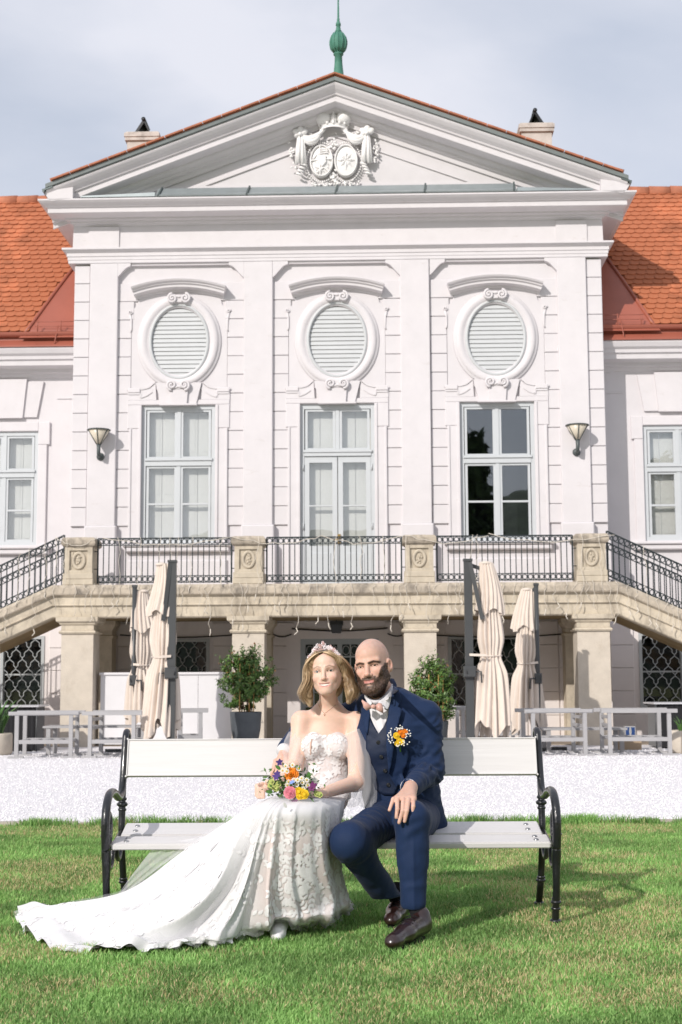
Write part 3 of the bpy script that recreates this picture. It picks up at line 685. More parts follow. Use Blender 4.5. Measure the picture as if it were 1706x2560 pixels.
# ================================================================ coat of arms in the pediment (white stucco relief)
M_stucco = mat('white_stucco', (0.80, 0.785, 0.78), 0.8, 0.04, 12, 0.15, 60, 0.25)
CA = empty('coat_of_arms'); CA.parent = PAL; CU = -.045
mb = MB()
for s in (-1, 1): mb.ball((CU + s * .19, -.10, 11.70), (.15, .13, .135), 16, 12)
mb.ball((CU, -.12, 11.66), (.07, .08, .13), 10, 8)
for i in range(7): mb.ball((CU, -.20, 11.56 + i * .038), .02, 6, 5)
for s in (-1, 1):
    for i in range(5): mb.ball((CU + s * .045, -.185, 11.57 + i * .04), .013, 6, 4)
mb.ball((CU, -.14, 11.80), .038, 8, 6); mb.box(CU - .012, CU + .012, -.15, -.125, 11.82, 11.92); mb.box(CU - .04, CU + .04, -.15, -.125, 11.865, 11.89)
mb.build('crown_cap', M_stucco, CA)
mb = MB()
mb.sweep([(CU + .25 * math.sin(a), -.02 - .17 * math.cos(a), 11.52 + .02 * math.cos(a * 2)) for a in np.linspace(-1.5, 1.5, 17)], [(math.sin(a), -math.cos(a), 0) for a in np.linspace(-1.5, 1.5, 17)], [(0, 0, 1)] * 17, [(0, -.035), (.03, -.04), (.02, 0), (.035, .035), (0, .04)], cprof=True)
for a in np.linspace(-1.3, 1.3, 7): mb.ball((CU + .28 * math.sin(a), -.04 - .18 * math.cos(a), 11.58), (.028, .028, .035), 8, 6)
mb.build('crown_band', M_stucco, CA)
for s in (-1, 1):
    mb = MB(); kx = CU + s * .635
    for q in range(5):       # draped swag from crown to knot
        pts = []
        for i in range(13):
            t = i / 12; x = CU + s * (.19 + .445 * t); sag = .34 * (math.sin(math.pi * t) ** .9) * (0.62 + .13 * q) * .62; z = 11.50 - .10 * t - sag + .02 * q * (1 - t) * 0
            if t < .25: x = CU + s * (.19 + .445 * t + (.02 * q - .04) * (1 - t * 4))
            pts.append((x, -.10 - .035 * math.sin(math.pi * t) - .012 * (q % 2), z))
        mb.tube(pts, [.022 + .026 * math.sin(math.pi * i / 12) for i in range(13)], 7)
    mb.build('drapery_swag', M_stucco, CA)
for s in (-1, 1):
    mb = MB(); kx = CU + s * .635
    for a, r_ in ((0.5, .085), (1.5, .09), (2.6, .085), (3.6, .06)): mb.ball((kx + .075 * math.cos(a), -.13, 11.40 + .06 * math.sin(a)), (r_, .055, r_ * .75), 10, 7, np.array(Matrix.Rotation(-a, 3, 'Y')))
    mb.ball((kx, -.17, 11.38), .04, 8, 6); mb.build('drapery_knot', M_stucco, CA)
for s in (-1, 1):
    mb = MB(); kx = CU + s * .625
    for q in range(5):
        mb.tube([(kx + (q - 2) * .022, -.12 - .02 * (q % 2), 11.36), (kx + (q - 2) * .033, -.12 - .03 * (q % 2), 11.1), (kx + (q - 2) * .042, -.11 - .03 * (q % 2), 10.80 + .02 * (q % 3))], [.022, .03, .034], 7)
    for i in range(4): mb.tube([(kx + s * (-.06 + .03 * i) + .05 * math.cos(a), -.10 - .04 * math.sin(a), 10.79 - .062 * i - .02 * math.cos(a)) for a in np.linspace(0, 3.14, 7)], [.022] * 7, 6)
    mb.build('drapery_tail', M_stucco, CA)
for s in (-1, 1):
    x = CU + s * .232
    S_ = MB(); z0 = 10.875; N_ = 24; rings = []
    vs_ = [(x, -.125, z0)]; fs_ = []
    for j, (k, yy) in enumerate(((.5, -.115), (.8, -.095), (.95, -.08), (1.0, -.05), (1.0, .02))):
        vs_ += [(x + .205 * k * math.cos(2 * math.pi * i / N_), yy, z0 + .30 * k * math.sin(2 * math.pi * i / N_)) for i in range(N_)]
    fs_ += [(0, 1 + i, 1 + (i + 1) % N_) for i in range(N_)] + [(1 + j * N_ + i, 1 + j * N_ + (i + 1) % N_, 1 + (j + 1) * N_ + (i + 1) % N_, 1 + (j + 1) * N_ + i) for j in range(4) for i in range(N_)]
    S_.add(vs_, fs_, True); ell_ring(S_, x, z0, .205, .30, [(.05, -.015), (.10, -.01), (.105, .01), (.05, .02), (0, .025)], 32, -.02)
    S_.build('shield', M_stucco, CA)
    E_ = MB()
    if s > 0:        # eight-pointed cross in relief
        for i in range(8):
            a = i * math.pi / 4 + math.pi / 8 * 0; L_ = .175 if i % 2 == 0 else .15
            c_, s_ = math.cos(a), math.sin(a); w = .03
            E_.add([(x, -.128, z0), (x + L_ * .55 * c_ - w * s_, -.126, z0 + L_ * .55 * s_ * 1.15 + w * c_), (x + L_ * c_, -.108, z0 + L_ * s_ * 1.15), (x + L_ * .55 * c_ + w * s_, -.126, z0 + L_ * .55 * s_ * 1.15 - w * c_), (x + L_ * .5 * c_, -.15, z0 + L_ * .5 * s_ * 1.15)], [(0, 1, 4), (1, 2, 4), (2, 3, 4), (3, 0, 4)])
    else:            # quartered arms with an inescutcheon
        E_.bar((x - .2, -.12, z0 + .0), (x + .2, -.12, z0 + .03), .02, .02); E_.bar((x - .03, -.12, z0 - .29), (x - .03, -.12, z0 + .28), .02, .02)
        E_.prism([(x - .06, z0 + .09), (x + .08, z0 + .09), (x + .085, z0 - .04), (x + .01, z0 - .13), (x - .06, z0 - .04)], -.155, -.1)
        for q in range(3): E_.bar((x - .04, -.135, z0 + .13 + .04 * q), (x + .12, -.125, z0 + .15 + .04 * q), .018, .02)
        E_.bar((x - .16, -.12, z0 + .03), (x - .09, -.12, z0 + .12), .025, .02); E_.bar((x - .10, -.12, z0 - .24), (x + .04, -.125, z0 - .14), .02, .02); E_.bar((x + .04, -.125, z0 - .14), (x + .14, -.11, z0 - .22), .02, .02)
        for q in range(26):
            a = random.uniform(0, 6.28); rr = random.uniform(.3, .85); E_.ball((x + .19 * rr * math.cos(a), -.118, z0 + .28 * rr * math.sin(a)), (.012, .012, .014), 5, 4)
    E_.build('shield_relief', M_stucco, CA)
mb = MB()
for s in (-1, 1):            # beaded chain round the shields
    for i in range(46):
        a = 2 * math.pi * i / 46; x = CU + s * .232 + .29 * math.cos(a); z = 10.86 + .385 * math.sin(a)
        if (x - CU) * s > .03: mb.ball((x, -.05, z), (.018, .018, .021), 6, 4)
        x = CU + s * .232 + .335 * math.cos(a); z = 10.86 + .425 * math.sin(a)
        if (x - CU) * s > .03 and z < 11.1: mb.ball((x, -.035, z), (.014, .014, .014), 5, 4)
mb.build('bead_chain', M_stucco, CA, kind='stuff')
mb = MB()
for s in (-1, 1):            # leafy sprigs beyond the drapery, at the knots and below the shields
    for cx_, cz_, n_, sx_, sz_ in ((CU + s * .80, 11.0, 20, .06, .17), (CU + s * .44, 11.40, 8, .06, .04), (CU + s * .22, 10.42, 26, .20, .035), (CU, 10.52, 14, .05, .12), (CU, 11.2, 12, .07, .08)):
        for q in range(n_):
            a = random.uniform(0, 6.28); mb.ball((cx_ + random.gauss(0, sx_ * .6) + s * .1 * ((10.98 - 0) * 0), -.04 - random.uniform(0, .06), cz_ + random.gauss(0, sz_ * .6)), (.035, .014, .018), 6, 4, np.array(Matrix.Rotation(a, 3, 'Y')))
mb.build('leaf_garland', M_stucco, CA, kind='stuff')

# ================================================================ wall lamps
M_lampglass = mat('frosted_lamp_glass', (0.62, 0.56, 0.46), 0.35, 0.05, 6, 0, 1, 0.4)
M_lampmetal = mat('grey_green_lamp_metal', (0.07, 0.085, 0.085), 0.45, spec=0.5)
def wall_lamp(u, label):
    L_ = empty('wall_lamp', FW @ Matrix.Translation((u, -.11, 5.23)), label, 'wall lamp', 'wall lamps on the corner pilasters')
    mb = MB(); mb.lathe([(.075, 0), (.07, .03), (.045, .06), (.0, .065)], (0, 0, 0), 16)
    me = mb.mesh('wall_plate', M_lampmetal); o = link('wall_plate', me, L_); o.rotation_euler = (R(90), 0, 0)
    mb = MB(); mb.tube([(0, 0, 0), (0, -.14, .0), (0, -.185, .02), (0, -.19, .07), (0, -.19, .22)], [.03, .032, .034, .034, .04], 12); mb.build('bracket', M_lampmetal, L_)
    mb = MB(); mb.lathe([(.035, .20), (.20, .46), (.19, .463), (.03, .21)], (0, -.19, 0), 28); mb.build('lamp_shade', M_lampglass, L_)
    mb = MB(); mb.tube([(.21 * math.cos(a), -.19 + .21 * math.sin(a), .468) for a in np.linspace(0, 2 * math.pi, 29)[:-1]], .011, 6, closed=True)
    for i in range(6):
        a = math.pi / 6 + i * math.pi / 3; mb.tube([(.04 * math.cos(a), -.19 + .04 * math.sin(a), .20), (.207 * math.cos(a), -.19 + .207 * math.sin(a), .466)], .009, 5)
    mb.build('shade_frame', M_lampmetal, L_)
    mb = MB(); mb.lathe([(.2, .468), (.205, .476), (.12, .49), (0, .495)], (0, -.19, 0), 24); mb.build('lid', M_lampmetal, L_)
wall_lamp(-4.40, 'conical wall lamp between stair railing and the window with white shutters')
wall_lamp(4.40, 'conical wall lamp beside the dark reflecting window')

# ================================================================ balcony with columns and two flights of steps
M_sand = mat('weathered_sandstone', (0.54, 0.475, 0.375), 0.9, 0.16, 3.0, 0.5, 28, 0.2, streak=((2.2, 2.2, 1.1), 0.50, 0.74, (0.18, 0.15, 0.12), 0.75))
M_sandgrey = mat('lichen_sandstone', (0.47, 0.41, 0.33), 0.92, 0.2, 5.0, 0.6, 24, 0.2, streak=((5, 5, 3.0), 0.47, 0.68, (0.14, 0.125, 0.11), 0.85))
M_shaft = mat('rendered_stone_shaft', (0.56, 0.50, 0.42), 0.9, 0.08, 4.0, 0.4, 40, 0.2, streak=((4, 4, 2), 0.55, 0.8, (0.35, 0.29, 0.22), 0.6))
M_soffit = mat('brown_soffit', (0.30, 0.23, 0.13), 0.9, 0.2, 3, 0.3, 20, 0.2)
M_rail = mat('dark_green_iron', (0.018, 0.026, 0.030), 0.42, spec=0.5)
BAL = empty('balcony', FW, 'weathered sandstone balcony with iron railing, square columns and stairs down both sides', 'balcony')
FY = -2.2
BX = 4.74; SLP = -.45
def bpath(z): return [(-10.2, FY, z + SLP * 5.46), (-BX, FY, z), (BX, FY, z), (10.2, FY, z + SLP * 5.46)]
def bsweep(prof, name, m_):
    mb = MB(); mb.sweep(bpath(0), [(0, -1, 0)] * 4, [(0, 0, 1)] * 4, prof, cprof=True); return mb.build(name, m_, BAL)
bsweep([(-.25, 2.53), (.12, 2.53), (.13, 2.55), (.13, 2.64), (.10, 2.67), (.08, 2.70), (-.25, 2.70)], 'slab_edge', M_sandgrey)
bsweep([(-.25, 2.345), (.055, 2.345), (.07, 2.36), (.055, 2.375), (.055, 2.51), (.085, 2.53), (-.25, 2.53)], 'slab_band', M_sand)
bsweep([(-.25, 2.15), (.0, 2.15), (.02, 2.17), (.03, 2.345), (-.25, 2.345)], 'slab_fascia', M_sand)
mb = MB(); mb.box(-BX, BX, FY + .25, 0, 2.22, 2.695); mb.build('floor_slab', M_sandgrey, BAL)
mb = MB(); mb.box(-BX, BX, FY + .25, -.02, 2.17, 2.218)
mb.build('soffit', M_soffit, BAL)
for sx in (-1, 1):
    mb = MB()
    for i in range(15):
        a, b = sorted((sx * (BX + .36 * i), sx * (BX + .36 * (i + 1)))); zt = 2.695 - .162 * (i + 1); mb.box(a, b, FY + .25, -.85 + .0, zt - .10, zt)
    mb.build('stair_step', M_sandgrey, BAL)
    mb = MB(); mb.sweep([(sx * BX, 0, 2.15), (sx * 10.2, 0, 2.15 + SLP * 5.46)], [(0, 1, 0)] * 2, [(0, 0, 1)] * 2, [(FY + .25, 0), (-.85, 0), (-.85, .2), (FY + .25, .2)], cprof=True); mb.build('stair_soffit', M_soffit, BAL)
COLX = (-4.32, -1.44, 1.44, 4.32)
cs = None
for x in COLX:
    if cs is None:
        P_ = {}
        mb = MB(); mb.box(-.27, .27, -.27, .27, -.1, 1.90); P_['column_shaft'] = mb.mesh('column_shaft', M_shaft)
        mb = MB(); sq = [(-.27, -.27, 0), (.27, -.27, 0), (.27, .27, 0), (-.27, .27, 0)]
        mb.molding(sq, [(-.2, 1.88), (.03, 1.885), (.045, 1.91), (.03, 1.935), (.0, 1.945), (-.2, 1.945)], closed=True); mb.molding(sq, [(-.2, 1.945), (.005, 1.945), (.005, 2.03), (.03, 2.04), (.035, 2.06), (.08, 2.09), (.085, 2.165), (-.2, 2.165)], closed=True); P_['capital'] = mb.mesh('capital', M_sand)
        cs = P_
    c_ = empty('column'); c_.parent = BAL; c_.location = (x, FY + .26, 0)
    for k, me in P_.items(): link(k, me, c_)
    # responds against the wall
    mb = MB(); mb.box(x - .25, x + .25, -.46, -.02, -.1, 1.86); mb.molding([(x - .25, -.02, 0), (x - .25, -.46, 0), (x + .25, -.46, 0), (x + .25, -.02, 0)], [(-.1, 1.86), (.02, 1.86), (.03, 1.9), (0, 1.92), (.0, 2.0), (.04, 2.05), (.07, 2.1), (.07, 2.168), (-.1, 2.168)]); mb.build('rear_pier', M_sand, BAL)
    # pedestal in the railing
    p = empty('pedestal'); p.parent = BAL; p.location = (x, FY + .22, 0)
    mb = MB(); mb.box(-.26, .26, -.29, .26, 2.70, 2.80, .012); mb.box(-.255, .255, -.285, .26, 2.801, 2.90, .01); mb.build('pedestal_base', M_sand, p)
    mb = MB(); mb.box(-.235, -.155, -.25, .235, 2.90, 3.34); mb.box(.155, .235, -.25, .235, 2.90, 3.34); mb.box(-.155, .155, -.25, .235, 2.90, 2.955); mb.box(-.155, .155, -.25, .235, 3.29, 3.34); mb.box(-.155, .155, -.215, .235, 2.955, 3.29); mb.build('pedestal_die', M_sand, p)
    mb = MB(); mb.molding([(-.235, -.25, 0), (.235, -.25, 0), (.235, .235, 0), (-.235, .235, 0)], [(-.2, 3.34), (.0, 3.34), (.015, 3.36), (.04, 3.37), (.055, 3.40), (.05, 3.47), (.02, 3.51), (-.2, 3.53)], closed=True); mb.box(-.1, .1, -.1, .1, 3.45, 3.53); mb.build('pedestal_cap', M_sandgrey, p)
    mb = MB(); ell_ring(mb, 0, 3.12, .095, .13, [(0, -.03), (.02, -.025), (.032, 0), (.02, .025), (0, .03)], 28, -.213)
    for q in range(14): mb.ball((random.gauss(0, .025), -.222, 3.12 + random.gauss(0, .045)), (.02, .018, .022), 6, 4)
    mb.build('medallion', M_sand, p)

def railing(x0, x1, slope=0.0, y=FY + .12, z0=2.735, name='railing'):
    r_ = empty(name); r_.parent = BAL; H0, H1, B0, B1 = .765, .65, .015, .125
    zz = lambda x, h: z0 + h + slope * (x - (x0 if slope <= 0 else x1)) if True else 0
    def zz(x, h): return z0 + h + slope * (abs(x) - BX if slope else 0)
    mb = MB()
    for h, w in ((H0, .022), (H1, .014), (B1, .014), (B0, .018)): mb.bar((x0, y, zz(x0, h)), (x1, y, zz(x1, h)), w * 1.2, w)
    mb.build('rail', M_rail, r_)
    n = max(3, round(abs(x1 - x0) / .0965)); me = None
    for i in range(n + 1):
        x = x0 + (x1 - x0) * i / n
        if me is None or True:
            k = 'bar' if 0 < i < n else 'post'
            if k not in RB:
                b_ = MB(); w = .0075 if k == 'bar' else .013; b_.box(-w, w, -w, w, 0, H0 - .0); RB[k] = b_.mesh('baluster', M_rail)
        o = link('baluster', RB[k], r_); o.location = (x, y, zz(x, 0))
    mb = MB()
    for i in range(n):
        x = x0 + (x1 - x0) * (i + .5) / n
        for a, b in ((H0, H1), (B1, B0)): ell_ring(mb, x, zz(x, (a + b) / 2), .037, .042, [(-.006, -.007), (.006, -.007), (.006, .007), (-.006, .007)], 10, y, False)
    mb.build('ring_band', M_rail, r_, kind='stuff')
RB = {}
for a, b in ((-4.02, -1.74), (-1.14, 1.14), (1.74, 4.02)): railing(a, b)
for sx in (-1, 1):
    railing(sx * 4.60, sx * 8.6, SLP - .02); railing(sx * 4.60, sx * 8.2, SLP - .02, y=-.95)
mb = MB()
for a in (-4.06, -1.70, -1.18, 1.18, 1.70, 4.06):
    for z in (2.98, 3.28): mb.bar((a - .05, FY + .12, z), (a + .05, FY + .12, z), .014)
mb.build('railing_bracket', M_rail, BAL, kind='stuff')

# fairy lights draped over railing and slab
M_wire = mat('pale_wire', (0.62, 0.57, 0.49), 0.7)
mb = MB(); x = -7.0
while x < 7.0:
    x += random.uniform(.08, .2)
    dz = (abs(x) - BX) * SLP if abs(x) > BX else 0
    top = random.choice((3.5, 2.72, 2.72)) + dz; L_ = random.uniform(.30, .78) if top - dz < 3 else random.uniform(.7, 1.25)
    n = 9; ph = random.uniform(0, 6); pts = [(x + random.gauss(0, .018) + .02 * math.sin(ph + i * 1.3), FY - .145 + (.02 if top - dz > 3 and i < 3 else 0) - random.uniform(0, .01), top - L_ * i / (n - 1)) for i in range(n)]
    mb.tube(pts, .0045, 4)
    if random.random() < .55: e_ = pts[-1]; mb.tube([e_, (e_[0] + random.uniform(-.04, .04), e_[1], e_[2] - .06), (e_[0] + random.uniform(-.05, .05), e_[1] - .01, e_[2] - .11)], .009, 5)
for a, b in ((-4.7, -4.0), (-3.9, -1.7), (-1.7, -.2), (-.2, 1.2), (1.2, 2.6), (2.6, 4.7)):
    mb.tube([(a + (b - a) * t, FY - .09 + random.gauss(0, .008), 3.50 - .13 * math.sin(math.pi * t) + random.gauss(0, .012)) for t in np.linspace(0, 1, 14)], .006, 5)
o = mb.build('string_lights', M_wire); o.matrix_world = FW; tag(o, 'tangled pale fairy light wires hanging over the stone balcony edge', 'string lights')

# porch lantern and cable
Ln = empty('porch_lantern', FW @ Matrix.Translation((-.02, -.35, 1.98)), 'small black lantern hanging above the ground floor glazed door', 'lantern')
mb = MB(); mb.box(-.12, .12, -.09, .09, .10, .17); mb.add([(-.11, -.08, .1), (.11, -.08, .1), (.11, .08, .1), (-.11, .08, .1), (-.08, -.06, -.05), (.08, -.06, -.05), (.08, .06, -.05), (-.08, .06, -.05)], [(0, 1, 5, 4), (1, 2, 6, 5), (2, 3, 7, 6), (3, 0, 4, 7), (4, 5, 6, 7)]); mb.build('lantern_body', M_black, Ln)
mb = MB(); mb.bar((0, 0, .17), (0, 0, .26), .02); mb.build('hanger', M_black, Ln)
mb = MB()
for a, b, z in ((-4.0, -1.75, 1.93), (-1.2, -.85, 1.93), (-.85, .9, 2.03), (.9, 1.25, 1.93), (1.7, 4.05, 1.9)): mb.tube([(a + (b - a) * t, -.05, z - .05 * math.sin(math.pi * t)) for t in np.linspace(0, 1, 9)], .012, 5)
o = mb.build('power_cable', M_black); o.matrix_world = FW; tag(o, 'black cable strung along the wall below the balcony', 'cable')

# ================================================================ ground
def vnoise(x, y, scale, seed):
    """smooth value noise in numpy"""
    g = np.random.default_rng(seed).random((64, 64)); x = np.asarray(x) / scale + 31.7; y = np.asarray(y) / scale + 17.3
    xi = np.floor(x).astype(int); yi = np.floor(y).astype(int); fx = x - xi; fy = y - yi; fx = fx * fx * (3 - 2 * fx); fy = fy * fy * (3 - 2 * fy)
    q = lambda a, b: g[a % 64, b % 64]
    return (q(xi, yi) * (1 - fx) + q(xi + 1, yi) * fx) * (1 - fy) + (q(xi, yi + 1) * (1 - fx) + q(xi + 1, yi + 1) * fx) * fy

M_soil = mat('lawn_soil', (0.17, 0.22, 0.07), 0.95, 0, 3.0, 0.8, 40, 0.1, col2=(0.30, 0.27, 0.13))
M_gravel = mat('white_gravel', (0.72, 0.70, 0.715), 0.9, 0.08, 60, 0.5, 70, 0.2, detail=3)
M_chip = mat('white_marble_chip', (0.78, 0.765, 0.78), 0.8, spec=0.3, attr='col', var=.02)
M_kerb = mat('kerb_stone', (0.42, 0.38, 0.33), 0.9, 0.15, 8, 0.5, 30, 0.2)
M_pave = mat('porch_paving', (0.30, 0.25, 0.20), 0.9, 0.15, 3, 0.3, 20, 0.2)
mb = MB(); mb.add([(-500, -300, -.03), (500, -300, -.03), (500, 900, -.03), (-500, 900, -.03)], [(0, 1, 2, 3)]); o = mb.build('ground', M_soil); o['kind'] = 'structure'
KY = 11.02
mb = MB(); mb.add([(-30, -20, 0), (30, -20, 0), (30, KY - .05, 0), (-30, KY - .05, 0)], [(0, 1, 2, 3)]); o = mb.build('lawn', M_soil); o['kind'] = 'structure'
mb = MB(); mb.add([(-40, KY + .03, .0), (40, KY + .03, .0), (40, 30, .0), (-40, 30, .0)], [(0, 1, 2, 3)]); o = mb.build('gravel_terrace', M_gravel); o['kind'] = 'structure'
mb = MB(); x = -12.0
while x < 12:
    mb.box(x, x + .98, KY - .06, KY + .04, -.05, .02 + random.uniform(-.006, .006)); x += 1.0
o = mb.build('kerb', M_kerb); o['kind'] = 'structure'
mb = MB(); mb.box(-10, 10, -2.0, .9, -.05, .012); o = mb.build('porch_paving', M_pave); o.matrix_world = FW; o['kind'] = 'structure'

# gravel chips
n = 42000
gy = KY + .05 + 11.5 * rng.random(n) ** 1.5; gx = (rng.random(n) * 2 - 1) * (gy * .27 + 1.0)
s = rng.uniform(.006, .0115, n) * (1 + .03 * (gy - 11)); base = np.array([(1, 0, -.3), (-.6, .8, -.3), (-.5, -.9, -.25), (.1, .1, .75)])
a = rng.random(n) * 6.28; ca, sa = np.cos(a), np.sin(a)
V = np.empty((n, 4, 3)); j = rng.uniform(.7, 1.3, (n, 4, 3)); B_ = base[None] * j
V[:, :, 0] = gx[:, None] + s[:, None] * (B_[:, :, 0] * ca[:, None] - B_[:, :, 1] * sa[:, None]); V[:, :, 1] = gy[:, None] + s[:, None] * (B_[:, :, 0] * sa[:, None] + B_[:, :, 1] * ca[:, None]); V[:, :, 2] = s[:, None] * B_[:, :, 2] + .003
F = (np.arange(n)[:, None, None] * 4 + np.array([(0, 1, 3), (1, 2, 3), (2, 0, 3)])[None]).reshape(-1, 3)
c = np.repeat(rng.uniform(.62, .78, (n, 1)) * np.array([[1, .985, 1.0]]), 4, 0)
o = big_mesh('gravel_chips', V.reshape(-1, 3), F, M_chip, cols=c); tag(o, 'loose white marble gravel covering the terrace', 'gravel', kind='stuff')

# grass blades
M_grass = mat('grass_blade', (0.1, 0.2, 0.05), 0.6, spec=0.25, attr='col', var=.03)
t_ = M_grass.node_tree; b_ = t_.nodes['Principled BSDF']; tl_ = t_.nodes.new('ShaderNodeBsdfTranslucent'); ms_ = t_.nodes.new('ShaderNodeMixShader'); ms_.inputs[0].default_value = .3
at_ = [q for q in t_.nodes if q.type == 'ATTRIBUTE'][0]; t_.links.new(at_.outputs['Color'], tl_.inputs['Color']); t_.links.new(b_.outputs[0], ms_.inputs[1]); t_.links.new(tl_.outputs[0], ms_.inputs[2]); t_.links.new(ms_.outputs[0], t_.nodes['Material Output'].inputs['Surface'])
def blades(n, gx, gy, hmin, hmax, wd, dry_bias=0.0):
    n = len(gx); ln = vnoise(gx, gy, .55, 3) * .6 + vnoise(gx, gy, .17, 5) * .4; lush = vnoise(gx, gy, .9, 11) * .65 + vnoise(gx, gy, .28, 12) * .35
    h = rng.uniform(hmin, hmax, n) * (.65 + .75 * ln); a = rng.random(n) * 6.28; lean = rng.uniform(.15, 1.0, n) * h; w = wd * rng.uniform(.7, 1.3, n)
    dxl, dyl = np.cos(a) * lean, np.sin(a) * lean; b = a + 1.57 + rng.normal(0, .5, n); wx, wy = np.cos(b) * w / 2, np.sin(b) * w / 2
    V = np.empty((n, 5, 3)); z0 = np.zeros(n)
    V[:, 0] = np.stack([gx - wx, gy - wy, z0], 1); V[:, 1] = np.stack([gx + wx, gy + wy, z0], 1)
    V[:, 2] = np.stack([gx - wx * .8 + dxl * .35, gy - wy * .8 + dyl * .35, h * .62], 1); V[:, 3] = np.stack([gx + wx * .8 + dxl * .35, gy + wy * .8 + dyl * .35, h * .62], 1)
    V[:, 4] = np.stack([gx + dxl, gy + dyl, h], 1)
    F = (np.arange(n)[:, None, None] * 5 + np.array([(0, 1, 3), (0, 3, 2), (2, 3, 4)])[None]).reshape(-1, 3)
    dry = np.clip((lush - .45) * 3.6 + dry_bias, 0.05, .85); isdry = rng.random(n) < dry * .5
    r_ = rng.random((n, 1)); g1 = np.array([.125, .28, .06]); g2 = np.array([.385, .61, .205]); d1 = np.array([.46, .40, .18]); d2 = np.array([.72, .62, .36])
    tone = (.62 + .62 * vnoise(gx, gy, .22, 21) ** 1.0)[:, None]; col = np.where(isdry[:, None], d1 + (d2 - d1) * r_, (g1 + (g2 - g1) * r_) * tone)
    return V.reshape(-1, 3), F, np.repeat(col, 5, 0)
n = 420000
gy = 4.25 + (KY - .08 - 4.25) * rng.random(n) ** 1.25; gx = (rng.random(n) * 2 - 1) * (gy * .255 + .55)
V, F, C_ = blades(n, gx, gy, .011, .027, .0042)
o = big_mesh('grass', V, F, M_grass, cols=C_); tag(o, 'short mown lawn grass with dry straw patches', 'grass', kind='stuff')
# taller tufts along the kerb and in the lawn
n = 9000; cl = rng.integers(0, 90, n); cxs = rng.uniform(-3.4, 3.4, 90); cys = KY - .11 - rng.random(90) * .1
gx = cxs[cl] + rng.normal(0, .05, n); gy = np.minimum(cys[cl] + rng.normal(0, .035, n), KY - .07)
V, F, C_ = blades(n, gx, gy, .035, .08, .0055, -1.0)
o = big_mesh('grass_tufts', V, F, M_grass, cols=C_); tag(o, 'longer grass tufts along the stone edging', 'grass', kind='stuff')

# ================================================================ plants
def leaf_cloud(name, m_, parent, pts, nrm, size, cols, flat=.5):
    """many folded leaf-shaped faces"""
    n = len(pts); a = rng.normal(0, 1, (n, 3)) * .7 + nrm; a /= np.linalg.norm(a, axis=1)[:, None]
    u = np.cross(a, rng.normal(0, 1, (n, 3))); u /= np.linalg.norm(u, axis=1)[:, None]; w = np.cross(a, u); s = size * rng.uniform(.6, 1.25, (n, 1))
    V = np.stack([pts - u * s, pts + w * s * .42 + a * s * .10, pts + u * s, pts - w * s * .42 + a * s * .10], 1)
    F = (np.arange(n)[:, None, None] * 4 + np.array([(0, 1, 2), (0, 2, 3)])[None]).reshape(-1, 3)
    return big_mesh(name, V.reshape(-1, 3), F, m_, parent, cols=np.repeat(cols, 4, 0))
M_leaf = mat('glossy_leaf', (0.05, 0.1, 0.03), 0.4, attr='col', var=.02, spec=0.5)
M_pot = mat('anthracite_pot', (0.075, 0.085, 0.095), 0.6, 0.12, 6, 0.1, 30, 0.4)
M_stem = mat('woody_stem', (0.16, 0.10, 0.06), 0.9, 0.2, 20)
M_cane = mat('bamboo_cane', (0.45, 0.26, 0.09), 0.6, 0.1, 10)
def shrub(x, y, w, h0, h1, n, label, potw, poth, lit=1.0):
    S_ = empty('potted_shrub', Matrix.Translation((x, y, 0)), label, 'potted plant', 'shrubs in dark pots')
    mb = MB(); mb.lathe([(potw * .62, .0), (potw * .70, .02), (potw * .93, poth * .55), (potw, poth * .96), (potw, poth), (potw * .92, poth), (potw * .90, poth * .9), (0, poth * .88)], n=32); mb.build('pot', M_pot, S_)
    mb = MB()
    for i in range(9):
        a = random.uniform(0, 6.28); r_ = random.uniform(.0, .12); e_ = (w * random.uniform(.2, .75) * math.cos(a), w * random.uniform(.2, .7) * math.sin(a), random.uniform(h0 + .35 * (h1 - h0), h1 * .95))
        mb.tube([(r_ * math.cos(a), r_ * math.sin(a), poth * .85), (e_[0] * .4, e_[1] * .4, (poth + e_[2]) / 2), e_], [.012, .009, .004], 5)
    mb.build('stem', M_stem, S_)
    mb = MB()
    for dx in (-.09, .06, .13): mb.tube([(dx, -.16, poth * .85), (dx + .01, -.20, h1 * .86)], .009, 6)
    mb.build('cane', M_cane, S_)
    # sprigs on lumpy crown
    ns = 300; P_ = []; N_ = []; C_ = []
    for i in range(ns):
        d = rng.normal(0, 1, 3); d /= np.linalg.norm(d); rr = rng.random() ** .45
        lob = 1 + .22 * math.sin(3.1 * d[0] + 2 * d[2] + x) + .15 * math.sin(5 * d[2] + 3 * d[1])
        c_ = np.array((d[0] * w * rr * lob, d[1] * w * rr * .85 * lob, (h0 + h1) / 2 + d[2] * (h1 - h0) / 2 * rr * (1 + .1 * math.sin(4 * d[0] + x))))
        k = int(n / ns); out_ = d * .05 + np.array((0, 0, .035)); t = rng.random(k)
        p = c_ + out_ * (t[:, None] * 2 - .5) * 1.2 + rng.normal(0, .02, (k, 3)); P_.append(p); N_.append(np.repeat((d + np.array((0, 0, .6)))[None], k, 0))
        g = rng.random((k, 1)); cc_ = np.array([.035, .085, .016]) * (1 - g) + np.array([.15, .26, .06]) * g; br = rng.random((k, 1)) < .05; cc_ = np.where(br, np.array([.25, .12, .04]), cc_); C_.append(cc_)
    leaf_cloud('foliage', M_leaf, S_, np.concatenate(P_), np.concatenate(N_), .029, np.concatenate(C_))
shrub((615 - 853) / 3551 * 22.6, 22.6, .375, .60, 1.57, 10500, 'bushy climbing shrub in a dark pot between a stone column and the white counter', .25, .60)
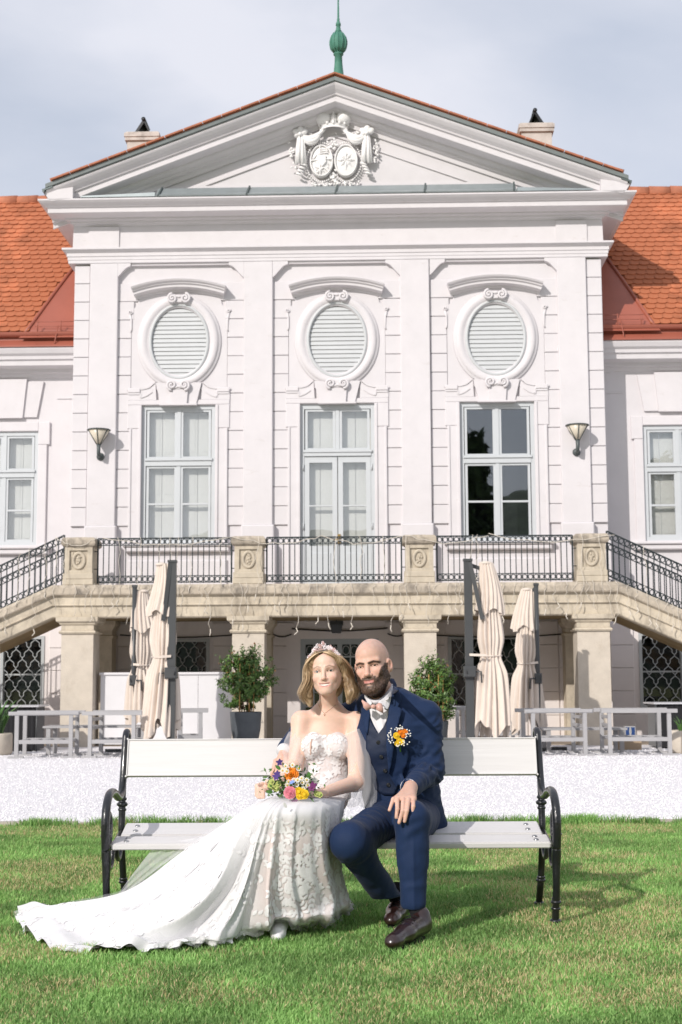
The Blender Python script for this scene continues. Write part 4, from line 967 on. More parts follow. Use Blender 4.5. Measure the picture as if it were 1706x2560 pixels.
shrub((1080 - 853) / 3551 * 22.4, 22.4, .34, .42, 1.36, 10500, 'rounded glossy shrub in a dark pot behind the shoulder of the navy suit', .23, .45)

# trees and hill behind the photographer, which the window panes mirror
M_leafdark = mat('tree_leaf', (0.04, 0.08, 0.025), 0.7, attr='col', var=.02, spec=0.2)
M_bark = mat('bark', (0.10, 0.075, 0.055), 0.95, 0.3, 6, 0.8, 8)
def tree(x, y, h, w, label):
    T_ = empty('broadleaf_tree', Matrix.Translation((x, y, -.03)), label, 'tree', 'park trees facing the palace')
    mb = MB(); mb.tube([(0, 0, 0), (.1, 0, h * .3), (0, .1, h * .6), (.1, 0, h * .93)], [h * .022, h * .017, h * .011, .05], 10)
    for i in range(14):
        a = random.uniform(0, 6.28); z = h * random.uniform(.25, .8); r_ = w * .8 * (1.05 - z / h); mb.tube([(0, 0, z), (r_ * .5 * math.cos(a), r_ * .5 * math.sin(a), z + .08 * h), (r_ * math.cos(a), r_ * math.sin(a), z + .1 * h)], [h * .007, h * .004, .02], 6)
    mb.build('trunk', M_bark, T_)
    P_ = []; N_ = []
    for i in range(170):
        d = rng.normal(0, 1, 3); d /= np.linalg.norm(d); z = rng.random() ** .8; rr = w * (1.1 - z) ** .6 * (.5 + .5 * rng.random()); a = rng.random() * 6.28
        c_ = np.array((rr * math.cos(a), rr * math.sin(a), h * (.16 + .84 * z))); k = 42; P_.append(c_ + rng.normal(0, 1, (k, 3)) * np.array((w * .11, w * .11, h * .022))); N_.append(np.repeat(np.array([[math.cos(a), math.sin(a), .6]]), k, 0))
    P_ = np.concatenate(P_); g = rng.random((len(P_), 1)); leaf_cloud('crown', M_leafdark, T_, P_, np.concatenate(N_), .30, np.array([.018, .035, .012]) * (1 - g) + np.array([.06, .10, .03]) * g)
tree(3.9, -20, 13.2, 1.9, 'tall dark park tree mirrored in the window panes'); tree(17, -30, 14, 5, 'broad park tree behind the lawn, mirrored in the wing window')
mb = MB(); N_ = 40; vs_ = []; fs_ = []
for i in range(N_ + 1):
    x = -260 + 520 * i / N_; z = 36 + 9 * math.sin(i * .31 + 1.2) + 4 * math.sin(i * .9)
    vs_ += [(x, -150, -1), (x, -260, z * .8), (x, -300, z)]
for i in range(N_):
    for q in range(2): fs_.append((i * 3 + q, i * 3 + 3 + q, i * 3 + 4 + q, i * 3 + 1 + q))
mb.add(vs_, fs_, True); M_hill = mat('wooded_hill', (0.05, 0.075, 0.04), 0.95, 0.4, .15); o = mb.build('hills', M_hill); o['kind'] = 'structure'

# ================================================================ parasols
M_canvas = mat('beige_canvas', (0.66, 0.575, 0.50), 0.9, 0.05, 6, 0.25, 220, 0.15, sheen=.2)
M_pole = mat('graphite_pole', (0.055, 0.058, 0.06), 0.4, 0.05, 6, 0, 1, 0.5)
M_steel = mat('steel', (0.5, 0.5, 0.5), 0.3, metal=1.0)
def parasol(px, y, ztop, big, cdx, label, seed):
    x = (px - 853) / 3551 * y
    U_ = empty('closed_parasol', Matrix.Translation((x, y, 0)), label, 'parasol', 'closed beige parasols on the terrace')
    rs = random.Random(seed); w = .058 if big else .036
    mb = MB()
    if big: mb.box(-w, w, -w * .8, w * .8, .02, ztop)
    else: mb.tube([(0, 0, .02), (0, 0, ztop)], w, 14)
    mb.build('mast', M_pole, U_)
    mb = MB(); mb.box(-.42, .42, -.05, .05, .0, .05); mb.box(-.05, .05, -.42, .42, .0, .052); mb.lathe([(.09, .05), (.085, .2), (.07, .21)], n=14); mb.build('base_cross', M_pole, U_)
    sg = 1 if cdx > 0 else -1
    mb = MB(); mb.box(-w * 1.15, w * 1.15, -w, w, ztop - .005, ztop + .03)
    if big: mb.bar((sg * .03, -.03, ztop - .02), (cdx * .72, -.05, ztop - .85), .05, .06); mb.bar((sg * .05, .05, ztop - .06), (cdx * .9, .1, ztop - .12), .04, .05)
    else: mb.bar((0, 0, ztop - .02), (0, 0, ztop + .01), .03); mb.bar((0, .0, ztop - .03), (cdx, .12, ztop - .16), .03, .035)
    mb.build('arm', M_pole, U_)
    zc = ztop * .40
    mb = MB(); mb.box(-w * 1.5, w * 1.5, -w * 2.2, w * 1.2, zc, zc + .16, .015); mb.tube([(sg * w * 1.4, -.08, zc + .08), (sg * (w * 1.4 + .08), -.08, zc + .08), (sg * (w * 1.4 + .09), -.08, zc - .08)], .014, 6); mb.tube([(-sg * w, -w * 2.3, zc + .08), (-sg * w * .9, -w * 2.3, zc + .081)], .03, 10); mb.build('crank_box', M_pole, U_)
    # folded cloth: star-shaped sections with hanging folds
    zt = ztop - (.03 if big else .07); zb = .36 if big else .42; nt_, na = 46, 120; cx, cy = cdx, .10
    ph = [rs.uniform(0, 6.28) for _ in range(8)]
    def rad(a, t, tier):
        top = .07; body = top + .083 * min(1, t * 2.2) ** .8
        if tier == 0:
            waist = math.exp(-((t - .56) / .07) ** 2); body = body * (1 - .24 * waist) + .13 * max(0, t - .56) * 1.5
        f1 = math.sin(8 * a + ph[0] + 1.6 * t); f2 = math.sin(13 * a + ph[1] - 2.2 * t); f3 = math.sin(3 * a + ph[2] + t)
        amp = .014 + .054 * min(1, t * 1.5); 
        if tier == 0: amp *= (1 - .45 * math.exp(-((t - .56) / .07) ** 2))
        v = body + amp * (.75 * (abs(f1) * 2 - 1) + .35 * f2 + .35 * f3)
        return max(v, .045)
    def shell(tier):
        V = []; t0, t1 = (0, 1)
        for i in range(nt_ + 1):
            t = i / nt_
            for j in range(na):
                a = 2 * math.pi * j / na
                if tier == 0:
                    drop = (.17 * math.sin(4 * a + ph[3]) + .08 * math.sin(9 * a + ph[4])) * max(0, t - .6) * 2.0
                    z = zt - (zt - zb) * t + drop; r_ = rad(a, t, 0)
                else:
                    t_ = t * .30; drop = .05 * math.sin(4 * a + ph[5]) * t; z = zt + .012 - (zt - zb) * t_ + drop; r_ = rad(a + .25, t_, 1) * 1.10 + .016 + .03 * t
                sw = .05 * math.sin(2.2 * t + ph[6]) * (1 if big else .7)
                V.append((cx + sw * sg + r_ * math.cos(a), cy + r_ * .8 * math.sin(a), z))
        F = [(i * na + j, i * na + (j + 1) % na, (i + 1) * na + (j + 1) % na, (i + 1) * na + j) for i in range(nt_) for j in range(na)]
        return np.array(V), np.array(F)
    V, F = shell(0); cn = big_mesh('canopy', V, F, M_canvas, U_, smooth=True)
    V, F = shell(1); big_mesh('canopy_vent', V, F, M_canvas, cn, smooth=True)
    mb = MB(); mb.lathe([(.09, -.01), (.085, .02), (.03, .035)], (cx, cy, zt), 16); mb.build('crown_cap', M_canvas, cn)
    mb = MB(); zs = zt - (zt - zb) * .555; mb.tube([(cx + sg * 0 + (rad(a, .556, 0) + .012) * math.cos(a) + .05 * math.sin(2.2 * .556 + ph[6]) * sg * (1 if big else .7), cy + (rad(a, .556, 0) + .012) * .8 * math.sin(a), zs + .01 * math.sin(a)) for a in np.linspace(0, 2 * math.pi, 41)[:-1]], .014, 5, closed=True)
    mb.bar((cx * .9, cy - .2, zs), (0, -w - .012, zs + .01), .012, .035); mb.build('tie_strap', M_canvas, cn)
parasol(430, 20.6, 2.80, True, -.17, 'closed beige parasol on a thick square mast in front of the white counter', 1)
parasol(336, 22.2, 2.55, False, .12, 'closed beige parasol on a slim round mast in front of the white counter', 2)
parasol(1170, 20.6, 2.80, True, .27, 'closed beige parasol on a thick square mast by the shrub and double grilled window', 3)
parasol(1340, 22.2, 2.55, False, -.13, 'closed beige parasol on a slim round mast near the column at the stair foot', 4)

# ================================================================ white counter
M_white = mat('white_laminate', (0.68, 0.67, 0.68), 0.5, 0.02, 4)
CT = empty('bar_counter', FW @ Matrix.Translation((-2.72, -1.95, 0)), 'white panelled bar counter between two stone columns', 'counter')
for i in range(3):
    x0 = -1.25 + i * .83; mb = MB(); mb.box(x0 + .003, x0 + .827, 0, .03, .03, 1.19); mb.build('front_panel', M_white, CT)
mb = MB(); mb.box(-1.27, 1.27, -.03, .55, 1.19, 1.235, .01); mb.build('countertop', M_white, CT)
mb = MB(); mb.box(-1.25, -1.22, .03, .5, .03, 1.19); mb.box(1.22, 1.25, .03, .5, .03, 1.19); mb.build('side_panel', M_white, CT)

# ================================================================ grey lounge furniture (bare aluminium frames)
M_alu = mat('grey_powder_coat', (0.36, 0.355, 0.36), 0.5, 0.04, 5, 0, 1, 0.4)
def lounge_chair(px, y, w, rz, label, h=.66, dep=.78):
    x = (px - 853) / 3551 * y; C_ = empty('lounge_chair', Matrix.Translation((x, y, 0)) @ Matrix.Rotation(rz, 4, 'Z'), label, 'chair', 'grey lounge chairs on the gravel'); t = .055
    for yy in (-dep / 2, dep / 2):
        mb = MB(); hw = w / 2
        mb.box(-hw, hw, yy - .04, yy + .04, h - t, h, .012); mb.box(-hw + .09, -hw + .09 + t, yy - .03, yy + .03, .028, h - t); mb.box(hw - .09 - t, hw - .09, yy - .03, yy + .03, .028, h - t); mb.box(-hw + .09 + t, hw - .09 - t, yy - .025, yy + .025, .205, .26)
        mb.box(-hw, -hw + .22, yy - .035, yy + .035, .0, .03); mb.box(hw - .22, hw, yy - .035, yy + .035, .0, .03); mb.build('arm_frame', M_alu, C_)
    for i in range(5):
        xx = -w / 2 + .14 + i * (w - .32) / 4; mb = MB(); mb.box(xx, xx + .06, -dep / 2 + .04, dep / 2 - .04, .225, .25); mb.build('seat_slat', M_alu, C_)
    for z in (.40, .52, .60):
        mb = MB(); mb.box(w / 2 - .14, w / 2 - .11, -dep / 2 + .03, dep / 2 - .03, z, z + .045); mb.build('back_slat', M_alu, C_)
lounge_chair(125, 20.9, 1.0, R(4), 'grey metal lounge chair before the stair column, between low table and leafy planter')
lounge_chair(297, 20.9, .86, R(178), 'grey metal lounge chair in front of the slim parasol and white counter')
lounge_chair(478, 22.3, .55, R(185), 'narrow grey metal lounge chair close to the white counter and the leafy pot')
lounge_chair(1376, 20.9, .98, R(3), 'grey metal lounge chair under the slim parasol near the double grilled window')
lounge_chair(1577, 20.9, 1.08, R(178), 'grey metal lounge chair beside the round stone planter')
lounge_chair(1215, 23.2, 1.15, R(2), 'grey slatted lounge chair below the double grilled window')
def low_table(px, y, w, h, label):
    x = (px - 853) / 3551 * y; T_ = empty('low_table', Matrix.Translation((x, y, 0)), label, 'table', 'grey low tables on the gravel'); n = 7; dep = .6
    for i in range(n):
        y0 = -dep / 2 + i * dep / n; mb = MB(); mb.box(-w / 2, w / 2, y0 + .006, y0 + dep / n - .006, h - .03, h); mb.build('top_slat', M_alu, T_)
    for sx in (-1, 1):
        for sy in (-1, 1): mb = MB(); mb.box(sx * (w / 2 - .08) - .03, sx * (w / 2 - .08) + .03, sy * (dep / 2 - .05) - .03, sy * (dep / 2 - .05) + .03, 0, h - .03); mb.build('leg', M_alu, T_)
low_table(242, 21.6, 1.45, .43, 'low grey slatted table between two lounge chairs by the white counter')
low_table(1447, 21.7, 1.25, .36, 'low grey slatted table between the lounge chairs by the stair column')
# draped serving tables under the stair flights
M_blackcloth = mat('black_tablecloth', (0.012, 0.012, 0.014), 0.95, sheen=.3)
M_tabletop = mat('pale_table_top', (0.50, 0.50, 0.52), 0.35)
for px, y, w, lab in ((45, 22.9, 1.6, 'long table with black cloth beneath the stairs by the leafy planter'), (1690, 22.9, 1.6, 'long table with black cloth beneath the stairs by the round stone planter')):
    x = (px - 853) / 3551 * y + (-.35 if px < 800 else .30); T_ = empty('serving_table', Matrix.Translation((x, y, 0)), lab, 'table', 'black skirted tables under the stairs')
    mb = MB(); mb.box(-w / 2, w / 2, -.4, .4, .69, .715); mb.build('table_top', M_tabletop, T_)
    mb = MB(); n = 60; P = [(-w / 2 + .06 + (w - .12) * i / n, -.36 + .012 * math.sin(i * 1.9), 0) for i in range(n + 1)]
    vs_ = [p for i in range(n + 1) for p in ((P[i][0], P[i][1], .02), (P[i][0], P[i][1] * .99, .69))]; mb.add(vs_, [(2 * i, 2 * i + 2, 2 * i + 3, 2 * i + 1) for i in range(n)], True); mb.box(-w / 2 + .06, w / 2 - .06, -.33, .36, .02, .69); mb.build('cloth_skirt', M_blackcloth, T_)
    for sx in (-1, 1): mb = MB(); mb.tube([(sx * (w / 2 - .03), -.38, 0), (sx * (w / 2 - .03), -.38, .69)], .015, 6); mb.build('leg', M_pole, T_)
# carton with blue print
bx = (1565 - 853) / 3551 * 22.2; M_carton = mat('shaded_white_carton', (0.36, 0.36, 0.36), 0.7); M_blue = mat('shaded_blue_print', (0.015, 0.05, 0.17), 0.6)  # greyed white and dimmed blue: the carton's shade is painted into both colours
C_ = empty('carton', Matrix.Translation((bx, 22.25, 0)), 'white carton with blue print standing on another box by the black-clothed table', 'box')
mb = MB(); mb.box(-.19, .16, -.11, .11, 0.002, .20); mb.build('lower_box', mat('brown_carton', (.36, .27, .18), .8), C_)
mb = MB(); mb.box(-.08, .08, -.07, .07, .20, .36); mb.build('box_body', M_carton, C_)
mb = MB(); mb.prism([(-.07, .215), (-.012, .215), (-.022, .28), (-.012, .345), (-.07, .345)], -.073, -.069); mb.prism([(.012, .215), (.07, .215), (.07, .345), (.012, .345), (.022, .28)], -.073, -.069); mb.build('blue_panel', M_blue, C_)
# round stone planter on the right, leafy planter on the left
def planter(px, y, r_, h, label, lsz, nn, hh):
    x = (px - 853) / 3551 * y; P_ = empty('stone_planter', Matrix.Translation((x, y, 0)), label, 'planter')
    mb = MB(); mb.lathe([(r_ * .92, 0), (r_, .03), (r_, h - .03), (r_ * .97, h), (r_ * .8, h), (r_ * .78, h - .06), (0, h - .06)], n=28); mb.build('stone_ring', M_shaft, P_)
    mb = MB(); V = []; F = []
    for i in range(nn):
        a = random.uniform(0, 6.28); rr = r_ * .5 * random.random(); L_ = hh * random.uniform(.6, 1.1); b0 = np.array((rr * math.cos(a), rr * math.sin(a), h - .06)); d = np.array((math.cos(a), math.sin(a), 0)) * random.uniform(.1, .7) * L_; s_ = np.array((-math.sin(a), math.cos(a), 0)) * lsz
        k = len(V); V += [b0 - s_ * .5, b0 + s_ * .5, b0 + d * .4 + s_ + (0, 0, L_ * .6), b0 + d * .4 - s_ + (0, 0, L_ * .6), b0 + d + (0, 0, L_ * .85)]; F += [(k, k + 1, k + 2, k + 3), (k + 3, k + 2, k + 4)]
    mb.add(V, F); mb.build('leaves', mat('strap_leaf', (.07, .16, .035), .5, .3, 8), P_)
planter(1700, 21.2, .24, .33, 'round beige stone planter with grassy leaves beside the grey chair', .012, 34, .3)
planter(-8, 21.6, .28, .32, 'stone planter with broad green leaves beside the grey low table', .03, 40, .62)

# ================================================================ park bench
M_plank = mat('white_painted_plank', (0.65, 0.635, 0.63), 0.45, 0.03, 3, 0.25, 1.0, 0.4, stretch=(1.2, 30, 30), streak=((1.5, 40, 40), 0.66, 0.80, (0.45, 0.42, 0.38), 0.5))
M_iron = mat('black_cast_iron', (0.010, 0.011, 0.014), 0.28, 0.2, 30, 0.25, 90, 0.55, coat=.3)
BEN = empty('park_bench', Matrix.Translation((-.05, 6.4, 0)), 'long white plank park bench with curled black cast iron ends on the lawn', 'bench')
def plank(name, a, b, th, hl=.97):
    """plank between side-view points a (front/bottom) and b, in bench coords (y,z)"""
    a = np.array(a); b = np.array(b); d = b - a; L_ = np.linalg.norm(d); d /= L_; nrm = np.array((-d[1], d[0]))
    me = bpy.data.meshes.new(name); bm = bmesh.new(); bmesh.ops.create_cube(bm, size=1.0)
    for v in bm.verts:
        q = (a + b) / 2 + d * v.co.y * L_ + nrm * v.co.z * th; v.co = (v.co.x * 2 * hl, q[0], q[1])
    bmesh.ops.bevel(bm, geom=list(bm.edges), offset=.005, segments=2, affect='EDGES'); bm.to_mesh(me); bm.free(); me.materials.append(M_plank)
    o = link(name, me, BEN)
    for sx in (-1, 1):
        for t in (.3, .7):
            mb = MB(); c = (a + b) / 2 * 0 + a + d * L_ * t + nrm * (th / 2 + .001); ax = np.stack([(1, 0, 0), (0, d[0], d[1]), (0, nrm[0], nrm[1])], 1); mb.ball((sx * (hl - .06), c[0], c[1]), (.0125, .0125, .006), 10, 6, ax); mb.build('bolt', M_steel if name == 'seat_plank' else M_plank, o)
plank('seat_plank', (.0, .352), (.125, .374), .028); plank('seat_plank', (.235, .368), (.40, .406), .028, .965); plank('back_plank', (.452, .63), (.497, .80), -.03, .975)
def cr(pts, n=6):
    """Catmull-Rom through points"""
    P = [np.array(p, float) for p in pts]; P = [2 * P[0] - P[1]] + P + [2 * P[-1] - P[-2]]; out = []
    for i in range(1, len(P) - 2):
        for k in range(n):
            t = k / n; out.append(.5 * ((2 * P[i]) + (-P[i - 1] + P[i + 1]) * t + (2 * P[i - 1] - 5 * P[i] + 4 * P[i + 1] - P[i + 2]) * t * t + (-P[i - 1] + 3 * P[i] - 3 * P[i + 1] + P[i + 2]) * t ** 3))
    out.append(P[-2]); return out
for sx in (-1, 1):
    x = sx * .995; fr = empty('side_frame'); fr.parent = BEN; fr.location = (x, 0, 0)
    T3 = lambda pts: [(0, p[0], p[1]) for p in pts]
    mb = MB(); main = cr(T3([(.595, .775), (.61, .81), (.585, .835), (.55, .825), (.53, .78), (.505, .70), (.475, .615), (.435, .56), (.37, .54), (.30, .55), (.21, .573), (.12, .580), (.05, .565), (.0, .52), (-.02, .46), (-.015, .40), (.0, .34)]), 5)
    mb.tube(main, [.0155 + .004 * min(1, i / len(main) * 1.2) for i in range(len(main))], 12); mb.build('arm_rail', M_iron, fr)
    mb = MB(); leg = cr(T3([(0, .345), (.02, .28), (.025, .20), (.045, .12), (.08, .03), (.09, -.01)]), 5); mb.tube(leg, [.0195, .02, .021, .022, .021, .02, .019, .0185, .018, .0175] + [.0165] * (len(leg) - 10), 12)
    for p, r_ in (((.003, .40), .026), ((-.008, .425), .022), ((.055, .10), .024), ((.052, .115), .021), ((.066, .07), .022), ((.088, .012), .027)): mb.ball((0, p[0], p[1]), (r_, r_, r_ * .55), 12, 8)
    mb.build('front_leg', M_iron, fr)
    mb = MB(); rl = cr(T3([(.475, .61), (.462, .52), (.455, .44), (.45, .37), (.47, .28), (.53, .14), (.61, .02), (.62, -.01)]), 5); mb.tube(rl, [.0165] * len(rl), 12)
    for p, r_ in (((.461, .50), .027), ((.463, .525), .022), ((.46, .475), .021), ((.535, .13), .024), ((.525, .145), .021), ((.615, .01), .026)): mb.ball((0, p[0], p[1]), (r_, r_, r_ * .55), 12, 8)
    mb.build('rear_leg', M_iron, fr)
    mb = MB(); mb.tube(T3([(.0, .335), (.12, .338), (.3, .345), (.45, .37)]), .014, 10); mb.tube(cr(T3([(.02, .30), (.09, .25), (.16, .26), (.2, .33)]), 5), .012, 8); mb.tube(cr(T3([(.46, .33), (.38, .26), (.31, .28), (.28, .34)]), 5), .012, 8); mb.build('seat_rail', M_iron, fr)
    mb = MB(); sc_ = [(.065 + .058 * (1 - .6 * t) * math.cos(a), .43 + .085 * (1 - .6 * t) * math.sin(a)) for t, a in [(i / 22, -2.4 + i / 22 * 9.0) for i in range(23)]]; mb.tube(T3(sc_), [.012] * 23, 8); mb.tube(cr(T3([(.0, .50), (.02, .48), (.025, .44)]), 4), .012, 8); mb.build('scroll', M_iron, fr)

# ================================================================ organic surfaces: signed distance fields + surface nets
def pt(x, y, Y):
    """world point at depth Y seen at photo pixel (x,y)"""
    dx, dy = x - 853.0, 1280.0 - y; a = (dx + dy * .0046) / 3551; b = (dy - dx * .0046) / 3551
    c, s = math.cos(R(6.78)), math.sin(R(6.78)); t = Y / (c - b * s); return np.array((a * t, Y, 1.077 + (s + b * c) * t))
def smin(a, b, k):
    h = np.clip(.5 + .5 * (b - a) / k, 0, 1); return b + (a - b) * h - k * h * (1 - h)
def smax(a, b, k): return -smin(-a, -b, k)
def s_cap(P, a, b, ra, rb, n=None, q=1.0):
    """tapered capsule; optional flattening: along unit axis n the section is ra*q"""
    a = np.asarray(a, float); b = np.asarray(b, float); ba = b - a; t = np.clip(((P - a) @ ba) / (ba @ ba), 0, 1); v = P - (a + t[:, None] * ba)
    if n is not None:
        n = np.asarray(n, float); n = n / np.linalg.norm(n); v = v + (v @ n)[:, None] * (1 / q - 1) * n
    return np.sqrt((v * v).sum(1)) - (ra + (rb - ra) * t)
def s_ell(P, c, r, rot=None):
    p = P - np.asarray(c, float)
    if rot is not None: p = p @ np.asarray(rot)
    r = np.asarray(r, float); k0 = np.sqrt(((p / r) ** 2).sum(1)); k1 = np.sqrt(((p / (r * r)) ** 2).sum(1)) + 1e-9; return k0 * (k0 - 1) / k1
def near(P, c, r, f):
    """evaluate f only within r of c; elsewhere a safe positive distance"""
    q = np.linalg.norm(P - np.asarray(c), axis=1); m = q < r; d = np.maximum(q - r, 0) + .06
    if m.any(): d[m] = f(P[m])
    return d
def chain(P, pts, rs, k=.02, n=None, q=1.0):
    d = None
    for i in range(len(pts) - 1):
        e = s_cap(P, pts[i], pts[i + 1], rs[i], rs[i + 1], n, q); d = e if d is None else smin(d, e, k)
    return d
def nets(f, lo, hi, h):
    lo = np.asarray(lo, float); hi = np.asarray(hi, float); n = np.ceil((hi - lo) / h).astype(int) + 1
    gx, gy, gz = [lo[i] + h * np.arange(n[i]) for i in range(3)]
    vals = np.empty(n, np.float32); BK = 12; nb = [int(math.ceil(k / BK)) for k in n]
    cen = [lo[a] + h * (np.arange(nb[a]) * BK + (BK - 1) / 2) for a in range(3)]
    CX, CY, CZ = np.meshgrid(*cen, indexing='ij'); dc = f(np.stack([CX.ravel(), CY.ravel(), CZ.ravel()], 1)).reshape(nb); lim = h * BK * 1.25
    todo = []
    for bi in np.ndindex(*nb):
        sl_ = tuple(slice(bi[a] * BK, min((bi[a] + 1) * BK, n[a])) for a in range(3))
        if abs(dc[bi]) > lim: vals[sl_] = dc[bi]
        else: todo.append(sl_)
    for q in range(0, len(todo), 150):
        ps = []
        for s_ in todo[q:q + 150]:
            X, Y, Z = np.meshgrid(gx[s_[0]], gy[s_[1]], gz[s_[2]], indexing='ij'); ps.append(np.stack([X.ravel(), Y.ravel(), Z.ravel()], 1))
        r_ = f(np.concatenate(ps)); k = 0
        for s_, p in zip(todo[q:q + 150], ps): vals[s_] = r_[k:k + len(p)].reshape([len(range(*s_[a].indices(n[a]))) for a in range(3)]); k += len(p)
    ins = vals < 0; c = n - 1
    acc = np.zeros((*c, 3), np.float32); cnt = np.zeros(c, np.float32); cor = [(i, j, k) for i in (0, 1) for j in (0, 1) for k in (0, 1)]
    sl = lambda o: tuple(slice(o[a], o[a] + c[a]) for a in range(3))
    for A in cor:
        for ax in range(3):
            if A[ax]: continue
            B = list(A); B[ax] = 1; B = tuple(B); va, vb = vals[sl(A)], vals[sl(B)]; cross = (va < 0) != (vb < 0); den = np.where(cross, va - vb, 1); t = np.where(cross, va / den, 0)
            for q in range(3): acc[..., q] += np.where(cross, A[q] + (t if q == ax else 0), 0)
            cnt += cross
    act = cnt > 0; idx = -np.ones(c, np.int64); idx[act] = np.arange(act.sum())
    ii = np.argwhere(act); V = lo + h * (ii + acc[act] / cnt[act][:, None]); Fs = []
    for ax in range(3):
        a1, a2 = (ax + 1) % 3, (ax + 2) % 3
        s0 = [slice(0, None)] * 3; s1 = [slice(0, None)] * 3; s0[ax] = slice(0, n[ax] - 1); s1[ax] = slice(1, None)
        e = ins[tuple(s0)] != ins[tuple(s1)]; flip = ins[tuple(s0)]; w = np.argwhere(e); w = w[(w[:, a1] > 0) & (w[:, a2] > 0) & (w[:, a1] < c[a1]) & (w[:, a2] < c[a2])]
        if len(w) == 0: continue
        def cell(d1, d2): q = w.copy(); q[:, a1] -= d1; q[:, a2] -= d2; return idx[q[:, 0], q[:, 1], q[:, 2]]
        Q = np.stack([cell(1, 1), cell(0, 1), cell(0, 0), cell(1, 0)], 1); fl = ~flip[w[:, 0], w[:, 1], w[:, 2]]; Q[fl] = Q[fl][:, ::-1]; Fs.append(Q)
    return V, np.concatenate(Fs)
def vnorm(V, F):
    n = np.zeros_like(V); fn = np.cross(V[F[:, 2]] - V[F[:, 0]], V[F[:, 3]] - V[F[:, 1]])
    for k in range(4):
        for a in range(3): n[:, a] += np.bincount(F[:, k], fn[:, a], len(V))
    return n / (np.linalg.norm(n, axis=1)[:, None] + 1e-12)
_g3 = np.random.default_rng(99).random((32, 32, 32)) * 2 - 1
def n3(P, s):
    p = P / s + 100.3; i = np.floor(p).astype(int); f = p - i; f = f * f * (3 - 2 * f); r_ = 0
    for dx in (0, 1):
        for dy in (0, 1):
            for dz in (0, 1):
                w = (f[:, 0] if dx else 1 - f[:, 0]) * (f[:, 1] if dy else 1 - f[:, 1]) * (f[:, 2] if dz else 1 - f[:, 2]); r_ = r_ + w * _g3[(i[:, 0] + dx) % 32, (i[:, 1] + dy) % 32, (i[:, 2] + dz) % 32]
    return r_
def smooth_verts(V, F, it=2, lam=.5):
    for _ in range(it):
        s = np.zeros_like(V); c = np.zeros(len(V))
        for k in range(4):
            a, b = F[:, k], F[:, (k + 1) % 4]; c += np.bincount(a, minlength=len(V)) + np.bincount(b, minlength=len(V))
            for q in range(3): s[:, q] += np.bincount(a, V[b, q], len(V)) + np.bincount(b, V[a, q], len(V))
        V = V + lam * (s / np.maximum(c, 1)[:, None] - V)
    return V
def bvh_of(*objs):
    vs = []; fs = []
    for o in objs:
        b = len(vs); vs += [o.matrix_world @ v.co if False else v.co.copy() for v in o.data.vertices]; fs += [tuple(i + b for i in p.vertices) for p in o.data.polygons]
    return BVHTree.FromPolygons(vs, fs)
from mathutils.geometry import delaunay_2d_cdt
def densify(poly, step, closed=True):
    o = []; n = len(poly)
    for i in range(n if closed else n - 1):
        a = np.array(poly[i], float); b = np.array(poly[(i + 1) % n], float); k = max(1, int(np.linalg.norm(b - a) / step)); o += [a + (b - a) * j / k for j in range(k)]
    return o
def in_poly(x, y, poly):
    c = False; j = len(poly) - 1
    for i in range(len(poly)):
        if (poly[i][1] > y) != (poly[j][1] > y) and x < (poly[j][0] - poly[i][0]) * (y - poly[i][1]) / (poly[j][1] - poly[i][1] + 1e-12) + poly[i][0]: c = not c
        j = i
    return c
def overlay(name, poly_px, bvh, Y, off, th, m_, parent, step=.008, fold=None, px=True, maxd=.6, miss=None):
    """cloth piece cut to an outline and laid on the body from the front; th = visible edge thickness"""
    poly = [tuple(pt(x, y, Y)[[0, 2]]) for x, y in poly_px] if px else poly_px
    B = densify(poly, step); xs = [p[0] for p in B]; zs = [p[1] for p in B]; inner = []
    x = min(xs)
    while x < max(xs):
        z = min(zs)
        while z < max(zs):
            q = (x + random.uniform(-.15, .15) * step, z + random.uniform(-.15, .15) * step)
            if in_poly(q[0], q[1], poly) and min((q[0] - b[0]) ** 2 + (q[1] - b[1]) ** 2 for b in B) > (step * .5) ** 2: inner.append(q)
            z += step
        x += step
    pts = [Vector(p) for p in B] + [Vector(p) for p in inner]; nb = len(B)
    vo, eo, fo, *_ = delaunay_2d_cdt(pts, [(i, (i + 1) % nb) for i in range(nb)], [], 1, 1e-6)
    fo = [f for f in fo if in_poly(sum(vo[i][0] for i in f) / 3, sum(vo[i][1] for i in f) / 3, poly)]
    V = []; last = miss if miss is not None else Y
    for v in vo:
        h = bvh.ray_cast(Vector((v[0], Y - maxd, v[1])), Vector((0, 1, 0)), 3)
        y = h[0].y if h[0] is not None else None; V.append([v[0], y, v[1]])
    ok = [p[1] for p in V if p[1] is not None]; med = sorted(ok)[len(ok) // 2] if ok else last
    for p in V:
        if p[1] is None or p[1] > med + .12: p[1] = min([q[1] for q in V if q[1] is not None and abs(q[0] - p[0]) < .03 and abs(q[2] - p[2]) < .03 and q[1] <= med + .12] or [med])
        p[1] -= off
        if fold: p[1] -= fold(p[0], p[2])
    V = np.array(V)
    ec = {}
    for f in fo:
        for i in range(len(f)):
            e = (f[i], f[(i + 1) % len(f)]); ec[tuple(sorted(e))] = ec.get(tuple(sorted(e)), 0) + 1
    mb = MB(); nv = len(V); V2 = V.copy(); V2[:, 1] += th
    fs = list(map(tuple, fo)); rim = [e for e, c in ec.items() if c == 1]
    mb.add(np.concatenate([V, V2]), fs + [(a, b, b + nv, a + nv) for a, b in rim], True)
    return mb.build(name, m_, parent)

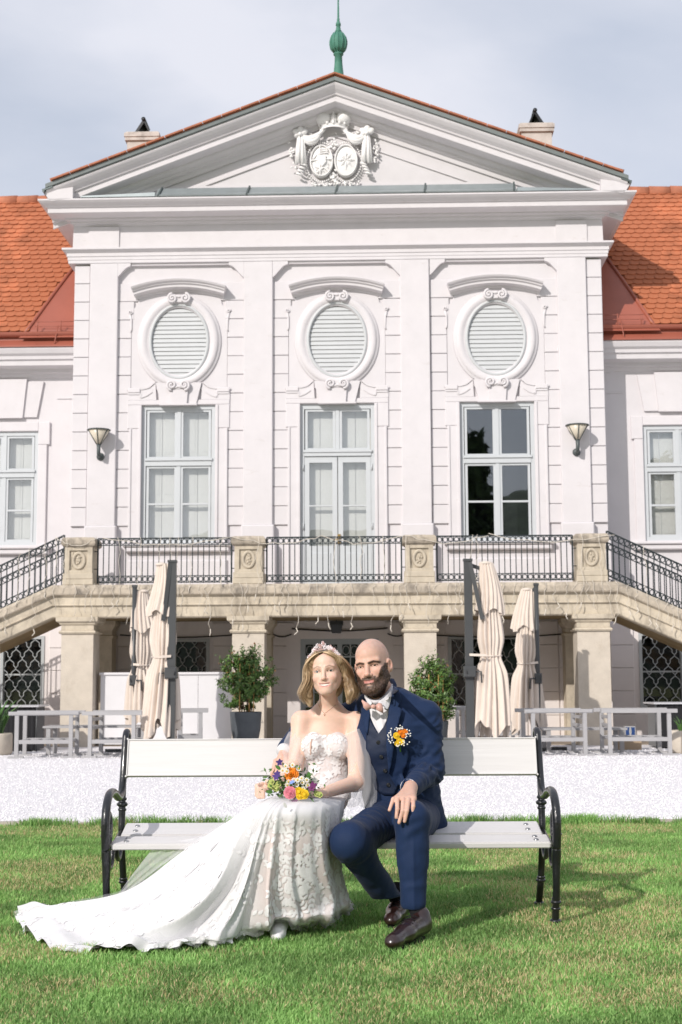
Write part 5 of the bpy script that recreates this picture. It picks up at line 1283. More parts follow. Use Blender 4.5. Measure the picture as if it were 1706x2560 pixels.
# ================================================================ people
def rotm(yaw, roll, pitch): return np.array(Matrix.Rotation(R(yaw), 3, 'Z') @ Matrix.Rotation(R(roll), 3, 'Y') @ Matrix.Rotation(R(pitch), 3, 'X'))
def head_sdf(P, male):
    X = np.abs(P[:, 0]); Q = np.stack([X, P[:, 1], P[:, 2]], 1)            # mirrored half
    d = s_ell(P, (0, .022, .036), (.073, .096, .087)) if male else s_ell(P, (0, .020, .028), (.071, .092, .079))
    d = smin(d, s_ell(P, (0, -.024, -.03), (.0645 if not male else .061, .064, .080 if not male else .082)), .03)
    jw = .056 if male else .0515
    d = smin(d, s_cap(Q, (jw, -.002, -.048), (.018 if not male else .022, -.066, -.096 if not male else -.100), .016, .015), .028)
    d = smin(d, s_ell(P, (0, -.074, -.097 if not male else -.104), (.018 if not male else .023, .018, .016)), .02)
    d = smin(d, s_ell(P, (0, -.044, .052 if male else .044), (.050, .044, .045 if male else .042)), .03)
    ck = (.037, -.064, -.031) if not male else (.040, -.060, -.025)
    d = smin(d, s_ell(Q, ck, (.021, .019, .019)), .02)
    d = smin(d, s_cap(Q, (.044, -.066, .020), (.012, -.083, .016), .008 if not male else .0125, .008 if not male else .0125), .014)
    d = smax(d, -s_ell(Q, (.032, -.094, -.001), (.017, .015, .0105)), .012)
    d = smin(d, s_cap(P, (0, -.082, .012), (0, -.1035, -.034), .0072 if not male else .0085, .0095 if not male else .0115), .009)
    d = smin(d, s_ell(P, (0, -.106 if not male else -.108, -.037), (.0098 if not male else .0115, .009, .0085)), .006)
    d = smin(d, s_ell(Q, (.0125 if not male else .014, -.094, -.0395), (.0072, .0085, .0068)), .006)
    d = smax(d, -s_ell(Q, (.0075, -.101, -.0475), (.0035, .004, .003)), .003)
    d = smin(d, s_ell(P, (0, -.078, -.066), (.031, .0155, .022)), .02)
    W = P.copy(); W[:, 2] = P[:, 2] - (7.0 if not male else 3.6) * P[:, 0] ** 2; W[:, 1] = P[:, 1] - 9 * P[:, 0] ** 2     # smile curvature
    if male:
        d = smin(d, s_cap(W, (-.022, -.0905, -.0645), (.022, -.0905, -.0645), .0042, .0042), .005); d = smin(d, s_cap(W, (-.019, -.0905, -.0725), (.019, -.0905, -.0725), .0056, .0056), .005)
        d = smax(d, -s_ell(W, (0, -.098, -.0682), (.026, .006, .0013)), .0015)
    else:
        d = smin(d, s_cap(W, (-.025, -.0895, -.0608), (.025, -.0895, -.0608), .0032, .0032), .005); d = smin(d, s_cap(W, (-.020, -.0895, -.0765), (.020, -.0895, -.0765), .0042, .0042), .005)
        d = smax(d, -s_ell(W, (0, -.097, -.0683), (.0275, .016, .0066)), .002)
        d = smax(d, -s_cap(Q, (.0185, -.1005, -.040), (.034, -.0925, -.062), .0035, .0025), .007)      # smile fold
    lid = s_ell(Q, (.032, -.0655, 0), (.0148, .0148, .0148)); slit = s_ell(Q, (.032, -.083, -.0008), (.0128, .020, .0044 if not male else .0032)); d = smin(d, smax(lid, -slit, .0015), .004)
    ear = s_ell(Q, (.0765, .014, -.008), (.0105, .021, .032), np.array(Matrix.Rotation(R(14), 3, 'X')) @ np.array(Matrix.Rotation(R(-22), 3, 'Z'))); ear = smax(ear, -s_ell(Q, (.084, .006, -.004), (.008, .0105, .018)), .004); d = smin(d, ear, .006)
    if male:
        d = smin(d, s_ell(P, (0, -.064, -.103), (.036, .032, .024)), .02); d = smin(d, s_cap(Q, (.058, .0, -.055), (.03, -.058, -.100), .013, .015), .015)
        d = smin(d, s_cap(W, (-.024, -.089, -.056), (.024, -.089, -.056), .0035, .0035), .006)
    return d
def sstep(x, a, b): t = np.clip((x - a) / (b - a), 0, 1); return t * t * (3 - 2 * t)
def seg_dist(A, pts):
    d = None
    for p, q in zip(pts[:-1], pts[1:]):
        p = np.array(p); q = np.array(q); ba = q - p; t = np.clip(((A - p) @ ba) / (ba @ ba), 0, 1); e = np.linalg.norm(A - p - t[:, None] * ba, axis=1); d = e if d is None else np.minimum(d, e)
    return d
def face_cols(L, skin, male):
    """base colours of skin, lips, brows, beard from head-local positions"""
    n = len(L); C = np.tile(np.array(skin), (n, 1)); x, y, z = np.abs(L[:, 0]), L[:, 1], L[:, 2]; inh = (z > -.16) & (np.linalg.norm(L - np.array((0, 0, -.01)), axis=1) < .21)
    def mixc(m, col): nonlocal C; m = (m * inh)[:, None]; C = C * (1 - m) + np.array(col) * m
    blush = np.exp(-(((x - .042) / .018) ** 2 + ((z + .032) / .016) ** 2)) * (y < -.02); mixc(blush * (.45 if not male else .3), (.70, .34, .27))
    nose = np.exp(-((x / .014) ** 2 + ((z + .036) / .012) ** 2)) * (y < -.085); mixc(nose * .35, (.70, .36, .28)); ears = sstep(x, .07, .08) * (np.abs(z) < .05); mixc(ears * .4, (.66, .33, .26))
    A = np.stack([x, z], 1); front = y < -.035
    zw = z - (7.0 if not male else 3.6) * x ** 2
    if male:
        bz = seg_dist(A, [(.0, -.055), (.026, -.056), (.034, -.07), (.045, -.07)])
        line = -.0535 + np.clip((x - .034) / .030, 0, 1) ** 1.5 * .060          # beard edge rises towards the sideburn
        earm = 1 - sstep(x, .0675, .0705) * (y > -.004) * (z > -.05); m = sstep(line - z, -.004, .006) * (y < .012) * (z > -.142); m = np.maximum(m, .75 * sstep(.012 - z, 0, .03) * sstep(x, .056, .064) * (y > -.035) * (y < .002) * (z > -.1)) * earm; m = np.maximum(m, sstep(.0155 - np.abs(z + .0575), 0, .006) * sstep(.036 - x, 0, .008) * (y < -.06) * (z < -.0475))
        m *= 1 - .75 * np.exp(-((x / .010) ** 2 + ((z + .084) / .004) ** 2))
        nz = .5 + .5 * n3(L, .0035); mixc(m * (.72 + .28 * nz), (.040, .025, .017)); m_b = m
        lips = (sstep(.0072 - np.abs(zw + .0695), 0, .003)) * sstep(.024 - x, 0, .004) * (y < -.07); mixc(lips * .95, (.55, .23, .20)); m_b = m_b * (1 - np.clip(lips * 1.5, 0, 1))
        stub = sstep(z, .045, .085) * .22 + sstep(z, .0, .05) * sstep(y, -.02, .02) * .18; mixc(np.clip(stub, 0, .3), (.36, .27, .24))
    else:
        m_b = np.zeros(n)
        lips = sstep(.0118 - np.abs(zw + .0685), 0, .003) * sstep(.031 - x, 0, .004) * (y < -.06) * sstep(np.abs(zw + .0685), .0015, .004); mixc(lips * .8, (.60, .26, .23))
        mixc(((np.abs(zw + .0685) < .006) & (x < .028) & (y > -.084) & (y < -.055)) * 1.0, (.12, .03, .03))
    bw = seg_dist(A, [(.013, .0185), (.030, .0245), (.048, .0175)] if not male else [(.012, .0120), (.032, .0170), (.052, .0110)])
    mixc(sstep(.0048 if not male else .0072, bw * 0 + 0, 1) * 0 + (1 - sstep(bw, .0012 if not male else .003, .0045 if not male else .0068)) * front * (.62 if not male else .95), (.17, .10, .055) if not male else (.022, .014, .010))
    e = np.sqrt(((x - .032) / .0145) ** 2 + ((z + .0008) / (.0058 if not male else .0055)) ** 2); up = (z > -.001)
    mixc((1 - sstep(np.abs(e - 1.0), .05, .32)) * front * np.where(up, 1.0, .55) * (y < -.07), (.035, .02, .015)); mixc(np.exp(-(((x - .032) / .018) ** 2 + ((z - .008) / .006) ** 2)) * front * .28, (.45, .24, .18))
    return C, m_b * inh
M_skin_f = mat('fair_skin', (.8, .6, .5), 0.5, attr='col', var=.03, vscale=60, spec=0.35, sss=.25)
M_skin_m = mat('light_skin', (.7, .5, .4), 0.5, attr='col', var=.04, vscale=60, spec=0.35, sss=.2)
M_eye = mat('eyeball', (.8, .8, .8), 0.12, attr='col', spec=0.6)
M_teeth = mat('teeth', (.82, .78, .72), 0.25, spec=.5)
def eyes(parent, O, Rm, s, iris, gaze):
    for sx in (-1, 1):
        n, m_ = 24, 18; vs_ = []; cs = []; g = np.array(gaze, float); g /= np.linalg.norm(g); c0 = np.array((sx * .032, -.0662, 0))
        mb = MB(); mb.ball((0, 0, 0), .0127, n, m_)
        V = np.array(mb.v); dt = (V / .0127) @ g; col = np.tile(np.array((.52, .47, .45)), (len(V), 1)); col[dt > .82] = iris; col[dt > .965] = (.006, .006, .006)
        me = mb.mesh('eye', M_eye); at_ = me.color_attributes.new('col', 'FLOAT_COLOR', 'POINT'); c4 = np.ones((len(V), 4), np.float32); c4[:, :3] = col; at_.data.foreach_set('color', c4.ravel())
        W_ = (Rm @ ((V + c0) * s).T).T + O; me.vertices.foreach_set('co', W_.astype(np.float32).ravel()); link('eye', me, parent)
def finger(P, pts, r0, r1, k=.004): return chain(P, pts, list(np.linspace(r0, r1, len(pts))), k)

# ---------------------------------------------------------------- groom
GR = empty('person', Matrix.Identity(4), 'person in a navy three piece suit and pink bow tie sitting, hand on knee', 'person')
G_O = pt(931, 1665, 6.60); G_R = rotm(-17, -8, 1); G_S = 1.03
gj = dict(LS=pt(1067, 1790, 6.65), LE=pt(1077, 1926, 6.60), LW=pt(1026, 1968, 6.33), RS=pt(888, 1790, 6.75), RE=pt(758, 1832, 6.87), RW=pt(716, 1872, 6.66),
          pel=pt(1005, 2035, 6.67), wai=pt(996, 1960, 6.67), che=pt(985, 1862, 6.65), upp=pt(975, 1795, 6.66), nec=pt(958, 1745, 6.67),
          LH=pt(1040, 2050, 6.62), LK=pt(1030, 2046, 6.12), LA=pt(1034, 2268, 6.10), RH=pt(965, 2052, 6.62), RK=pt(872, 2104, 6.14), RA=pt(988, 2272, 6.50))
K_ = .2168
hp = lambda zx, zy, Y: pt(820 + zx * K_, 1700 + zy * K_, Y)          # points measured on an enlargement of the hand
def groom_body(P):
    d = near(P, G_O, .24, lambda p: head_sdf((p - G_O) @ G_R / G_S, True) * G_S)
    nk = G_O + G_R @ np.array((0, .018, -.06)); d = smin(d, chain(P, [nk, gj['nec'] + np.array((0, .01, .0)), gj['upp']], [.056, .060, .075], .03), .03)
    d = smin(d, chain(P, [gj['upp'], gj['che']], [.08, .10], .03, (0, 1, 0), .7), .03)
    for a in ('L', 'R'):
        d = smin(d, chain(P, [gj['upp'], gj[a + 'S'], gj[a + 'E'], gj[a + 'W']], [.05, .045, .038, .026], .02), .02)
    d = smin(d, near(P, hp(880, 1430, 6.15), .26, ghandL), .012)
    return smin(d, near(P, pt(705, 1910, 6.6), .22, ghandR), .012)
def ghandL(P):
    w = hp(955, 1240, 6.30); h = None
    pal = [s_cap(P, w, hp(x, 1375, 6.115), .024, .0150) for x in (800, 870, 930, 985)]
    for e in pal: h = e if h is None else smin(h, e, .016)
    for q in ([(800, 1375, 6.105), (802, 1490, 6.045), (790, 1585, 6.04)], [(870, 1380, 6.095), (862, 1510, 6.032), (822, 1645, 6.03)], [(930, 1380, 6.095), (912, 1510, 6.032), (886, 1630, 6.03)], [(985, 1380, 6.11), (985, 1460, 6.06), (970, 1550, 6.055)], [(860, 1310, 6.19), (755, 1375, 6.10), (712, 1500, 6.065)]):
        h = smin(h, finger(P, [hp(*p) for p in q], .0102, .0076), .005)
    return h
def ghandR(P):
    w = gj['RW']; h = s_cap(P, w, pt(706, 1898, 6.60), .026, .026, (0, 1, 0), .6)
    for dx, L_ in ((-16, 60), (-6, 68), (4, 66), (13, 56)): h = smin(h, finger(P, [pt(706 + dx, 1902, 6.595), pt(698 + dx, 1902 + L_ * .5, 6.565), pt(694 + dx, 1902 + L_ * .85, 6.58)], .0115, .0085), .006)
    h = smin(h, finger(P, [pt(712, 1895, 6.60), pt(728, 1912, 6.58), pt(732, 1930, 6.57)], .012, .009), .006)
    return h
V, F = nets(groom_body, (-.42, 5.98, .30), (.62, 6.98, 1.32), .0032)
V = smooth_verts(V, F, 1, .35); Lc = (V - G_O) @ G_R / G_S; C_, mb_ = face_cols(Lc, (.64, .40, .31), True)
N_ = vnorm(V, F); V = V + N_ * (mb_ * (.0012 + .0022 * n3(V, .004)))[:, None]
kn = np.exp(-((V[:, 2] - .565) / .05) ** 2) * (V[:, 1] < 6.2); C_ = C_ * (1 - .10 * np.clip(n3(V, .012), 0, 1))[:, None]
big_mesh('body', V, F, M_skin_m, GR, smooth=True, cols=C_)
eyes(GR, G_O, G_R, G_S, (.05, .035, .02), (.22, -1, -.02))
# short beard hairs
sel = np.where(mb_ > .8)[0]; sel = rng.choice(sel, 5000); p0 = V[sel]; dn = N_[sel] * .6 + (G_R @ np.array((0, -.15, -.75))) + rng.normal(0, .25, (len(sel), 3)); dn /= np.linalg.norm(dn, axis=1)[:, None]
sd_ = np.cross(dn, rng.normal(0, 1, dn.shape)); sd_ /= np.linalg.norm(sd_, axis=1)[:, None]; L_ = rng.uniform(.0025, .005, (len(sel), 1))
VV = np.stack([p0 - sd_ * .00045, p0 + sd_ * .00045, p0 + dn * L_], 1).reshape(-1, 3); M_hairdark = mat('dark_beard_hair', (.03, .018, .011), .6, attr='col', spec=.3)
big_mesh('beard', VV, np.arange(len(VV)).reshape(-1, 3), M_hairdark, GR, cols=np.repeat(np.array([[.034, .021, .014]]) * (.6 + 1.6 * rng.random((len(sel), 1))), 3, 0))

M_suit = mat('navy_wool', (.009, .0235, .069), 0.72, 0.10, 260, 0.06, 420, 0.22, sheen=.05)
M_vest = mat('navy_waistcoat', (.0052, .0135, .040), 0.6, 0.10, 260, 0.06, 420, 0.3, sheen=.04)
M_shirt = mat('white_shirt', (.68, .67, .69), 0.7, 0.02, 30, 0.1, 60, 0.3)
M_bow = mat('dusty_pink_silk', (.60, .35, .29), 0.42, 0.08, 60, 0.1, 120, 0.4, sheen=.4)
M_shoe = mat('burgundy_leather', (.022, .009, .008), 0.3, 0.25, 25, 0.08, 60, 0.6, coat=.4)
M_sock = mat('black_sock', (.008, .008, .010), .9)
def cloth_fold(V, N, amp, s, stretch=(1, 1, 1), seed=0.0): return V + N * (amp * (n3(V * np.array(stretch) + seed, s) + .5 * n3(V * np.array(stretch) + seed + 7, s * .5)))[:, None]
YA = (0, 1, 0)
def jacket(P):
    g = gj; d = chain(P, [g['pel'], g['wai'], g['che'], g['upp']], [.170, .158, .180, .135], .05, YA, .66)
    d = smin(d, chain(P, [pt(928, 1752, 6.69), g['RS']], [.05, .068], .03), .05); d = smin(d, chain(P, [pt(990, 1748, 6.67), g['LS']], [.048, .068], .03), .05)
    d = smin(d, chain(P, [pt(935, 1835, 6.655), pt(1010, 1812, 6.645), pt(1058, 1806, 6.645)], [.082, .084, .072], .04), .045); d = smin(d, s_cap(P, pt(1000, 1880, 6.65), pt(1045, 1880, 6.66), .09, .085), .05)
    arms = chain(P, [g['LS'], g['LE'], g['LW']], [.069, .058, .043], .03); arms = smin(arms, s_ell(P, g['LE'] + np.array((.004, .025, -.010)), (.052, .046, .046)), .03)
    d = smin(d, arms, .022); d = smin(d, chain(P, [g['RS'], g['RE'], g['RW']], [.072, .058, .043], .03), .03)
    d = smin(d, chain(P, [pt(1040, 1965, 6.70), pt(1082, 2062, 6.74)], [.10, .072], .03, YA, .7), .05)       # jacket skirt spreading on the bench
    nk = pt(958, 1738, 6.655); d = smax(d, -s_cap(P, nk, nk + np.array((-.012, -.01, .2)), .062, .07), .006)      # neck hole
    w = g['LW']; a = (g['LW'] - g['LE']); a /= np.linalg.norm(a); d = smax(d, (P - (w - a * .015)) @ a, .004) if False else d
    return d
V, F = nets(jacket, (-.36, 6.22, .33), (.62, 7.02, 1.10), .0055); N_ = vnorm(V, F)
# sleeve ends: cut verts beyond the wrist by shrinking them inside; folds
V = cloth_fold(V, N_, .0055, .075, (1, 1, 1.8)); 
for c_, ax, am, rr in ((gj['LE'], gj['LE'] - gj['LS'], .010, .13), (gj['LE'] * .6 + gj['LS'] * .4, gj['LE'] - gj['LS'], .005, .12), (gj['LE'] * .4 + gj['LW'] * .6, gj['LW'] - gj['LE'], .005, .10), (gj['LS'] + np.array((-.03, 0, -.07)), np.array((.6, 0, -1)), .006, .10), (gj['wai'], np.array((0.3, 0, 1)), .006, .13)):
    ax = ax / np.linalg.norm(ax); t = (V - c_) @ ax; e = np.exp(-(np.linalg.norm(V - c_, axis=1) / rr) ** 2); ph = 3.5 * n3(V + 3, .07); N_ = vnorm(V, F); V = V + N_ * (am * e * (.25 + .75 * np.clip(n3(V + 11, .05) * 1.8, -1, 1)) * np.sin(t * 120 + ph * 1.6))[:, None]
V = smooth_verts(V, F, 1, .5)
jk = big_mesh('jacket', V, F, M_suit, GR, smooth=True)
def trousers(P):
    g = gj; d = s_ell(P, g['pel'] + np.array((0, -.02, -.01)), (.175, .13, .10))
    l1 = chain(P, [g['LH'], g['LK'], g['LA'] + np.array((0, .0, .02))], [.098, .070, .053], .03); l1 = smin(l1, s_cap(P, g['LK'], (g['LK'] + g['LA']) / 2, .068, .062), .02)
    l2 = chain(P, [g['RH'], g['RK'], g['RA'] + np.array((-.015, -.02, .03))], [.098, .071, .055], .06)
    d = smin(smin(d, l1, .035), l2, .035); return smax(d, .128 - P[:, 2] + .25 * (P[:, 1] - 6.1) * (P[:, 1] > 6.3) * 0, .004)
V, F = nets(trousers, (-.16, 5.98, .06), (.56, 6.85, .62), .0055); N_ = vnorm(V, F); V = cloth_fold(V, N_, .0028, .07, (1.3, 1.3, .7))
for c_, ax, am, rr, fr_ in ((gj['RK'] * .45 + gj['RH'] * .55 + np.array((0, 0, .06)), gj['RK'] - gj['RH'], .005, .15, 210), (gj['LK'] + np.array((-.02, -.05, -.07)), np.array((.5, 0, -1.)), .006, .08, 150), (gj['LA'] + np.array((0, -.03, .10)), np.array((.15, 0, 1.)), .006, .10, 120), (gj['RK'] + np.array((.03, .05, -.05)), np.array((1., .3, -.6)), .006, .10, 140), (gj['RA'] + np.array((-.06, -.06, .12)), np.array((1, .6, -.8)), .005, .10, 130)):
    ax = ax / np.linalg.norm(ax); t = (V - c_) @ ax; e = np.exp(-(np.linalg.norm(V - c_, axis=1) / rr) ** 2); N_ = vnorm(V, F); V = V + N_ * (am * .8 * e * (.2 + .8 * np.clip(n3(V + 11, .06) * 1.8, -1, 1)) * np.sin(t * fr_ * .75 + 5 * n3(V, .08)))[:, None]
# pressed crease down the left shin
cx_ = V[:, 0] - (gj['LK'][0] + (gj['LA'][0] - gj['LK'][0]) * np.clip((.5 - V[:, 2]) / .42, 0, 1)); cre = np.exp(-(cx_ / .007) ** 2) * (V[:, 1] < 6.10) * sstep(.46 - V[:, 2], 0, .08); V[:, 1] -= .005 * cre
V = smooth_verts(V, F, 1, .5)
tr = big_mesh('trousers', V, F, M_suit, GR, smooth=True)
# socks and shoes
def shoe(P, heel, toe, ank):
    heel = np.array(heel); toe = np.array(toe); f = (toe - heel) / np.linalg.norm(toe - heel); mid = heel + (toe - heel) * .55; up = np.array((0, 0, 1.0)); sd = np.cross(f, up)
    d = chain(P, [heel + up * .035, mid + up * .036, toe - f * .035 + up * .026], [.033, .039, .033], .03, up, .85); d = smin(d, chain(P, [heel + up * .055 + f * .01, heel + f * .13 + up * .052], [.038, .034], .02), .03); d = smin(d, s_cap(P, toe - f * .05 + up * .02, toe - f * .022 + up * .018, .034, .024, up, .7), .02)
    d = smin(d, s_cap(P, heel + up * .06 + f * .015, heel + f * .02 + up * .085, .036, .037), .02)
    return smax(d, -P[:, 2] + .002, .003)
for hl, to, nm in (((.335, 6.105, .02), (.185, 5.805, .02), 'L'), ((.270, 6.60, .02), (.205, 6.33, .02), 'R')):
    lo = np.minimum(hl, to) - .09; hi = np.maximum(hl, to) + .09; lo[2] = -.02; hi[2] = .17
    V, F = nets(lambda P: shoe(P, hl, to, None), lo, hi, .004); sh = big_mesh('shoe', V, F, M_shoe, GR, smooth=True)
    heel = np.array(hl); toe = np.array(to); f = (toe - heel) / np.linalg.norm(toe - heel); sd = np.cross(f, (0, 0, 1.))
    mb = MB(); out_ = []
    for i in range(28):
        a = 2 * math.pi * i / 28; c, s_ = math.cos(a), math.sin(a); L_ = (np.linalg.norm(toe - heel) / 2 + .004); w_ = .031 + .004 * c; out_.append((heel + toe) / 2 + f * L_ * c + sd * w_ * (abs(s_) ** .8) * (1 if s_ > 0 else -1))
    vs_ = [(p[0], p[1], .003) for p in out_] + [(p[0], p[1], .016) for p in out_]; mb.add(vs_, [tuple(range(28)), tuple(range(55, 27, -1))] + [(i, (i + 1) % 28, (i + 1) % 28 + 28, i + 28) for i in range(28)]); mb.build('sole', M_sock, sh)
    mb = MB()
    for q in range(4):
        c = heel + f * (.115 + .022 * q) + np.array((0, 0, .099 - .0085 * q)); mb.tube([c - sd * .026 - np.array((0, 0, .010)), c - f * .0, c + sd * .026 - np.array((0, 0, .010))], .0022, 5)
    mb.build('laces', M_sock, sh)
    ank = gj[nm + 'A']; mb = MB(); mb.tube([heel + np.array((0, 0, .07)) + f * .02, ank * .5 + (heel + np.array((0, 0, .1)) + f * .02) * .5, ank + np.array((0, 0, .09))], [.036, .037, .042], 14); mb.build('sock', M_sock, GR)

# shirt, waistcoat, lapels, collar laid over the torso
zp = lambda L: [(820 + x * K_, 1700 + y * K_) for x, y in L]
bt = bvh_of(jk)
overlay('shirt_front', zp([(455, 215), (520, 260), (640, 235), (722, 190), (700, 420), (640, 560), (590, 640), (540, 540), (490, 420)]), bt, 6.52, .006, .01, M_shirt, GR, .007, fold=lambda x, z: .004 * math.sin(x * 160 + z * 40))
overlay('waistcoat', zp([(470, 400), (505, 470), (585, 622), (660, 520), (700, 420), (735, 700), (720, 1060), (800, 1245), (770, 1330), (640, 1330), (560, 1280), (500, 1180), (440, 900), (440, 560)]), bt, 6.52, .012, .012, M_vest, GR, .009)
vb = [o for o in GR.children if o.name.startswith('waistcoat')][0]; bv = bvh_of(vb)
for zx, zy in ((583, 722), (618, 888), (663, 1052), (702, 1218)):
    p = pt(820 + zx * K_, 1700 + zy * K_, 6.50); h = bv.ray_cast(Vector((p[0], 6.0, p[2])), Vector((0, 1, 0)), 2); yy = h[0].y if h[0] else 6.52
    mb = MB(); c = (p[0], yy - .002, p[2]); ax = np.array(Matrix.Rotation(R(90), 3, 'X')); mb.ball(c, (.0095, .0095, .003), 14, 6, ax); mb.tube([(c[0] + .007 * math.cos(a), c[1] - .003, c[2] + .007 * math.sin(a)) for a in np.linspace(0, 6.283, 13)[:-1]], .0016, 5, closed=True); mb.build('button', M_black, GR)
lap = overlay('lapel', zp([(745, 55), (790, 85), (830, 130), (862, 235), (810, 305), (858, 340), (800, 540), (760, 760), (735, 950), (705, 1085), (690, 950), (672, 760), (676, 520), (712, 300), (740, 160)]), bt, 6.52, .028, .018, M_suit, GR, .008, fold=lambda x, z: .006)
overlay('jacket_front', zp([(700, 700), (765, 745), (880, 700), (930, 660), (930, 900), (895, 1010), (835, 1200), (800, 1250), (745, 1160), (705, 1080)]), bt, 6.52, .014, .012, M_suit, GR, .010)
overlay('lapel', zp([(430, 150), (455, 215), (490, 400), (470, 560), (455, 640), (420, 560), (380, 330), (395, 210)]), bt, 6.52, .018, .008, M_suit, GR, .009)
# shirt collar
mb = MB()
def cpx(x, y, Y): return hp(x, y, Y)
mb.add([cpx(440, 165, 6.575), cpx(470, 205, 6.56), cpx(525, 262, 6.535), cpx(500, 300, 6.53), cpx(455, 270, 6.55), cpx(432, 205, 6.585), cpx(425, 165, 6.61)], [(0, 1, 4, 5), (1, 2, 3, 4), (0, 5, 6)])
mb.add([cpx(745, 20, 6.66), cpx(735, 70, 6.60), cpx(690, 165, 6.555), cpx(590, 245, 6.525), cpx(560, 262, 6.525), cpx(640, 300, 6.515), cpx(690, 375, 6.52), cpx(722, 260, 6.545), cpx(748, 120, 6.60), cpx(758, 50, 6.67)], [(0, 1, 8, 9), (1, 2, 7, 8), (2, 3, 5, 6, 7), (3, 4, 5)])
mb.tube([cpx(430, 175, 6.62), cpx(470, 225, 6.575), cpx(540, 268, 6.55), cpx(640, 232, 6.56), cpx(715, 140, 6.60), cpx(748, 40, 6.67)], [.012] * 6, 8)
o = mb.build('shirt_collar', M_shirt, GR); md = o.modifiers.new('th', 'SOLIDIFY'); md.thickness = .004; md2 = o.modifiers.new('ss', 'SUBSURF'); md2.levels = md2.render_levels = 1
# jacket collar behind the neck
mb = MB(); mb.tube([cpx(765, 300, 6.54), cpx(772, 160, 6.585), cpx(770, 60, 6.64), cpx(745, 10, 6.70), cpx(680, 0, 6.74)], [.005, .009, .011, .012, .010], 8); mb.build('jacket_collar', M_suit, GR)
# bow tie
mb = MB(); Yb = 6.495
def wing(pts, c, dep):
    P_ = [cpx(x, y, Yb + dz) for x, y, dz in pts]; n = len(P_); cc = sum(P_) / n + np.array((0, -.012, 0)); mb.add(P_ + [cc] + [p + np.array((0, .012, 0)) for p in P_], [(i, (i + 1) % n, n) for i in range(n)] + [(i, (i + 1) % n, n + 1 + (i + 1) % n, n + 1 + i) for i in range(n)], True)
wing([(505, 300, 0), (470, 275, -.006), (395, 225, .004), (388, 245, 0), (402, 275, -.008), (412, 320, -.004), (445, 352, 0), (500, 330, -.004)], None, 0)
wing([(400, 240, .01), (460, 262, .012), (500, 300, .01), (470, 330, .012), (420, 330, .012)], None, 0)
wing([(550, 290, 0), (590, 262, -.006), (625, 272, 0), (640, 330, -.006), (640, 385, 0), (600, 365, -.008), (550, 335, -.004)], None, 0)
wing([(555, 300, .01), (600, 290, .008), (632, 320, .01), (625, 380, .012), (570, 350, .01)], None, 0)
mb.ball(cpx(525, 308, Yb - .006), (.012, .010, .011), 10, 8); mb.build('bow_tie', M_bow, GR)
# shirt cuffs and watch
a = gj['LW'] - gj['LE']; a /= np.linalg.norm(a); b = gj['LW'] + a * .005
mb = MB(); mb.tube([b - a * .03, b + a * .012], [.040, .041], 18); c = gj['RW'] - gj['RE']; c /= np.linalg.norm(c); mb.build('shirt_cuff', M_shirt, GR); mb = MB(); mb.tube([gj['RW'] + c * .022, gj['RW'] + c * .040], [.036, .034], 18); mb.build('shirt_cuff', M_shirt, GR)
M_rose = mat('silver_watch', (.7, .66, .62), .25, metal=1.0)
mb = MB(); w = hp(965, 1255, 6.30); u = hp(955, 1240, 6.30) - hp(900, 1375, 6.115); u /= np.linalg.norm(u); e1 = np.cross(u, (0, 1, 0)); e1 /= np.linalg.norm(e1); e2 = np.cross(u, e1); mb.tube([w + u * .02 + .029 * (math.cos(t) * e1 + math.sin(t) * e2) for t in np.linspace(0, 6.283, 21)[:-1]], .005, 6, closed=True); mb.build('watch', M_rose, GR)

# ---------------------------------------------------------------- bride
BR = empty('person', Matrix.Identity(4), 'person in a white lace wedding dress with long train and flower tiara, holding a bouquet', 'person')
B_O = pt(817, 1680, 6.60); B_R = rotm(-9, -5, -3); B_S = .945
bj = dict(LS=pt(895, 1805, 6.67), LE=pt(890, 1957, 6.53), LW=pt(810, 1982, 6.31), LHd=pt(772, 1984, 6.25), RS=pt(754, 1803, 6.68), RE=pt(738, 1915, 6.60), RW=pt(694, 1962, 6.35), RHd=pt(664, 1970, 6.28))
def torso_f(P):
    d = chain(P, [pt(822, 1806, 6.69), pt(812, 1868, 6.68), pt(812, 1930, 6.67), pt(810, 1985, 6.66)], [.088, .106, .094, .118], .05, YA, .66)
    for x in (783, 846): d = smin(d, s_ell(P, pt(x, 1868, 6.615), (.052, .045, .05)), .03)
    return d
def bride_body(P):
    d = near(P, B_O, .22, lambda p: head_sdf((p - B_O) @ B_R / B_S, False) * B_S)
    nk = B_O + B_R @ np.array((0, .022, -.06)) ; nb = pt(822, 1772, 6.69)
    d = smin(d, chain(P, [nk, nb], [.043, .043], .02), .02); d = smin(d, chain(P, [pt(822, 1778, 6.70), pt(826, 1800, 6.70)], [.05, .06], .02, YA, .8), .045)
    for a in ('L', 'R'):
        s_ = bj[a + 'S']; d = smin(d, s_cap(P, nb + np.array((0, .015, -.028)), s_, .030, .040), .045); d = smin(d, s_cap(P, nb + np.array((.01 if a == 'L' else -.01, -.03, -.028)), s_ + np.array((0, -.025, .012)), .010, .010), .018)
        d = smin(d, chain(P, [s_, bj[a + 'E'], bj[a + 'W']], [.045, .036, .0245], .025), .03)
    d = smin(d, torso_f(P), .035)
    d = smin(d, near(P, bj['LHd'], .16, bhandL), .01); return smin(d, near(P, bj['RHd'], .16, bhandR), .01)
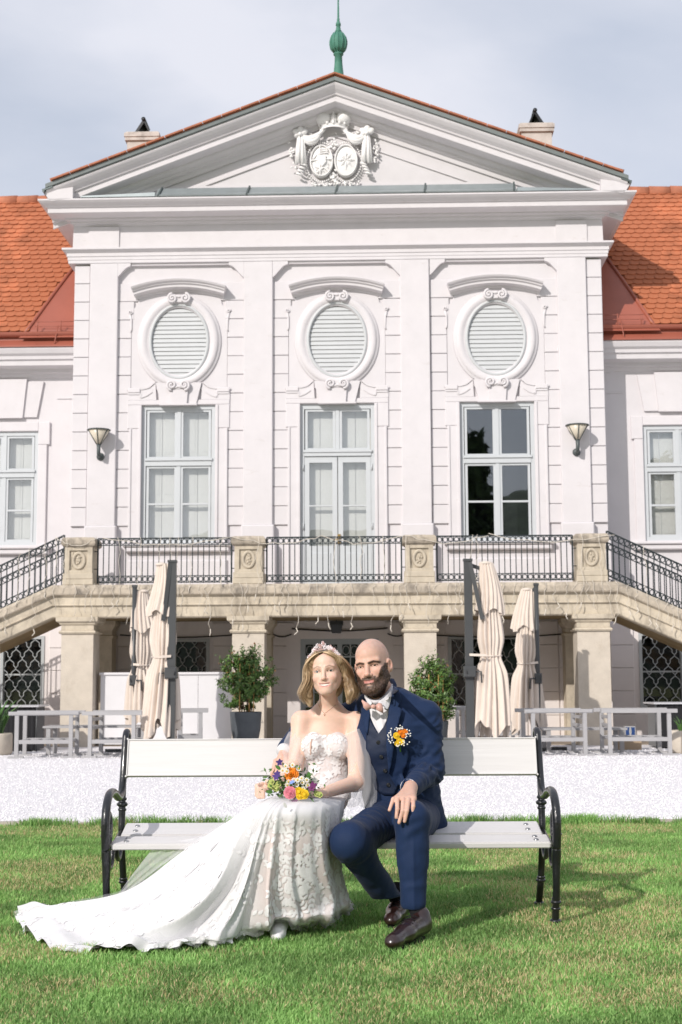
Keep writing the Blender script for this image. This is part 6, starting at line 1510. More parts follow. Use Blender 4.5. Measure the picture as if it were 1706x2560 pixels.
def bhandL(P):
    h = s_cap(P, bj['LW'], bj['LHd'], .024, .025, (0, 0, 1), .75)
    for i in range(4): h = smin(h, finger(P, [bj['LHd'] + np.array((-.01, -.01, .022 - .014 * i)), bj['LHd'] + np.array((-.045, -.022, .016 - .012 * i)), bj['LHd'] + np.array((-.065, .0, .008 - .011 * i))], .0092, .0072), .004)
    return smin(h, finger(P, [bj['LHd'] + np.array((.02, .0, .02)), bj['LHd'] + np.array((-.01, .01, .045)), bj['LHd'] + np.array((-.035, .012, .045))], .0105, .008), .005)
def bhandR(P):
    c = bj['RHd']; h = s_cap(P, bj['RW'], c, .023, .024, (0, 0, 1), .75)
    for i in range(4): h = smin(h, finger(P, [c + np.array((-.012, -.01, .020 - .013 * i)), c + np.array((-.036, -.03, .012 - .013 * i)), c + np.array((-.028, -.052, .002 - .012 * i)), c + np.array((-.004, -.055, -.002 - .011 * i))], .0092, .0074), .004)
    return smin(h, finger(P, [c + np.array((.01, -.01, .02)), c + np.array((.01, -.04, .03)), c + np.array((.025, -.055, .022))], .0105, .008), .005)
V, F = nets(bride_body, (-.44, 6.16, .44), (.22, 6.80, 1.26), .0032); V = smooth_verts(V, F, 1, .35)
Lc = (V - B_O) @ B_R / B_S; C_, _ = face_cols(Lc, (.74, .51, .405), False); big_mesh('body', V, F, M_skin_f, BR, smooth=True, cols=C_)
eyes(BR, B_O, B_R, B_S, (.045, .06, .06), (.14, -1, -.03))
hl = lambda p: B_O + B_R @ (np.array(p, float) * B_S)
mb = MB()
for i in range(10):
    x = -.0234 + .0052 * i; w = .0025; z0 = -.0622 + 7.0 * x * x; y = -.0880 + 9 * x * x; h = .0102 - .003 * abs(i - 4.5) / 4.5
    mb.add([hl((x - w, y, z0)), hl((x + w, y, z0)), hl((x + w * .9, y - .001, z0 - h)), hl((x - w * .9, y - .001, z0 - h)), hl((x - w, y + .006, z0)), hl((x + w, y + .006, z0)), hl((x + w, y + .006, z0 - h)), hl((x - w, y + .006, z0 - h))], [(0, 1, 2, 3), (0, 3, 7, 4), (1, 5, 6, 2), (3, 2, 6, 7), (0, 4, 5, 1)])
mb.build('teeth', M_teeth, BR)
# hair: soft volume with many wavy locks over it
M_hair = mat('blonde_hair', (.5, .3, .12), .42, attr='col', spec=.45, var=.03)
def hair_sdf(P):
    cap = s_ell(P, (0, .026, .033), (.081, .100, .083)); cap = smin(cap, s_ell(P, (0, .055, -.03), (.080, .055, .10)), .03)
    face = s_ell(P, (.002, -.090, -.040), (.069, .085, .122)); cap = smax(cap, -face, .010)
    Lk = chain(P, [(-.032, -.062, .088), (-.072, -.050, .052), (-.087, -.034, .0), (-.098, -.022, -.06), (-.102, -.02, -.108), (-.088, -.022, -.150)], [.013, .016, .020, .024, .024, .012], .02)
    Rk = chain(P, [(.032, -.060, .088), (.074, -.038, .054), (.088, .020, .0), (.104, .018, -.06), (.116, .005, -.108), (.100, -.002, -.152)], [.013, .016, .021, .027, .028, .014], .02)
    return smin(smin(cap, Lk, .02), Rk, .02)
V, F = nets(hair_sdf, (-.17, -.12, -.20), (.18, .15, .16), .0042); N_ = vnorm(V, F)
ang = np.arctan2(V[:, 1] - .03, V[:, 0]); st = np.sin(ang * 70 + 4 * np.sin(V[:, 2] * 42) + 3 * n3(V, .03)) ; V = V + N_ * (.0010 * st + .004 * n3(V * np.array((1, 1, .6)), .022))[:, None]
lum = np.clip(.5 + .28 * st + .5 * n3(V * np.array((1, 1, .35)), .012), 0, 1)[:, None]; dark = np.array((.24, .155, .08)); lite = np.array((.68, .50, .31))
root = sstep(V[:, 2], .06, .13)[:, None] * .3; big_mesh('hair', (B_R @ (V * B_S).T).T + B_O, F, M_hair, BR, smooth=True, cols=(dark + (lite - dark) * lum) * (1 - root) * .70)  # whole volume darkened as painted shade beneath the locks
Vs = []; Fs = []; Cs = []; k0 = 0
def lock(path, w, col):
    global k0
    P_ = [np.array(p) for p in path]; n = len(P_)
    for i in range(n):
        d = P_[min(i + 1, n - 1)] - P_[max(i - 1, 0)]; o_ = P_[i] - np.array((0, .02, -.02)); o_ = o_ * np.array((1, 1, .3)); s_ = np.cross(d, o_); s_ /= np.linalg.norm(s_) + 1e-9; ww = w * (.4 + .6 * math.sin(math.pi * min(.95, .12 + i / n))) ; Vs.append(P_[i] - s_ * ww); Vs.append(P_[i] + s_ * ww); Cs.append(col); Cs.append(col)
    for i in range(n - 1): Fs.append((k0 + 2 * i, k0 + 2 * i + 1, k0 + 2 * i + 3, k0 + 2 * i + 2))
    k0 += 2 * n
Lc_ = [(-.004, -.066, .094), (-.036, -.074, .083), (-.076, -.060, .047), (-.091, -.044, .0), (-.103, -.034, -.055), (-.108, -.026, -.10), (-.092, -.030, -.152)]
Rc_ = [(.004, -.064, .094), (.036, -.072, .083), (.078, -.042, .052), (.095, .014, .0), (.110, .010, -.055), (.124, -.006, -.10), (.106, -.014, -.156)]
for side, base in (('L', Lc_), ('R', Rc_)):
    cg = rng.random(40)
    for q in range(760):
        kq = int(q % 40)
        a_ = kq / 40 * 6.28 * 7 + rng.normal(0, .16); ra = rng.uniform(.82, 1.2); u, v = math.cos(a_) * ra, math.sin(a_) * ra; back = min(.06, abs(rng.normal(0, .022))); ph = (0.6 if side == 'L' else 2.4) + rng.normal(0, .45); wv = rng.uniform(.006, .012); path = []
        keys = []
        for i, p in enumerate(base):
            rr = (.004, .009, .013, .019, .026, .029, .016)[i]; keys.append(np.array(p) + np.array((u * rr, v * rr + back * (.3 + .12 * i), (u * .2) * rr + (rng.normal(0, .010) if i == 6 else 0))))
        for i, p in enumerate(cr(keys, 5)):
            t = i / 30; p = p + np.array((math.sin(12 * t + ph), .7 * math.cos(12 * t + ph), 0)) * wv * min(1, t * 1.6); path.append(p)
        g = np.clip(cg[kq] * .75 + rng.normal(.22, .12), 0, 1.05); c_ = dark + (lite * 1.12 - dark) * g
        lock(path[: int(len(path) * rng.uniform(.8, 1.0))], rng.uniform(.0010, .0024), c_)
Vw = (B_R @ (np.array(Vs) * B_S).T).T + B_O; big_mesh('hair_locks', Vw, np.array(Fs), M_hair, BR, smooth=True, cols=np.array(Cs))
# tiara
M_petalw = mat('porcelain_flower', (.80, .74, .76), .35, .06, 80, spec=.5); M_petalp = mat('pink_porcelain', (.62, .42, .40), .35, spec=.5)
mbw = MB(); mbp = MB()
for i in range(92):
    t = rng.uniform(-1, 1); a = t * 1.18; hgt = .030 * math.exp(-(t / .33) ** 2) + .010; r_ = rng.random(); x = .082 * math.sin(a); z = .030 + .080 * math.cos(a) + r_ * hgt; y = -.036 - .016 * math.cos(a) - .008 * rng.random(); c = hl((x, y, z)); m_ = mbw if rng.random() < .72 else mbp; s_ = rng.uniform(.0040, .0070) * B_S; ro = rng.random() * 6.28
    if rng.random() < .7:
        for k in range(5):
            b = ro + k * 1.2566; m_.ball(c + np.array((math.cos(b), -.2, math.sin(b))) * s_, (s_ * .62, s_ * .35, s_ * .62), 6, 4)
        mbp.ball(c + np.array((0, -s_ * .5, 0)), s_ * .3, 5, 4)
    else: m_.ball(c, s_ * .6, 6, 5)
mbp.tube([hl((.083 * math.sin(a), -.038 - .016 * math.cos(a), .028 + .080 * math.cos(a))) for a in np.linspace(-1.25, 1.25, 25)], .0022, 5)
ti = mbw.build('tiara', M_petalw, BR); mbp.build('tiara_band', M_petalp, ti)
# jewellery
M_gold = mat('rose_gold', (.75, .52, .42), .25, metal=1.0); bb = bvh_of([o for o in BR.children if o.name.startswith('body')][0])
mb = MB(); pts_ = []
for x, y in [(793, 1753), (797, 1764), (803, 1775), (811, 1784), (818, 1780), (828, 1772), (838, 1764), (846, 1752)]:
    p = pt(x, y, 6.6); h = bb.ray_cast(Vector((p[0], 6.2, p[2])), Vector((0, 1, 0)), 2); pts_.append((p[0], (h[0].y if h[0] else 6.64) - .001, p[2]))
mb.tube(pts_, .0011, 5); mb.ball(np.array(pts_[3]) + np.array((0, -.003, -.006)), .0042, 8, 6); mb.build('necklace', M_gold, BR)
mb = MB(); e_ = hl((.086, .0, -.046)); mb.tube([e_ + np.array((.006 * math.cos(a), -.004, -.008 + .010 * math.sin(a))) for a in np.linspace(0, 6.283, 13)[:-1]], .0018, 5, closed=True); mb.build('earring', M_gold, BR)

# ---- dress: bodice
M_lace = mat('white_lace', (.80, .785, .785), .75, .03, 160, .06, 260, .2, sheen=.15)
M_bodice = mat('nude_lace_bodice', (.66, .57, .545), .8, 0, 85, .2, 200, .2, col2=(.71, .695, .70), sheen=.15)
M_dress = mat('ivory_tulle', (.8, .8, .8), .85, attr='col', var=.03, vscale=150, bump=.05, bscale=220, spec=.15, sheen=.3)
M_tulle = mixmat(mat('sheer_tulle', (.84, .84, .86), .9, spec=.1), .34); M_tulle2 = mixmat(mat('sheer_tulle_layer', (.86, .86, .88), .9, spec=.1), .13)
zt = pt(800, 1836, 6.58)[2]; zb_ = pt(800, 1985, 6.6)[2]
def bodice(P):
    d = torso_f(P) - .007
    top = zt + .010 * np.cos((P[:, 0] - pt(783, 1836, 6.58)[0]) * 55) * (P[:, 1] < 6.66) - .02 * np.clip((P[:, 1] - 6.62) / .1, 0, 1)
    d = smax(d, P[:, 2] - top, .004); return smax(d, zb_ - .03 - P[:, 2], .004)
V, F = nets(bodice, (-.26, 6.50, .44), (.12, 6.83, .90), .0045); N_ = vnorm(V, F); V = V + N_ * (.0012 * n3(V, .008))[:, None]
bo = big_mesh('bodice', V, F, M_bodice, BR, smooth=True)
SNAP = [None]
def petal(mb, c, n, dirv, L_, w, off=.0014, curl=.0):
    """leaf shaped lace applique in the tangent plane at c"""
    n = n / np.linalg.norm(n); u = dirv - n * (dirv @ n); u /= np.linalg.norm(u) + 1e-9; v = np.cross(n, u); vs_ = []; K = 6
    for i in range(K + 1):
        t = i / K; ww = w * math.sin(math.pi * (t * .94 + .03)) ** .8 * (1.15 - .4 * t)
        for s_ in (-1, 0, 1): vs_.append(c + u * L_ * t + v * ww * s_ + n * (off + (.0004 if s_ == 0 else 0) + curl * L_ * .2 * t * t))
    if SNAP[0] is not None:          # lace lies flat on the cloth
        p0_ = [np.array(p) for p in vs_]
        for i, p in enumerate(vs_):
            h = SNAP[0].ray_cast(Vector(p + n * .07), Vector(-n), .16)
            if h[0] is not None:
                vs_[i] = np.array(h[0]) + n * (.003 + (.0006 if i % 3 == 1 else 0))
        mv = [(np.array(a) - b) @ n for a, b in zip(vs_, p0_)]
        if max(mv) - min(mv) > .014: return
    mb.add(vs_, [(i * 3 + j, i * 3 + j + 1, i * 3 + j + 4, i * 3 + j + 3) for i in range(K) for j in range(2)], True)
def motif(mb, c, n, s, kind):
    a0 = random.uniform(0, 6.28); t1 = np.cross(n, (0.3, .2, 1.)); t1 /= np.linalg.norm(t1); t2 = np.cross(n, t1)
    D = lambda a: t1 * math.cos(a) + t2 * math.sin(a)
    if kind == 0:        # blossom
        for k in range(6): petal(mb, c + D(a0 + k * 1.047) * s * .12, n, D(a0 + k * 1.047), s * random.uniform(.7, 1.0), s * .30)
        for k in range(5): petal(mb, c, n, D(a0 + .5 + k * 1.2566), s * .5, s * .16, .008)
    else:                # leafy sprig
        d = D(a0); 
        for k in range(3):
            for sg in (-1, 1): petal(mb, c + d * s * .7 * k, n, D(a0 + sg * .75), s * (.95 - .15 * k), s * .22)
        petal(mb, c + d * s * 2.0, n, d, s * .8, s * .2)
def surf_sample(V, F, N, cond, k, mind):
    idx = [i for i in rng.permutation(len(V)) if cond(V[i], N[i])]; out_ = []
    for i in idx:
        if all(np.linalg.norm(V[i] - V[j]) > mind for j in out_): out_.append(i)
        if len(out_) >= k: break
    return out_
SNAP[0] = bvh_of(bo); mb = MB()
for i in surf_sample(V, F, N_, lambda p, n: n[1] < -.25 and p[2] > .52, 40, .030): motif(mb, V[i], N_[i], random.uniform(.020, .030), 0 if random.random() < .65 else 1)
for x in np.linspace(746, 870, 26):          # scalloped top edge
    p = pt(x, 1833, 6.58); h = None
    bvb = None
mb.build('bodice_lace', M_lace, bo, kind='stuff'); SNAP[0] = None
bbo = bvh_of(bo); mb = MB()
for x in np.linspace(748, 868, 30):
    p = pt(x, 1838 + 3 * math.sin(x), 6.58); h = bbo.ray_cast(Vector((p[0], 6.2, p[2] - .012)), Vector((0, 1, 0)), 2)
    if h[0]: petal(mb, np.array(h[0]), np.array(h[1]) if h[1].y < 0 else -np.array(h[1]), np.array((random.uniform(-.5, .5), 0, 1.)), random.uniform(.009, .015), .006, .002)
mb.build('bodice_edge', M_lace, bo, kind='stuff')
overlay('front_slit', [(775, 1838), (781, 1838), (779, 1870), (777, 1902), (775, 1870)], bbo, 6.56, .004, .004, mat('nude_mesh', (.62, .42, .34), .7), bo, .006)

# ---- dress: skirt and train
g0 = lambda x, y: pt_ground(x, y)
def pt_ground(x, y, z=.012):
    a = pt(x, y, 1.0) - np.array((0, 0, 1.077)); t = (z - 1.077) / a[2]; return np.array((a[0] * t, t, z))
cols_ = [
 [(752, 1985, 6.66), (650, 2012, 6.56), (560, 2064, 6.46), (447, 2127, 6.42), (328, 2229, 6.38), (160, 2262, 6.42), (50, 2284)],
 [(755, 1985, 6.60), (660, 2000, 6.35), (572, 2068, 6.30), (465, 2165, 6.25), (325, 2250, 6.24), (165, 2288, 6.30), (42, 2310)],
 [(765, 1985, 6.56), (672, 2000, 6.18), (590, 2082, 6.12), (500, 2192, 6.08), (370, 2285, 6.02), (235, 2332, 5.99), (128, 2372)],
 [(775, 1985, 6.54), (680, 2003, 6.10), (612, 2085, 6.04), (540, 2210, 5.98), (450, 2308, 5.90), (390, 2350, 5.83), (335, 2384)],
 [(785, 1985, 6.53), (690, 2006, 6.06), (637, 2090, 6.00), (592, 2210, 5.96), (550, 2300, 5.92), (522, 2345, 5.87), (500, 2372)],
 [(795, 1985, 6.52), (700, 2010, 6.04), (662, 2090, 5.99), (637, 2200, 5.98), (627, 2290, 5.97), (620, 2332, 5.98), (612, 2354)],
 [(805, 1985, 6.52), (715, 2012, 6.04), (692, 2090, 6.00), (687, 2200, 6.02), (692, 2280, 6.04), (696, 2304, 6.07), (700, 2318)],
 [(820, 1985, 6.52), (750, 2012, 6.04), (737, 2090, 6.01), (737, 2190, 6.04), (747, 2270, 6.08), (754, 2305, 6.10), (762, 2327)],
 [(835, 1985, 6.53), (800, 2015, 6.09), (796, 2090, 6.06), (802, 2190, 6.10), (814, 2260, 6.15), (822, 2292, 6.16), (828, 2316)],
 [(850, 1985, 6.56), (843, 2018, 6.24), (838, 2090, 6.20), (842, 2180, 6.24), (860, 2240, 6.30), (870, 2268, 6.36), (876, 2286)],
 [(865, 1985, 6.62), (862, 2010, 6.45), (852, 2080, 6.42), (856, 2170, 6.45), (866, 2230, 6.50), (875, 2255, 6.55), (878, 2270)]]
KC = np.array([[pt(*p) if len(p) == 3 else pt_ground(*p) for p in c] for c in cols_])
def crn(A, n):
    """Catmull-Rom resample along axis 0 to n samples"""
    m = len(A); A = np.concatenate([[2 * A[0] - A[1]], A, [2 * A[-1] - A[-2]]]); u = np.linspace(0, m - 1 - 1e-6, n); i = u.astype(int); t = (u - i)[:, None, None] if A.ndim == 3 else (u - i)[:, None]
    P0, P1, P2, P3 = A[i], A[i + 1], A[i + 2], A[i + 3]; return .5 * (2 * P1 + (P2 - P0) * t + (2 * P0 - 5 * P1 + 4 * P2 - P3) * t * t + (3 * P1 - P0 - 3 * P2 + P3) * t ** 3)
NS, NT = 300, 130
def skirt(off, seed, amp):
    G = crn(KC, NS); G = np.swapaxes(crn(np.swapaxes(G, 0, 1), NT), 0, 1)          # (NS,NT,3)
    ds = np.gradient(G, axis=0); dt = np.gradient(G, axis=1); n = np.cross(dt, ds); n /= np.linalg.norm(n, axis=2)[..., None] + 1e-9
    S, T = np.meshgrid(np.linspace(0, 1, NS), np.linspace(0, 1, NT), indexing='ij'); r_ = np.random.default_rng(seed); ph = r_.random(8) * 6.28
    q = S + .018 * np.sin(T * 5 + ph[5]) + .010 * np.sin(T * 11 + S * 9 + ph[6])
    w1 = 1 - np.abs(np.sin(q * 25 + ph[0])) ** .8 * 2; w2 = np.sin(q * 71 + ph[1] + 1.5 * T); w3 = np.sin(q * 130 + ph[2]); w4 = np.sin(q * 44 + ph[3] - T)
    A = amp * np.clip((T - .12) / .5, 0, 1) * (1 - .35 * T) * (.62 + .65 * np.clip((.55 - S) / .2, 0, 1)); fl = A * (.8 * w1 + .38 * w2 + .22 * w4 + .14 * w3)
    edge = np.clip((T - .86) / .14, 0, 1); fl = fl * (1 - .45 * edge) + .010 * edge * (np.sin(q * 190 + ph[4]) + .6 * np.sin(q * 310))
    P_ = G + n * (off + fl)[..., None]; P_[..., 2] += edge * (.008 + .014 * np.abs(np.sin(q * 95 + ph[4]))) ; P_[..., 2] += .02 * np.exp(-((T - .93) / .04) ** 2) * (S < .62)
    P_[..., 2] = np.maximum(P_[..., 2], .006 + .004 * (1 - edge)); return P_, S, T, n
def grid_faces(a, b): i, j = np.meshgrid(np.arange(a - 1), np.arange(b - 1), indexing='ij'); i = i.ravel(); j = j.ravel(); return np.stack([i * b + j, (i + 1) * b + j, (i + 1) * b + j + 1, i * b + j + 1], 1)
P_, S, T, nb_ = skirt(0, 5, .040); V = P_.reshape(-1, 3); F = grid_faces(NS, NT)
leg = (sstep(S.ravel(), .46, .58) * sstep(1.0 - S.ravel(), .0, .12)) * sstep(T.ravel(), .22, .34) * sstep(1 - T.ravel(), .05, .16); leg = leg * (.75 + .35 * n3(V, .07)); leg = np.clip(leg, 0, .85)[:, None]
col = np.array((.69, .68, .685)) * (1 - leg) + np.array((.66, .56, .53)) * leg
sk = big_mesh('skirt', V, F, M_dress, BR, smooth=True, cols=col); N_ = vnorm(V, F)
fl_ = (N_ @ np.array((0, -1, .6))) ; N_ = N_ if fl_.mean() > 0 else -N_; nb_ = nb_ if (nb_.reshape(-1, 3) @ np.array((0, -1, .6))).mean() > 0 else -nb_; nbf = nb_.reshape(-1, 3)
P2, _, _, _ = skirt(.0, 9, .036); n2 = nb_; P2 = P2 + n2 * .012; big_mesh('tulle_overlay', P2.reshape(-1, 3), F, M_tulle2, sk, smooth=True)
Sf, Tf = S.ravel(), T.ravel(); mb = MB(); SNAP[0] = bvh_of(sk)
for i in surf_sample(np.concatenate([V, np.stack([Sf, Tf, Tf], 1) * 0], 0)[:len(V)], F, N_, lambda p, n: n[1] < -.15 and .04 < p[2] < .50 and p[0] > -.40, 170, .030): motif(mb, V[i], nbf[i], random.uniform(.024, .038), 1 if random.random() < .65 else 0)
for i in surf_sample(V, F, N_, lambda p, n: p[0] < -.40 and p[2] < .40 and n[2] > .3, 70, .058): motif(mb, V[i], N_[i] * .5 + nbf[i] * .5, random.uniform(.022, .036), 1 if random.random() < .5 else 0)
mb.build('skirt_lace', M_lace, sk, kind='stuff')
mb = MB()              # scalloped lace along the hem
for i in range(0, NS, 3):
    c = P_[i, NT - 3]; n = n2[i, NT - 4]; 
    for q in range(2): petal(mb, c + rng.normal(0, .004, 3) + np.array((0, 0, .008)), n + np.array((0, 0, .5)), (P_[i, NT - 1] - P_[i, NT - 8]) + rng.normal(0, .02, 3), random.uniform(.012, .019), .008, .002)
mb.build('hem_lace', M_lace, sk, kind='stuff'); SNAP[0] = None
# sheer side panel hanging from the seat
A_ = crn(np.array([pt(386, 2116, 6.43), pt(340, 2175, 6.41), pt(292, 2240, 6.40)]), 20); B2 = crn(np.array([pt(520, 2088, 6.44), pt(410, 2160, 6.40), pt(300, 2246, 6.38)]), 20)
P3 = np.array([[A_[i] + (B2[i] - A_[i]) * j / 11 + np.array((0, .006 * math.sin(j * 1.3 + i * .3), 0)) for j in range(12)] for i in range(20)]); big_mesh('sheer_panel', P3.reshape(-1, 3), grid_faces(20, 12), mixmat(mat('sheer_panel_tulle', (.84, .85, .86), .9, spec=.1), .5), sk, smooth=True)
# off-shoulder tulle sleeves
def sleeve(path, rad, ruffle, seed, top):
    G = crn(np.array(path), 40); r_ = np.interp(np.linspace(0, 1, 40), np.linspace(0, 1, len(rad)), rad); V = []; na = 72; ph = np.random.default_rng(seed).random(5) * 6.28
    for i in range(40):
        d = G[min(i + 1, 39)] - G[max(i - 1, 0)]; d /= np.linalg.norm(d); x = np.cross(d, (0, 1, 0)); x /= np.linalg.norm(x); y = np.cross(d, x); t = i / 39
        for j in range(na):
            a = 2 * math.pi * j / na; rr = r_[i] * (1 + .10 * math.sin(5 * a + ph[0] + 3 * t) + .07 * math.sin(9 * a + ph[1] - 4 * t) + ruffle * max(0, t - .75) * 4 * .16 * math.sin(13 * a + ph[2])); V.append(G[i] + rr * (x * math.cos(a) + y * math.sin(a) * .85) + d * .012 * math.sin(4 * a + ph[3]) * (t > .8))
    F = np.array([(i * na + j, i * na + (j + 1) % na, (i + 1) * na + (j + 1) % na, (i + 1) * na + j) for i in range(39) for j in range(na)]); big_mesh('tulle_sleeve', np.array(V), F, M_tulle, BR, smooth=True)
sleeve([pt(893, 1836, 6.63), pt(898, 1865, 6.60), pt(905, 1920, 6.57), pt(904, 1975, 6.55), pt(893, 2012, 6.53)], [.052, .062, .062, .066, .075], 1, 3, 0)
sleeve([pt(748, 1838, 6.66), pt(742, 1865, 6.64), pt(735, 1905, 6.61), pt(728, 1945, 6.57)], [.048, .056, .058, .05], 1, 4, 0)
# white shoe
V, F = nets(lambda P: smax(smin(s_cap(P, (-.268, 6.20, .05), (-.272, 6.095, .03), .036, .030), s_cap(P, (-.272, 6.11, .03), (-.27, 6.06, .022), .028, .018), .02), -P[:, 2] + .004, .003), (-.34, 6.0, -.01), (-.2, 6.28, .11), .004); big_mesh('shoe', V, F, M_lace, BR, smooth=True)

# ================================================================ bouquet and boutonniere
def fm(name, col, var=.15): return mat(name, col, .6, var, 50, .1, 60, .25)
M_or = fm('orange_petal', (.80, .24, .015)); M_pk = fm('pink_petal', (.68, .22, .28)); M_ye = fm('yellow_petal', (.82, .56, .03)); M_wh = fm('white_petal', (.82, .80, .74), .05); M_pu = fm('purple_petal', (.16, .03, .13)); M_vi = fm('violet_petal', (.10, .06, .25)); M_gr = fm('bouquet_leaf', (.06, .15, .03), .4); M_li = fm('lime_bloom', (.45, .50, .16)); M_bl = fm('blue_petal', (.18, .28, .62)); M_ce = fm('flower_centre', (.72, .50, .04))
def rose(mb, c, r_, face, layers=4, seed=0):
    rr = random.Random(seed); f = np.array(face, float); f /= np.linalg.norm(f); u = np.cross(f, (0.2, .1, 1)); u /= np.linalg.norm(u); v = np.cross(f, u); c = np.array(c)
    for L_ in range(layers):
        k = 3 + 2 * L_; q = (L_ + 1) / layers
        for i in range(k):
            a = i / k * 6.283 + L_ * .7 + rr.uniform(-.2, .2); vs_ = []
            for s_ in range(5):
                t = s_ / 4
                for w in range(5):
                    b = a + (w - 2) / 2 * (1.1 / (1 + .25 * L_)) * (.75 + .25 * math.sin(math.pi * t)); rad_ = r_ * q * (.45 + .62 * t ** .8) * (1 - .10 * ((w - 2) / 2) ** 2 * t); hh = r_ * (.35 + .55 * (1 - q)) * math.sin(t * 1.9) * 1.1 - r_ * .35 * q + r_ * .04 * rr.uniform(-1, 1); vs_.append(c + (u * math.cos(b) + v * math.sin(b)) * rad_ + f * hh)
            mb.add(vs_, [(s_ * 5 + w, s_ * 5 + w + 1, s_ * 5 + w + 6, s_ * 5 + w + 5) for s_ in range(4) for w in range(4)], True)
    mb.ball(c + f * r_ * .25, r_ * .45, 8, 6)
def daisy(mbp, mbc, c, r_, face):
    f = np.array(face, float); f /= np.linalg.norm(f); u = np.cross(f, (.2, .1, 1)); u /= np.linalg.norm(u); v = np.cross(f, u)
    for i in range(9):
        a = i * .698; d = u * math.cos(a) + v * math.sin(a); s_ = np.cross(f, d); mbp.add([c + d * r_ * .2, c + d * r_ * .65 + s_ * r_ * .2, c + d * r_ + f * r_ * .1, c + d * r_ * .65 - s_ * r_ * .2], [(0, 1, 2, 3)])
    mbc.ball(c + f * r_ * .12, (r_ * .3,) * 3, 8, 5)
def star(mb, c, r_, face, k=5):
    f = np.array(face, float); f /= np.linalg.norm(f); u = np.cross(f, (.2, .1, 1)); u /= np.linalg.norm(u); v = np.cross(f, u); c = np.array(c)
    for i in range(k):
        a = i * 6.283 / k + random.uniform(-.2, .2); d = u * math.cos(a) + v * math.sin(a) + f * .35; petal(mb, c, f, d, r_, r_ * .34, 0, .3)
z7 = lambda x, y, Y: pt(620 + x * .2168, 1820 + y * .2168, Y)
BQ = empty('bouquet', Matrix.Identity(4), 'small colourful bouquet of orange, pink and yellow flowers held on the white dress', 'bouquet')
FC = (-.25, -1, .35)
mb = MB(); rose(mb, z7(505, 535, 6.13), .030, FC, 5, 1); mb.build('orange_flower', M_or, BQ)
mb = MB(); rose(mb, z7(485, 745, 6.09), .026, (-.2, -1, .1), 5, 2); mb.build('pink_flower', M_pk, BQ)
for i, (x, y, r_) in enumerate(((585, 735, .019), (650, 765, .020), (600, 785, .016))): mb = MB(); rose(mb, z7(x, y, 6.09), r_, (.1, -1, .1), 3, 3 + i); mb.build('yellow_flower', M_ye, BQ)
mb = MB(); rose(mb, z7(760, 615, 6.16), .022, (.2, -1, .4), 4, 9); mb.build('white_flower', M_wh, BQ)
for x, y in ((435, 440), (515, 428), (575, 600), (630, 630), (640, 700), (470, 620), (565, 655), (400, 490), (585, 470), (680, 600), (450, 500), (620, 580), (530, 600), (690, 660), (455, 660)):
    d_ = MB(); e_ = MB(); fc = (random.uniform(-.4, .3), -1, random.uniform(-.1, .5)); daisy(d_, e_, z7(x, y, random.uniform(6.085, 6.12)), .0125, fc); o = d_.build('daisy', M_wh, BQ); e_.build('daisy_centre', M_ce, o)
for x, y, m_ in ((340, 530, M_vi), (365, 395, M_vi), (735, 690, M_pu), (755, 660, M_pu), (540, 850, M_pu), (325, 560, M_vi)): mb = MB(); star(mb, z7(x, y, 6.10), .017, (random.uniform(-.5, .5), -1, random.uniform(-.3, .3))); mb.build('purple_flower', m_, BQ)
for x, y in ((300, 680), (260, 660), (350, 650), (330, 700), (275, 620), (800, 760), (830, 770)): mb = MB(); rose(mb, z7(x, y, 6.12), .0125, (random.uniform(-.4, .4), -1, .3), 2, x); mb.build('lime_flower', M_li, BQ)
for x, y in ((500, 628), (520, 618)): mb = MB(); star(mb, z7(x, y, 6.085), .009, FC); mb.build('blue_flower', M_bl, BQ)
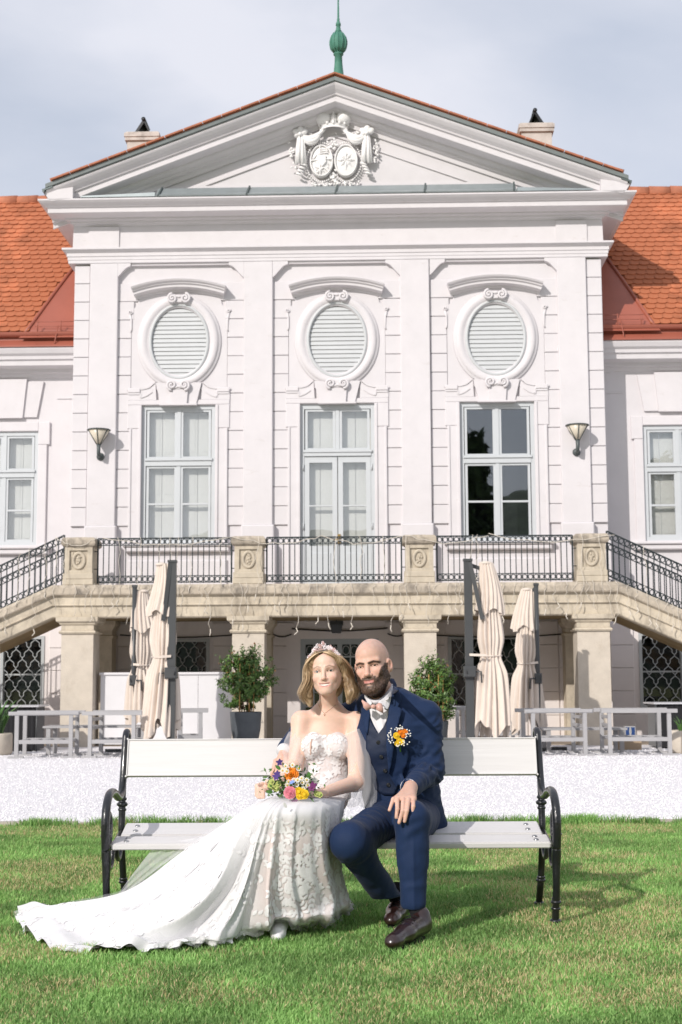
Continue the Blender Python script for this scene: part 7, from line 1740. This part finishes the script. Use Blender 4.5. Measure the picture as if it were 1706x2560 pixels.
for x, y, dx, dz, L_, w in ((690, 600, .12, 1, .036, .0085), (700, 590, .15, .9, .03, .008), (290, 740, -1, .1, .030, .009), (380, 480, -.6, .5, .03, .008), (590, 500, .1, 1, .026, .004), (790, 770, 1, 0, .03, .005), (720, 800, .5, -.6, .025, .005), (430, 470, -.3, .8, .03, .006)): mb = MB(); petal(mb, z7(x, y, 6.115), np.array((.1, -1, .2)), np.array((dx, -.1, dz)), L_, w, 0, .1); mb.build('broad_leaf', M_gr, BQ)
n = 420; cx = rng.normal(500, 150, n); cy = rng.normal(650, 85, n); P_ = np.array([z7(a, min(b, 800 - .1 * abs(a - 500)), 6.14 + rng.normal(0, .012)) for a, b in zip(cx, cy)]); g = rng.random((n, 1)); leaf_c = np.array([.03, .08, .015]) * (1 - g) + np.array([.13, .24, .06]) * g
leaf_cloud('filler_leaves', M_leaf, BQ, P_, np.tile(np.array([[0, -1, .4]]), (n, 1)), .011, leaf_c)['kind'] = 'stuff'
mb = MB()
for i in range(9): a = random.uniform(-1, 1); mb.tube([z7(520 + 100 * a, 660, 6.14), z7(650 + 40 * a, 720, 6.22), z7(720 + 30 * a, 760, 6.27)], .003, 5)
mb.build('stem', M_gr, BQ)
BT = empty('boutonniere', Matrix.Identity(4), 'orange and yellow boutonniere with tiny white blossoms pinned to the navy lapel', 'boutonniere')
Ybt = 6.475
for x, y, r_, m_ in ((790, 640, .014, M_ye), (820, 690, .011, M_ye), (800, 735, .012, M_ye), (855, 715, .013, M_ye), (835, 605, .013, M_or), (885, 605, .015, M_or), (870, 640, .011, M_or)): mb = MB(); rose(mb, hp(x, y, Ybt), r_, (random.uniform(-.3, .3), -1, .1), 3, x); mb.build('flower', m_, BT)
mb = MB()
for i in range(60):
    a = rng.random() * 6.28; q = rng.uniform(.6, 1.15); mb.ball(hp(825 + 120 * q * math.cos(a), 660 + 110 * q * math.sin(a) - 10, Ybt - .004), .0034, 6, 5)
mb.build('white_blossom', M_wh, BT, kind='stuff')
mb = MB(); mb.tube([hp(825, 700, Ybt + .012), hp(835, 780, Ybt + .02), hp(838, 830, Ybt + .022)], .004, 6); mb.build('stem', M_gr, BT)
